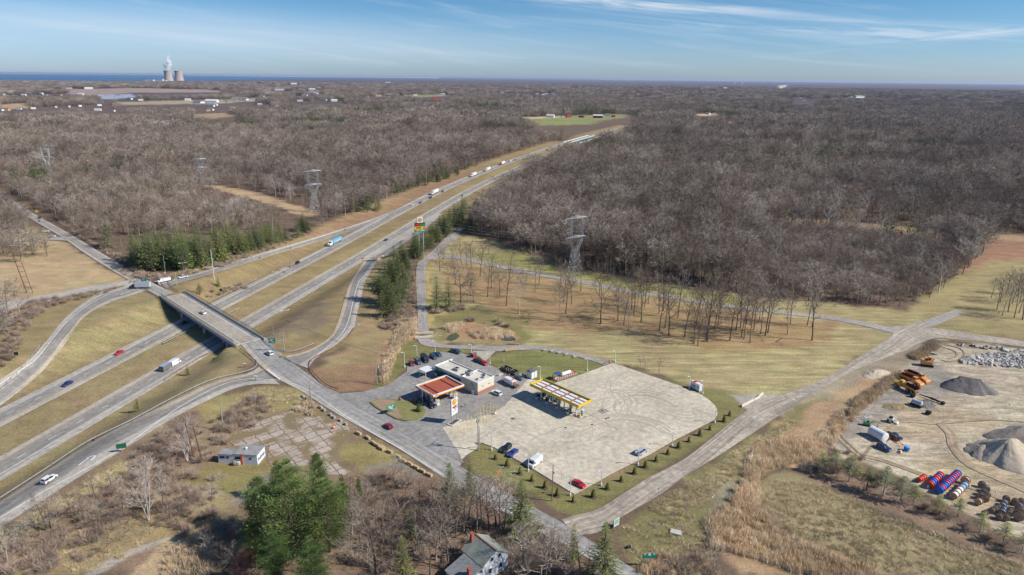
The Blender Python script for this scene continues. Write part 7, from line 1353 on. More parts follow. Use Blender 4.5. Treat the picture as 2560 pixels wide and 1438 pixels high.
DT = cpaint('dump_yellow', 248, 194, 70); DTR = mat('bed_rust', C(96, 52, 40), .85); DTO = cpaint('dump_orange', 240, 164, 84)
def dumper(px, py, ang, col, label):
    g = gp(px, py); t = thing('dump_truck', label, 'dump truck', g, ang, 'articulated dump trucks'); b = MB(); body_side(b, [(1.4, 1.2), (1.4, 2.3), (2.6, 2.5), (4.9, 1.9), (5.2, 1.5), (5.2, .9), (1.4, .9)], 2.6); b.build('hood', col, t); b = MB(); b.box((1.6, 0, 2.75), (1.7, 1.7, 1.5), top=(1.4, 1.5)); b.build('cab', col, t); b = MB(); b.box((2.36, 0, 2.9), (.12, 1.3, .8)); [b.box((1.6, s*.83, 2.9), (1.0, .1, .7)) for s in (-1, 1)]; b.build('windshield', AUTOGL, t)
    b = MB(); x0, x1, w, z0, z1 = -5.2, .2, 1.5, 1.3, 2.9
    b.add([(x0, -w*.7, z0), (x1, -w*.7, z0), (x1, w*.7, z0), (x0, w*.7, z0), (x0-.5, -w, z1-.4), (x1+.6, -w, z1), (x1+.6, w, z1), (x0-.5, w, z1-.4)], [(0, 3, 2, 1), (0, 1, 5, 4), (1, 2, 6, 5), (2, 3, 7, 6), (3, 0, 4, 7)]); b.add([(x0+.1, -w*.66, z0+.1), (x1-.1, -w*.66, z0+.1), (x1-.1, w*.66, z0+.1), (x0+.1, w*.66, z0+.1), (x0-.4, -w*.92, z1-.42), (x1+.45, -w*.92, z1-.03), (x1+.45, w*.92, z1-.03), (x0-.4, w*.92, z1-.42)], [(0, 1, 2, 3), (4, 5, 1, 0), (5, 6, 2, 1), (6, 7, 3, 2), (7, 4, 0, 3)], 1); b.build('dump_bed', [DTO, DTR], t)
    b = MB(); b.box((-1.5, 0, 1.0), (7, .8, .4)); b.build('chassis', DTO, t); wheels(t, (-3.9, -2.1, 3.1), 2.9, .82, .6)
a1 = vdir((2225,950),(2300,985)); dumper(2262,974,a1+pi,DT,'nearest yellow dump truck, facing the reeds'); dumper(2277,958,a1,DTO,'middle orange dump truck, facing right'); dumper(2292,950,a1,DTO,'farthest orange dump truck, facing right')
def excavator(px, py, ang, col, s, label, boom, name='excavator'):
    g = gp(px, py); t = thing(name, label, 'excavator', g, ang); t.scale = (s, s, s)
    for y in (-1.1, 1.1): b = MB(); b.side([(-1.9, .45), (-1.6, .05), (1.6, .05), (1.9, .45), (1.6, .85), (-1.6, .85)], y-.28, y+.28); b.build('track', DARK, t)
    b = MB(); b.box((-.3, 0, 1.45), (3.3, 2.4, 1.0), top=(3.2, 2.3)); b.box((-1.4, 0, 2.1), (1.1, 2.2, .5)); b.build('body', col, t); b = MB(); b.box((.5, .6, 2.5), (1.3, 1.0, 1.4), top=(1.1, .9)); b.build('cab', col, t); b = MB(); b.box((1.12, .6, 2.7), (.1, .8, .8)); b.box((.5, .05, 2.7), (.8, .1, .7)); b.build('windows', AUTOGL, t)
    b = MB(); pts = boom
    for i in range(len(pts)-1): b.tube(pts[i], pts[i+1], .22-.04*i, .16, n=5)
    b.build('boom', col, t); b = MB(); e = pts[-1]; b.box((e[0], e[1], e[2]-.3), (.8, .9, .6), top=(.5, .9)); b.build('bucket', DARK, t)
excavator(2317,915,vdir((2300,912),(2335,916)),cpaint('digger_orange',240,170,84),1.25,'big orange crawler excavator at the back of the yard',[(1.0,-.5,1.8),(1.8,-.5,3.2),(.2,-.6,3.5),(-.6,-.6,2.9)]); excavator(2166,1064,vdir((2155,1060),(2185,1066)),cpaint('digger_green',34,140,84),.62,'small green mini excavator with raised arm',[(1.2,0,1.4),(3.2,0,3.8),(5.8,0,3.6),(5.6,0,.6)],'mini_excavator')
simple('scaffold_trestle', 'white metal trestle lying behind the green mini excavator', 'trestle', 2170, 1048, .4, [('bar', WHITE, lambda b: (b.tube((-1.6, 0, .5), (0, .8, 1.9), .12, n=4), b.tube((0, .8, 1.9), (2.0, 0, .5), .12, n=4), b.tube((-1.6, 0, .5), (2.0, 0, .5), .1, n=4)))])
simple('skid_steer', 'white skid steer loader right of the green mini excavator', 'loader', 2227, 1056, vdir((2215,1052),(2242,1060)), [('body', WHITE, lambda b: b.box((-.3, 0, .95), (2.2, 1.3, .9))), ('cab', DARK, lambda b: b.box((-.2, 0, 1.75), (1.2, 1.1, .8), top=(1.0, 1.0))), ('lift_arm', WHITE, lambda b: [(b.tube((-1.3, s*.8, 1.7), (.9, s*.8, 1.3), .1, n=4), b.tube((.9, s*.8, 1.3), (1.7, s*.8, .4), .1, n=4)) for s in (-1, 1)]), ('bucket', WHITE, lambda b: b.box((2.0, 0, .35), (.8, 1.9, .6), top=(.4, 1.9)))]+[('wheel', TYRE, (lambda x, y: lambda b: b.lathe([(.2, -.14), (.42, -.12), (.42, .12), (.2, .14)], 12, (x, y, .42), axis='y'))(x, y)) for x in (-.9, .6) for y in (-.8, .8)])
simple('water_bowser', 'grey white cylindrical tank on a trailer below the dump trucks', 'tank', 2291, 1016, vdir((2280,1012),(2303,1020)), [('tank', mat('grey_tank', C(196, 198, 206), .6), lambda b: b.lathe([(.6, -1.9), (1.0, -1.7), (1.0, 1.7), (.6, 1.9)], 14, (0, 0, 1.5), axis='x')), ('frame', DARK, lambda b: b.box((0, 0, .5), (4.6, 1.8, .3)))]+[('wheel', TYRE, (lambda x, y: lambda b: b.lathe([(.2, -.14), (.4, -.12), (.4, .12), (.2, .14)], 12, (x, y, .4), axis='y'))(x, y)) for x in (-.8, .6) for y in (-.9, .9)])
simple('machine_part', 'long black boom section lying on the yard ground', 'machine part', 2326, 1000, vdir((2300,993),(2338,1008)), [('boom', BLACKP, lambda b: (b.tube((-4.5, 0, .3), (0, 0, .6), .2, .35, n=6), b.tube((0, 0, .6), (4, .3, .4), .5, .3, n=6))), ('bucket', BLACKP, lambda b: b.box((4.6, .2, .5), (1.4, 1.3, 1.0), top=(.9, 1.0)))])
for px, py, nm, lb in ((2281,993,'bucket_attachment','black digger bucket right below the dump trucks'),(2320,1036,'bucket_attachment','dark digger bucket alone below the grey tank')): simple(nm, lb, 'bucket', px, py, .6, [('shell', BLACKP, lambda b: b.side([(-.9, .1), (-.6, 1.1), (.7, 1.2), (1.0, .5), (.4, .05)], -.8, .8)), ('teeth', STEEL, lambda b: [b.box((1.05, y, .35), (.3, .12, .12)) for y in (-.6, -.2, .2, .6)])])
simple('rusty_drum', 'brown rusty drum at the reed edge of the yard', 'drum', 2118, 1038, .3, [('drum', mat('drum_rust', C(120, 92, 70), .9), lambda b: b.lathe([(.4, -1.0), (.85, -.9), (.85, .9), (.4, 1.0)], 12, (0, 0, .85), axis='y')), ('rim', MATS['drum_rust'], lambda b: b.lathe([(.9, -.1), (.9, .1)], 12, (0, 0, .85), axis='y'))])
# gravel heaps
def heap(name, label, px, py, rx, ry, h, rz, m, seed=1, ridge=0.0, rough=.25):
    g = gp(px, py); n = 60; k = 22; rn = np.random.default_rng(seed); ph = rn.random(6)*6.28; V = [(0, 0, h)]; F = []
    for j in range(1, k+1):
        f = j/k
        for i in range(n):
            a = 2*pi*i/n; wob = 1+.13*sin(2*a+ph[0])+.07*sin(5*a+ph[1])+.035*sin(11*a+ph[2]); x = rx*f*cos(a)*wob; y = ry*f*math.sin(a)*wob; x += ridge*rx*(1-f)*cos(a)
            z = h*(1-f)**.92*(1+.10*sin(3*a+ph[3])*f)+float(fnoise(np.array(x*1.1+seed*9), np.array(y*1.1), 3)-.5)*rough*2*(1 if f < .97 else 0)-h*.05*abs(sin(17*a+ph[4]+3*f))*f*(1-f)*4
            V.append((x, y, max(z, -.05) if f < 1 else -.15))
    for i in range(n): F.append((0, 1+i, 1+(i+1) % n))
    for j in range(k-1):
        for i in range(n): a = 1+j*n+i; b = 1+j*n+(i+1) % n; F.append((a, a+n, b+n, b))
    t = thing(name, label, 'heap', g, rz); b = MB(); b.add(V, F); b.build('heap', m, t, smooth=True); return t
PILE_D = mat('dark_gravel', C(126, 120, 116), .95, var=.2, scale=1.2, bump=.5); PILE_L = mat('pale_gravel_heap', C(204, 188, 164), .95, var=.16, scale=1.0, bump=.5); PILE_G = mat('grey_gravel_heap', C(158, 146, 134), .95, var=.2, scale=1.0, bump=.5)
heap('gravel_heap', 'dark grey gravel heap in the middle of the yard', 2420, 972, 9.5, 7, 5.0, -.5, PILE_D, 3, .35); heap('gravel_heap', 'big pale pointed gravel heap at the right edge', 2520, 1142, 11.5, 9.5, 7.0, .2, PILE_L, 5, .12); heap('gravel_heap', 'grey gravel heap behind the pale pointed one', 2590, 1098, 15, 10, 5.5, .1, PILE_G, 8, .4); heap('gravel_heap', 'grey lower gravel heap left of the pale pointed one', 2455, 1130, 7, 5, 2.6, .4, PILE_G, 9, .2)
heap('gravel_heap', 'small pale heap among the reeds beside the drive', 2192, 936, 7, 5, 2.0, .3, PILE_L, 11, .2); heap('rubble_heap', 'small dark rubble heap beside the grey tank', 2312, 1010, 5, 3.5, 1.0, .3, PILE_D, 13, .2, .5); heap('soil_heap', 'low olive soil mound left of the grey tank', 2238, 1018, 6, 3, .9, .2, mat('olive_soil', C(150, 134, 100), .95), 15, .3, .4)
S_ROCK = []
for i in range(4):
    rn = np.random.default_rng(90+i); b = MB(); b.box((0, 0, .3), (rn.uniform(.8, 1.9), rn.uniform(.6, 1.3), rn.uniform(.25, .6)), rn.uniform(0, 3), top=(rn.uniform(.5, 1.5), rn.uniform(.4, 1.0))); S_ROCK.append(bpy.data.objects.new('rubble_slab', b.mesh('rubble_slab', bark_mat('rubble%d' % i, [C(240, 232, 218), C(212, 204, 192), C(184, 178, 170), C(250, 246, 236)]))))
def tilt(o, k):
    n = len(o.data.vertices); a = o.data.attributes['rot']; a.data.foreach_set('vector', np.stack([RNG.normal(size=n)*k, RNG.normal(size=n)*k, RNG.uniform(0, 6.28, n)], 1).astype(np.float32).ravel())
tilt(scatter_polys('concrete_rubble', 'broken pale concrete slabs heaped along the back of the yard', 'rubble', [([(2395,907),(2425,893),(2480,886),(2570,886),(2600,920),(2540,920),(2480,914),(2420,910)], .55), ([(2390,862),(2480,868),(2580,880),(2580,886),(2480,876)], 2.5), ([(2330,880),(2340,877),(2345,886),(2332,888)], 2)], S_ROCK, .8, 1.9), .5)
tilt(scatter_polys('loose_stones', 'small loose stones and litter on rough ground', 'stones', [([(1740,1200),(1860,1170),(1860,1240),(1790,1290)], 14), ([(2080,1040),(2300,930),(2560,900),(2560,1300),(2400,1260),(2200,1160)], 60), ([(640,1010),(740,985),(800,1020),(880,1090),(820,1110),(700,1060)], 16), ([(1100,825),(1080,838),(1110,842)], 2), ([(760,1000),(840,1040),(900,1080),(860,1080),(780,1020)], 6), ([(910,1040),(1060,1050),(1060,1056),(940,1060)], 12), ([(985,960),(1005,930),(960,968)], 6), ([(660,1180),(700,1170),(580,1260)], 10), ([(1750,1375),(1785,1362),(1775,1392)], 1.0)], S_ROCK, .12, .4), .4)
# cable reels
RW = mat('reel_plywood', C(206, 166, 120), .85, var=.1); RG = mat('reel_old_wood', C(160, 140, 122), .9); RR_ = paint('reel_red', 246, 84, 52, rough=.5); RB_ = paint('reel_blue', 44, 124, 232, rough=.5); LB = paint('light_blue_cable', 110, 180, 232, rough=.6); WC = paint('white_cable', 244, 242, 240, rough=.6); DKC = mat('dark_reel', C(104, 92, 84), .9)
_reel = {}
def reel(px, py, ang, R, w, fl, core, label, group, cf=.78):
    g = gp(px, py); t = thing('cable_reel', label, 'cable reel', (g[0], g[1], g[2]+R+.02), ang, group); key = (R, w, fl.name, core.name)
    if key not in _reel:
        f = MB(); f.lathe([(R*.12, -.06), (R, -.06), (R, .06), (R*.12, .06)], 22, axis='x'); c = MB(); c.lathe([(R*cf, -w/2+.06), (R*cf, w/2-.06)], 20, axis='x'); h = MB(); h.lathe([(R*.14, -w/2-.1), (R*.14, -w/2-.06)], 10, axis='x'); _reel[key] = (f.mesh('flange', fl), c.mesh('cable', core), h.mesh('hub', BLACKP if fl is not RB_ else RR_))
    for nm, me, x in (('flange', _reel[key][0], -w/2), ('flange', _reel[key][0], w/2), ('cable', _reel[key][1], 0), ('hub', _reel[key][2], 0)): o = bpy.data.objects.new(nm, me); COL.objects.link(o); o.parent = t; o.location = (x, 0, 0)
def rc(x, y): return (2280+x/9.143, 1160+y/9.143)
def reel_row(p0, p1, n, R, seq, desc, group, wf=.9):
    a, b = gp(*p0), gp(*p1); d = hypot(b[0]-a[0], b[1]-a[1]); ang = atan2(b[1]-a[1], b[0]-a[0])
    for i in range(n):
        x, y = lerp(a[0], b[0], i/max(1, n-1)), lerp(a[1], b[1], i/max(1, n-1)); px, py = PX(x, y, a[2]); fl, co, nm = seq[i % len(seq)]; reel(px, py, ang, R, d/max(1, n-1)*wf, fl, co, f'{nm}, {ordw(i)} from the near end of {desc}', group)
r_ = (RR_, RR_, 'red cable reel'); b_ = (RB_, RB_, 'blue cable reel')
reel_row(rc(620,672), rc(1010,305), 12, 1.22, [b_, r_, b_, b_, r_, b_, r_, b_, r_, b_, r_, b_], 'the long red and blue row', 'reels of the long red and blue row'); reel_row(rc(400,545), rc(620,335), 7, 1.15, [r_, b_, b_, r_, r_, b_, r_], 'the short red and blue row', 'reels of the short red and blue row')
reel_row(rc(165,410), rc(255,355), 3, .85, [r_], 'the little red row', 'little red reels'); w_ = (RW, WC, 'plywood reel of white cable'); l_ = (RW, LB, 'plywood reel of light blue cable'); g_ = (RG, DKC, 'old grey wooden reel'); lb_ = (RG, LB, 'old reel of light blue cable')
reel_row(rc(955,785), rc(1180,560), 5, 1.12, [w_, w_, w_, (RW, LB, 'plywood reel of light blue cable'), l_], 'the white cable row', 'plywood reels of the white cable row'); reel(*rc(1205,455), vdir(rc(955,785), rc(1180,560)), 1.3, 1.1, RW, WC, 'largest plywood reel of white cable, standing apart beyond its row', 'plywood reels of the white cable row')
dd = vdir(rc(955,785), rc(1180,560)); 
for i, (x, y, k, lab) in enumerate([(1510,930,w_,'plywood reel of white cable at the near end of the middle group'),(1560,800,g_,'old wooden reel behind the middle white one'),(1620,720,g_,'old wooden reel in the centre of the middle group'),(1660,860,g_,'old wooden reel right of the middle white one'),(1690,780,g_,'old dark reel at the right of the middle group'),(1680,640,lb_,'light blue cable reel at the far end of the middle group'),(1580,540,g_,'old wooden reel at the far left of the middle group')]): reel(*rc(x, y), dd+random.uniform(-.3, .3), 1.05, .9, k[0], k[1], lab, 'reels of the middle group')
for i, (x, y, k, R, lab) in enumerate([(1650,1180,g_,.8,'leftmost old reel of the right group'),(1820,1110,g_,.85,'second old reel of the right group'),(1900,1080,g_,.85,'third old reel of the right group'),(1970,1050,g_,.8,'fourth old reel of the right group'),(1990,1270,g_,1.0,'old reel in front of the light blue ones'),(2050,1160,lb_,.95,'near light blue reel of the right group'),(2090,1100,lb_,.9,'second light blue reel of the right group'),(2060,1010,lb_,.9,'third light blue reel of the right group'),(2100,950,lb_,.9,'farthest light blue reel of the right group'),(2130,1290,g_,1.0,'old reel lying slanted at the near right'),(2200,1200,g_,.95,'dark reel behind the slanted one'),(2230,1130,g_,.95,'dark reel further behind the slanted one'),(2140,870,g_,1.0,'old reel at the back of the right group'),(2340,930,g_,1.0,'old reel high on the right'),(2480,930,g_,1.0,'dark reel near the right picture edge'),(2420,1290,g_,1.35,'large grey reel at the near right end'),(2440,1160,g_,1.2,'large grey reel behind the nearest large one'),(2430,1040,lb_,1.1,'light blue reel among the large grey ones')]): reel(*rc(x, y), dd+random.uniform(-.35, .35), R, .9, k[0], k[1], lab, 'reels of the right group')
g = rc(365,560); simple('white_box', 'pale blue white box leaning on the first red reel', 'box', g[0], g[1], .5, [('box', paint('pale_box', 220, 232, 238), lambda b: b.box((0, 0, .5), (.9, .6, 1.0))), ('lid', WHITE, lambda b: b.box((0, 0, 1.03), (.95, .65, .06)))])
# ---------------------------------------------------------------- signs
SGB = mat('sign_back_grey', C(120, 126, 124), .6, metal=.3)
def board_sign(name, label, cat, posts, top, bot, m, post_m=STEEL, face=1, marks=None, depth=.12, pr=.09, ext=0, frame=None):
    """flat board on posts; posts = photo foot points, top and bot = photo rows of the board at the first post"""
    P = [gp(*p) for p in posts]; H1 = height_at(posts[0], top); H0 = height_at(posts[0], bot)
    if len(P) == 1: rz = 0.35; w = ext
    else: rz = atan2(P[1][1]-P[0][1], P[1][0]-P[0][0]); w = hypot(P[1][0]-P[0][0], P[1][1]-P[0][1])+ext
    c = (sum(p[0] for p in P)/len(P), sum(p[1] for p in P)/len(P), min(p[2] for p in P)); t = thing(name, label, cat, c, rz)
    for i in range(len(P)): x = 0 if len(P) == 1 else (-.5+i)*(w-ext); b = MB(); b.tube((x, .0, -.3), (x, .0, H1-.05 if depth < .3 else H0+.1), pr, n=6); b.build('post', post_m, t)
    b = MB(); b.box((0, -pr-depth/2 if depth < .3 else 0, (H0+H1)/2), (w, depth, H1-H0)); b.build('board', m, t)
    return t, w, H0, H1, -pr-depth if depth < .3 else -depth/2
def bars(t, y, items, m, nm='lettering'):
    b = MB()
    for x, z, w, h in items: b.box((x, y-.02, z), (w, .03, h))
    b.build(nm, m, t)
# tall motorway sign
def tall_sign():
    a, b_ = gp(1048.6,642.2), gp(1059.3,641.2); w = hypot(b_[0]-a[0], b_[1]-a[1]); f = 1; rz = atan2(b_[1]-a[1], b_[0]-a[0]); h = lambda y: height_at((1054,641.7), y)
    t = thing('highway_pylon_sign', 'tall twin-post roadside sign with shell emblem, red and green price screens and yellow board', 'sign', ((a[0]+b_[0])/2, (a[1]+b_[1])/2, min(a[2], b_[2])), rz); k = w/10.7
    for s in (-1, 1): b = MB(); b.tube((s*w/2, 0, -.5), (s*w/2, 0, h(560)), .34, n=10); b.build('post', mat('sign_post_grey', C(176, 184, 196), .5), t)
    def cab(y0, y1, x0, x1, m, nm, d=1.0): b = MB(); b.box(((x0+x1)/2*k, 0, (h(y0)+h(y1))/2), ((x1-x0)*k, d, h(y0)-h(y1)-.04)); return b.build(nm, m, t)
    cab(542.6,556.8,-8.6,4.8,WHITE,'emblem_box'); cab(556.8,565.8,-14.4,10.6,BLACKP,'price_cabinet'); cab(565.8,573,-15.8,12.2,YELP,'yellow_board',1.2); cab(573,579.2,-15.4,12.4,GREENS,'green_board',1.2)
    b = MB(); zc = (h(543)+h(556.8))/2; pecten(b, (-1.9*k, -.52, zc), (h(543)-h(556.8))*.36, ((1, 0, 0), (0, 0, 1), (0, -1, 0))); b.build('shell_emblem', [mat('shell_amber', C(240, 176, 60), .5), REDP], t)
    for x0, x1, m in ((-13.4, -3.4, paint('screen_red', 200, 24, 44)), (-2.2, 9.6, paint('screen_green', 20, 140, 60))): b = MB(); b.box(((x0+x1)/2*k, -.53, (h(559)+h(565))/2), ((x1-x0)*k, .08, h(559)-h(565))); b.build('price_screen', m, t)
    zy = (h(565.8)+h(573))/2; bars(t, -.62, [((-11+i*1.35)*k, zy+.1, .9*k, .9) for i in range(9)], BLACKP); b = MB(); b.lathe([(.95, -.06), (.95, .06)], 14, (8.8*k, -.64, zy), axis='y'); b.build('round_mark', paint('mark_pink', 224, 110, 110), t)
    b = MB(); b.box((4*k, -.63, h(576)), (9*k, .05, .9)); b.build('pale_panel', paint('pale_blue_panel', 176, 200, 216), t); b = MB(); b.box((-7*k, -.63, h(576)), (8*k, .05, .8)); b.build('ochre_panel', paint('ochre_panel', 214, 176, 66), t)
tall_sign()
def price_sign():
    p0, p1 = (1128.6,1062.6), (1142.8,1053.4); a, b_ = gp(*p0), gp(*p1); rz = atan2(b_[1]-a[1], b_[0]-a[0]); w = hypot(b_[0]-a[0], b_[1]-a[1]); H1, H0 = height_at(p0, 1004), height_at(p0, 1042.5)
    simple('sign_island', 'pale kerbed island with a dark planting bed under the price sign', 'kerb island', 1136, 1058, rz, [('kerb', CONCR, lambda b: b.box((0, 0, .12), (w*1.7, 2.6, .26))), ('bed', MATS['dark_mulch'], lambda b: b.box((0, 0, .27), (w*1.3, 1.5, .08)))], dz=.12)
    t = thing('price_sign', 'white roadside price sign with a yellow shell emblem', 'sign', ((a[0]+b_[0])/2, (a[1]+b_[1])/2, .45), rz)
    for s in (-1, 1): b = MB(); b.tube((s*w*.42, 0, 0), (s*w*.42, 0, H0), .13, n=8); b.build('post', STEEL, t)
    b = MB(); b.box((0, 0, (H0+H1)/2), (w*1.05, .5, H1-H0)); b.build('board', WHITE, t); hh = H1-H0; b = MB(); pecten(b, (0, -.27, H1-hh*.2), w*.34, ((1, 0, 0), (0, 0, 1), (0, -1, 0))); b.build('shell_emblem', [YELP, REDP], t)
    b = MB(); b.box((0, -.28, H1-hh*.52), (w*.72, .05, hh*.13)); b.build('price_panel', paint('maroon_panel', 160, 70, 84), t); b = MB(); b.box((w*.14, -.28, H1-hh*.645), (w*.42, .05, hh*.055)); b.build('green_panel', paint('green_panel', 60, 150, 90), t)
    bars(t, -.26, [(-w*.22, H1-hh*.775, w*.24, hh*.045), (w*.02, H1-hh*.76, w*.1, hh*.05), (w*.2, H1-hh*.755, w*.22, hh*.05)], REDP); bars(t, -.26, [(-w*.1, H1-hh*.87, w*.34, hh*.03)], YELP)
price_sign()
def guide(posts, top, bot, lab, ext=1.2, rows=None, face_back=False, w=None):
    t, w, H0, H1, y = board_sign('guide_sign', lab, 'road sign', posts, top, bot, GREENS if not face_back else mat('dark_green_board', C(44, 110, 84), .5), ext=ext); h = H1-H0
    if not face_back: bars(t, y, rows or [(-w*.2, H1-h*.28, w*.36, h*.14), (w*.2, H1-h*.28, w*.22, h*.14), (-w*.08, H1-h*.55, w*.5, h*.12), (w*.05, H1-h*.8, w*.3, h*.12)], WHITE)
guide([(972.5,1037),(984,1033)],1013.5,1025.5,'green road sign with white lettering on the lawn island',1.6)
guide([(1616.6,1416.4),(1625.4,1416)],1383,1395,'wide green road sign with three white panels at the bottom edge',2.6,[(-1.2,3.9,.4,.5),(0,3.9,.7,.9),(1.2,3.9,.4,.5)])
guide([(306,1131)],1109,1120.5,'dark green sign seen beside the slip road in the lower left',3.0,face_back=True)
def cantilever(base, top, bx0, bx1, by0, by1, lab):
    g = gp(*base); H = height_at(base, top); q0 = height_at(base, by0+(base[1]-base[1])); r = hypot(g[0], g[1]); ppm = 1707/(g[1]*cos(PITCH)+CAMH*sin(PITCH)); z1 = height_at(base, by0-1); z0 = height_at(base, by1-1); x0 = (bx0-base[0])/ppm; x1 = (bx1-base[0])/ppm
    t = thing('guide_sign', lab, 'road sign', g, 0); b = MB(); b.tube((0, 0, -.3), (0, 0, H), .22, .16, n=8); b.build('post', STEEL, t)
    for z in (z1-.3, z0+.4): b = MB(); b.tube((0, 0, z), (x0, 0, z), .1, n=5); b.build('arm', STEEL, t)
    b = MB(); b.box(((x0+x1)/2, -.25, (z0+z1)/2), (x1-x0, .12, z1-z0)); b.build('board', GREENS, t); w = x1-x0; c = (x0+x1)/2; h = z1-z0; bars(t, -.31, [(c, z1-h*.25, w*.5, h*.12), (c-w*.15, z1-h*.5, w*.5, h*.12), (c+w*.1, z1-h*.75, w*.35, h*.14)], WHITE)
cantilever((711,879),838,674,691,846,859,'green cantilever road sign at the mouth of the entry ramp'); cantilever((379,717),694,355.5,369.6,696,706,'green cantilever road sign at the far end of the bridge')
# the junction board and small signs
t, w, H0, H1, y = board_sign('notice_board', 'white framed green notice board at the drive junction', 'sign', [(1534,1322),(1545,1315)], 1300, 1317, WHITE, WHITE, ext=.3); b = MB(); b.box((0, y-.03, (H0+H1)/2+.2), (w*.72, .05, (H1-H0)*.7)); b.build('panel', paint('pale_green_panel', 130, 190, 150), t)
def diamond(px, py, ty, lab, m, s=.85, shape='diamond', cat='road sign', name='warning_sign'):
    g = gp(px, py); H = max(1.5, height_at((px, py), ty)); t = thing(name, lab, cat, g, .25); b = MB(); b.tube((0, 0, -.2), (0, 0, H), .05, n=5); b.build('post', STEEL, t); b = MB()
    if shape == 'diamond': b.side([(0, H-s*1.3), (s*.75, H-s*.55), (0, H+s*.2), (-s*.75, H-s*.55)], -.12, -.07)
    elif shape == 'round': b.lathe([(s*.6, -.12), (s*.6, -.07)], 12, (0, 0, H-.4), axis='y')
    else: b.box((0, -.1, H-s*.5), (s, .06, s))
    b.build('plate', m, t)
diamond(1245,1200,1180,'orange roadwork sign on the grass bank by the main road',ORANP,1.3,'round'); diamond(906.5,655,643,'orange warning sign at the nose of the entry ramp',ORANP,1.6); diamond(904,755,746,'blue plate in the shade beside the entry ramp',paint('plate_blue',70,120,210),1.1,'sq',name='small_sign'); diamond(897.7,822,808,'grey white plate at the end of the ramp guardrail',paint('plate_grey',190,196,204),1.2,'sq',name='small_sign')
diamond(42,892,880,'dark sign seen from behind by the left ramp',BLACKP,1.6,'sq',name='small_sign'); diamond(553,733,722,'dark sign on the bank beyond the bridge',BLACKP,1.6,'sq',name='small_sign'); diamond(235,1111,1098,'dark marker beside the slip road guardrail',BLACKP,.6,'sq',name='small_sign'); diamond(75.5,522,514,'yellow warning sign far up the main road, the upper one',YELP,1.8); diamond(92.7,534,526,'yellow warning sign far up the main road, the lower one',YELP,1.8)
diamond(649,845,838,'little yellow marker at the right parapet end',YELP,.5,'sq',name='small_sign'); diamond(596.5,876,869,'little yellow marker at the near parapet end',YELP,.5,'sq',name='small_sign'); diamond(650,650,643,'dark marker on the exit ramp, nearest of three',BLACKP,.8,'sq',name='small_sign'); diamond(725.8,626,619,'dark marker on the exit ramp, middle of three',BLACKP,.8,'sq',name='small_sign'); diamond(863,581,573,'dark marker on the exit ramp, farthest of three',BLACKP,1.0,'sq',name='small_sign'); diamond(413,690,680,'white plate in front of the junction evergreens',WHITE,.9,'sq',name='small_sign'); diamond(269,636,629,'small white plate beside the main road on the left',WHITE,.9,'sq',name='small_sign')
for px, py, ty, w in ((612.5,920,910,'nearer the bridge'),(640,953,941,'on the inside of the bend')):
    g = gp(px, py); H = height_at((px, py), ty); t = thing('sign_floodlight', f'white floodlight on a short post by the slip road, {w}', 'lamp', g, 0, 'floodlights by the slip road'); b = MB(); b.tube((0, 0, -.2), (0, 0, H), .09, n=5); b.build('post', RUSTP, t); b = MB(); b.box((0, 0, H+.1), (1.3, .5, .3)); b.build('lamp_head', WHITE, t)
for i, (px, py) in enumerate([(1621.4,1250.7),(1646,1233),(1708,1191),(1788,1138),(1828,1108),(1865,1086),(1897,1066),(1925.5,1048),(1947,1034)]): simple('marker_post', f'{ordw(i)} thin marker post along the gravel drive from the junction', 'post', px, py, 0, [('post', GREYP, lambda b: b.tube((0, 0, -.1), (0, 0, 1.5), .06, n=5)), ('reflector', GREENS if i == 1 else WHITE, lambda b: b.box((0, -.07, 1.35), (.3 if i == 1 else .14, .03, .35 if i == 1 else .2)))], 'marker posts along the gravel drive')
simple('cable_marker', 'yellow slanted guy marker at the lot entrance lawn', 'marker', 1211, 1141, 0, [('guard', YELP, lambda b: b.tube((0, 0, 0), (-.8, .3, 2.6), .07, n=5))]); simple('mint_post', 'mint green vent post on the lawn behind the shop', 'post', 1259, 905, 0, [('post', paint('mint', 160, 226, 200), lambda b: b.tube((0, 0, 0), (0, 0, .9), .18, n=8)), ('cap', paint('mint_cap', 130, 210, 184), lambda b: b.lathe([(.26, .9), (.2, 1.1)], 8))])
simple('culvert_pipe', 'short dark culvert end on the verge at the bottom edge', 'pipe', 1572, 1370, .4, [('pipe', DARK, lambda b: b.tube((-.6, 0, .25), (.6, 0, .25), .4, n=10)), ('collar', CONCD, lambda b: b.lathe([(.46, -.08), (.46, .08)], 10, (.6, 0, .25), axis='x'))])
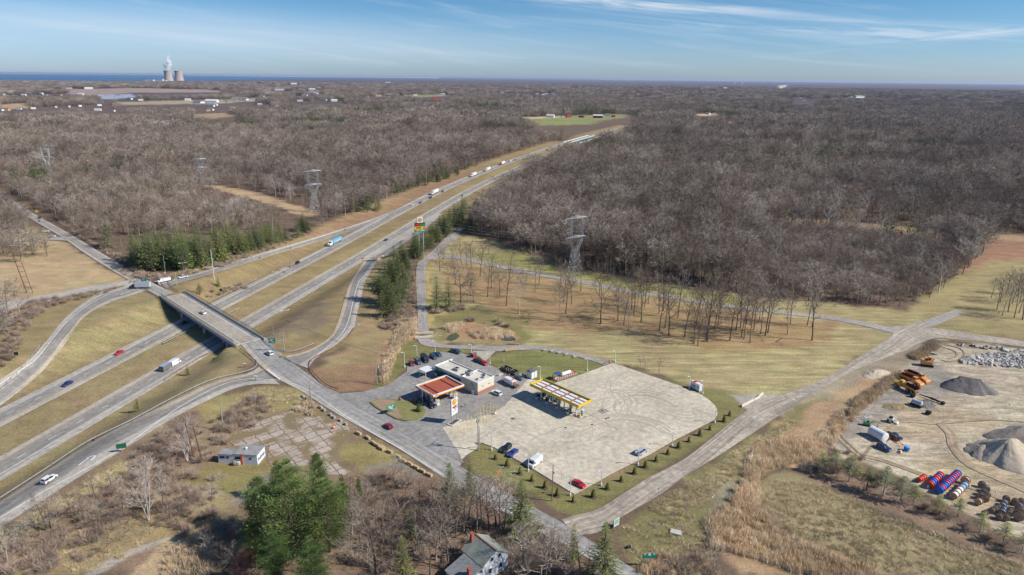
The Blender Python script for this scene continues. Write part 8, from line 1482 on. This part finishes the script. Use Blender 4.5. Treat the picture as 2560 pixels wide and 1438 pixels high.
# ---------------------------------------------------------------- lawn island, paint marks, pads
LAWN = mat('lawn_grass', C(140, 136, 84), .95, var=.25, scale=.8)
px_sheet('lawn_island', [(925,1008),(945,999),(985,1002),(1035,1007),(1058,1018),(1064,1030),(1060,1042),(1045,1051),(1015,1055),(990,1050),(960,1034),(935,1018)], LAWN, 3.2, thick=.5)
px_sheet('bare_soil_bed', [(930,1008),(948,1001),(985,1004),(990,1018),(1000,1040),(1010,1050),(990,1048),(960,1032),(938,1017)], mat('island_soil', C(168, 144, 116), .95, var=.2), 3.6)
for px, py, s, m_, lab in ((1000,1003,.9,RUSTN,'brown round bush at the tip of the lawn island'),(1031,1007,1.0,RUSTN,'brown round bush in the middle of the island hedge'),(1042,1011,.9,ARBN,'olive round bush at the right of the island hedge'),(1050,1031,1.7,DARKN,'large dark round bush at the corner of the lawn island')):
    g = gp(px, py); t = thing('round_bush', lab, 'bush', (g[0], g[1], g[2]+.3), 0); c = conifer(1.8, .9, 14, 10, 4, int(px), 'arb', z0=.02, size=.6); o = bpy.data.objects.new('foliage', part_mesh((c[1][0]*s*np.array([1.3, 1.3, .9]), c[1][1]), m_, 'foliage')); COL.objects.link(o); o.parent = t; b = MB(); b.lathe([(.2*s, 0), (.75*s, .4*s), (.7*s, 1.0*s), (.3*s, 1.4*s)], 10); b.build('core', m_, t)
YP2 = mat('faded_yellow_paint', C(226, 196, 120), .85, var=.15)
def cc(x, y): return (900+x/5.9925, 1000+y/5.9925)
def seg_marks(name, segs, m, w=.16, lf=1.6):
    b = MB()
    for a, c in segs:
        p, q = gp(*a), gp(*c); d = np.array([q[0]-p[0], q[1]-p[1]]); d = d/(np.linalg.norm(d)+1e-9)*w/2; n = (-d[1], d[0]); z = .05+.0005*hypot(p[0], p[1]); z = z*lf; b.add([(p[0]+n[0], p[1]+n[1], z), (p[0]-n[0], p[1]-n[1], z), (q[0]-n[0], q[1]-n[1], z), (q[0]+n[0], q[1]+n[1], z)], [(0, 1, 2, 3)])
    o = b.build(name, m); o['kind'] = 'structure'
    if o.data.polygons[0].normal.z < 0: o.data.flip_normals()
seg_marks('parking_stripes', [(cc(x, y0), cc(x, y1)) for x, y0, y1 in [(1375,430,480),(1420,440,495),(1470,400,505),(1515,380,490),(1560,300,470),(1610,240,430),(1665,250,430),(1710,210,415),(1755,190,400),(1800,120,380),(1850,100,360),(1900,80,340),(1950,50,320),(1990,90,290),(2040,110,270)]]+[(cc(1640,180), cc(1945,50)), (cc(1945,50), cc(2090,125)), (cc(1660,430), cc(1970,320)), (cc(1370,480), cc(1470,508)), (cc(1470,508), cc(1620,465))], YP2, .2, 1.65)
GP = mat('grey_pad', C(158, 154, 144), .9)
for nm, pts in (('concrete_pad', [(1276,1045),(1289,1045),(1289,1052),(1276,1052)]), ('concrete_pad', [(1490,1029),(1506,1021),(1524,1029),(1506,1037)]), ('concrete_pad', [(1397,1070),(1415,1062),(1434,1070.5),(1415,1079.5)]), ('concrete_pad', [(1455,1043),(1461,1040),(1467,1043),(1461,1047)]), ('concrete_pad', [(1181,1026),(1190,1023),(1199,1027),(1190,1031)])): px_sheet(nm, pts, GP, 1.35)
BLK = mat('cover_black', C(70, 70, 70), .8)
for px, py in ((1282,1048),(1506,1028),(1414,1071),(1515,1048),(1521,1046),(1480,1063),(1154,1018),(1163,1014)): 
    p = gp(px, py); px_sheet('drain_cover', [PX(p[0]+.45*cos(a), p[1]+.45*math.sin(a), p[2]) for a in np.linspace(0, 2*pi, 9)[:-1]], BLK, 1.7)
JN = mat('slab_joint', C(128, 122, 110), .9)
seg_marks('slab_joints', [((1335,1096),(1532,1018)),((1532,1018),(1640,960)),((1410,1100),(1500,1060)),((1500,1060),(1545,1075)),((1450,1025),(1545,1075)),((1222,1037),(1350,1100)),((1188,1108),(1262,1060)),((1261,1017),(1330,985)),((1330,985),(1350,980)),((1545,1075),(1480,1110)),((1384,960),(1330,985))], JN, .14, 1.5)
def skids():
    b = MB(); rn = random.Random(4)
    for k in range(75):
        if k % 5 == 0: cx, cy = (rn.uniform(1440,1740), rn.uniform(970,1120)) if k < 60 else (rn.uniform(1300,1480), rn.uniform(1080,1190)); R0 = rn.uniform(5, 19)*(1 if k < 60 else 2.4); A0 = rn.uniform(0, 6.28)
        g = gp(cx, cy); R_ = R0+rn.choice((-2.2, -1.8, 0, .4, 2.0, 2.4))+rn.uniform(-.4, .4); a0 = A0+rn.uniform(-.4, .4); da = rn.uniform(.8, 2.8) if k < 60 else rn.uniform(.2, .6); w = rn.uniform(.3, .6); prev = None; n = 22
        for i in range(n+1):
            a = a0+da*i/n; q = [(g[0]+(R_+s)*cos(a), g[1]+(R_+s)*math.sin(a)) for s in (-w/2, w/2)]
            if prev:
                mx, my = (q[0][0]+prev[0][0])/2, (q[0][1]+prev[0][1])/2
                if _lotin(mx, my): z = (.05+.0005*hypot(mx, my))*1.32+.0012*k; b.add([(*prev[0], z), (*prev[1], z), (*q[1], z), (*q[0], z)], [(0, 1, 2, 3)])
            prev = q
    o = b.build('tyre_marks', mat('tyre_mark', C(197, 187, 167), .9, var=.12)); o['kind'] = 'structure'
    if o.data.polygons[0].normal.z < 0: o.data.flip_normals()
_lp = poly_world([(1532,914),(1720,978),(1780,1016),(1784,1044),(1670,1100),(1533,1176),(1436,1230),(1340,1172),(1300,1120),(1400,1060),(1470,1010),(1452,945)])
def _lotin(x, y): return bool(inside(_lp, np.array([x]), np.array([y]))[0])
skids()
# broken slab yard beside the derelict building
def slab_mat():
    m, nt, N, L, b = node_mat('broken_slabs'); geo = N.new('ShaderNodeNewGeometry'); mp = N.new('ShaderNodeMapping'); mp.inputs['Rotation'].default_value = (0, 0, radians(-38)); n0 = N.new('ShaderNodeTexNoise'); n0.inputs['Scale'].default_value = .25
    nv = N.new('ShaderNodeTexNoise'); nv.inputs['Scale'].default_value = .35; nv.inputs['Detail'].default_value = 4; L.new(geo.outputs['Position'], nv.inputs['Vector']); vm = N.new('ShaderNodeVectorMath'); vm.operation = 'MULTIPLY_ADD'; vm.inputs[1].default_value = (1.8, 1.8, 0); L.new(nv.outputs['Color'], vm.inputs[0]); L.new(geo.outputs['Position'], vm.inputs[2]); L.new(vm.outputs[0], mp.inputs[0]); br = N.new('ShaderNodeTexBrick'); br.offset = .0; br.inputs['Scale'].default_value = 1; br.inputs['Brick Width'].default_value = 4.4; br.inputs['Row Height'].default_value = 4.0; br.inputs['Mortar Size'].default_value = .2; br.inputs['Mortar Smooth'].default_value = .3
    br.inputs['Color1'].default_value = (*C(198, 182, 164), 1); br.inputs['Color2'].default_value = (*C(178, 164, 150), 1); br.inputs['Mortar'].default_value = (*C(122, 104, 78), 1); L.new(mp.outputs[0], br.inputs['Vector'])
    vo = N.new('ShaderNodeTexVoronoi'); vo.feature = 'DISTANCE_TO_EDGE'; vo.inputs['Scale'].default_value = .22; L.new(geo.outputs['Position'], vo.inputs['Vector']); r = N.new('ShaderNodeMapRange'); r.inputs[1].default_value = .01; r.inputs[2].default_value = .035; r.inputs[3].default_value = .62; L.new(vo.outputs['Distance'], r.inputs[0])
    mx = N.new('ShaderNodeMix'); mx.data_type = 'RGBA'; mx.blend_type = 'MULTIPLY'; mx.inputs[0].default_value = .8; L.new(br.outputs[0], mx.inputs[6]); L.new(r.outputs[0], mx.inputs[7])
    n = N.new('ShaderNodeTexNoise'); n.inputs['Scale'].default_value = .13; n.inputs['Detail'].default_value = 6; L.new(geo.outputs['Position'], n.inputs['Vector']); r2 = N.new('ShaderNodeMapRange'); r2.inputs[1].default_value = .46; r2.inputs[2].default_value = .57; L.new(n.outputs[0], r2.inputs[0]); mx2 = N.new('ShaderNodeMix'); mx2.data_type = 'RGBA'; L.new(r2.outputs[0], mx2.inputs[0]); L.new(mx.outputs[2], mx2.inputs[6]); mx2.inputs[7].default_value = (*C(140, 122, 88), 1)
    L.new(mx2.outputs[2], b.inputs['Base Color']); b.inputs['Roughness'].default_value = .95; return m
px_sheet('broken_slab_yard', [(566,1094),(596,1080),(625,1070),(655,1052),(690,1040),(722,1030),(738,1014),(757,1006),(779,1011),(800,1028),(823,1040),(848,1052),(872,1069),(880,1084),(868,1098),(855,1112),(842,1128),(836,1150),(850,1168),(880,1180),(860,1190),(800,1185),(734,1175),(680,1168),(668,1150),(674,1116),(640,1112),(586,1116)], slab_mat(), .7)
# little pond
px_sheet('pond', [(1253,851),(1256,842),(1266,837),(1277,838),(1286,845),(1290,851),(1270,853)], mat('pond_water', (.02, .05, .06), .08, spec=.9), .6); px_sheet('pond', [(1115,850),(1122,838),(1140,832),(1150,840),(1142,848),(1130,853)], mat('algae_pond', C(84, 96, 60), .4), .5)
for a, k in TEXTS: _tp(*a, **k)
# ---------------------------------------------------------------- air
def haze():
    m = bpy.data.materials.new('haze'); m.use_nodes = True; nt = m.node_tree; nt.nodes.clear(); o = nt.nodes.new('ShaderNodeOutputMaterial'); v = nt.nodes.new('ShaderNodeVolumePrincipled'); v.inputs['Density'].default_value = 1.9e-5; v.inputs['Color'].default_value = (.64, .76, 1, 1); v.inputs['Anisotropy'].default_value = .2
    nt.links.new(v.outputs[0], o.inputs['Volume']); b = MB(); b.box((0, 40000, 50), (170000, 170000, 160)); ob = b.build('haze', m); ob['kind'] = 'stuff'; ob['label'] = 'thin blue haze over the far land'; ob['category'] = 'haze'
haze()
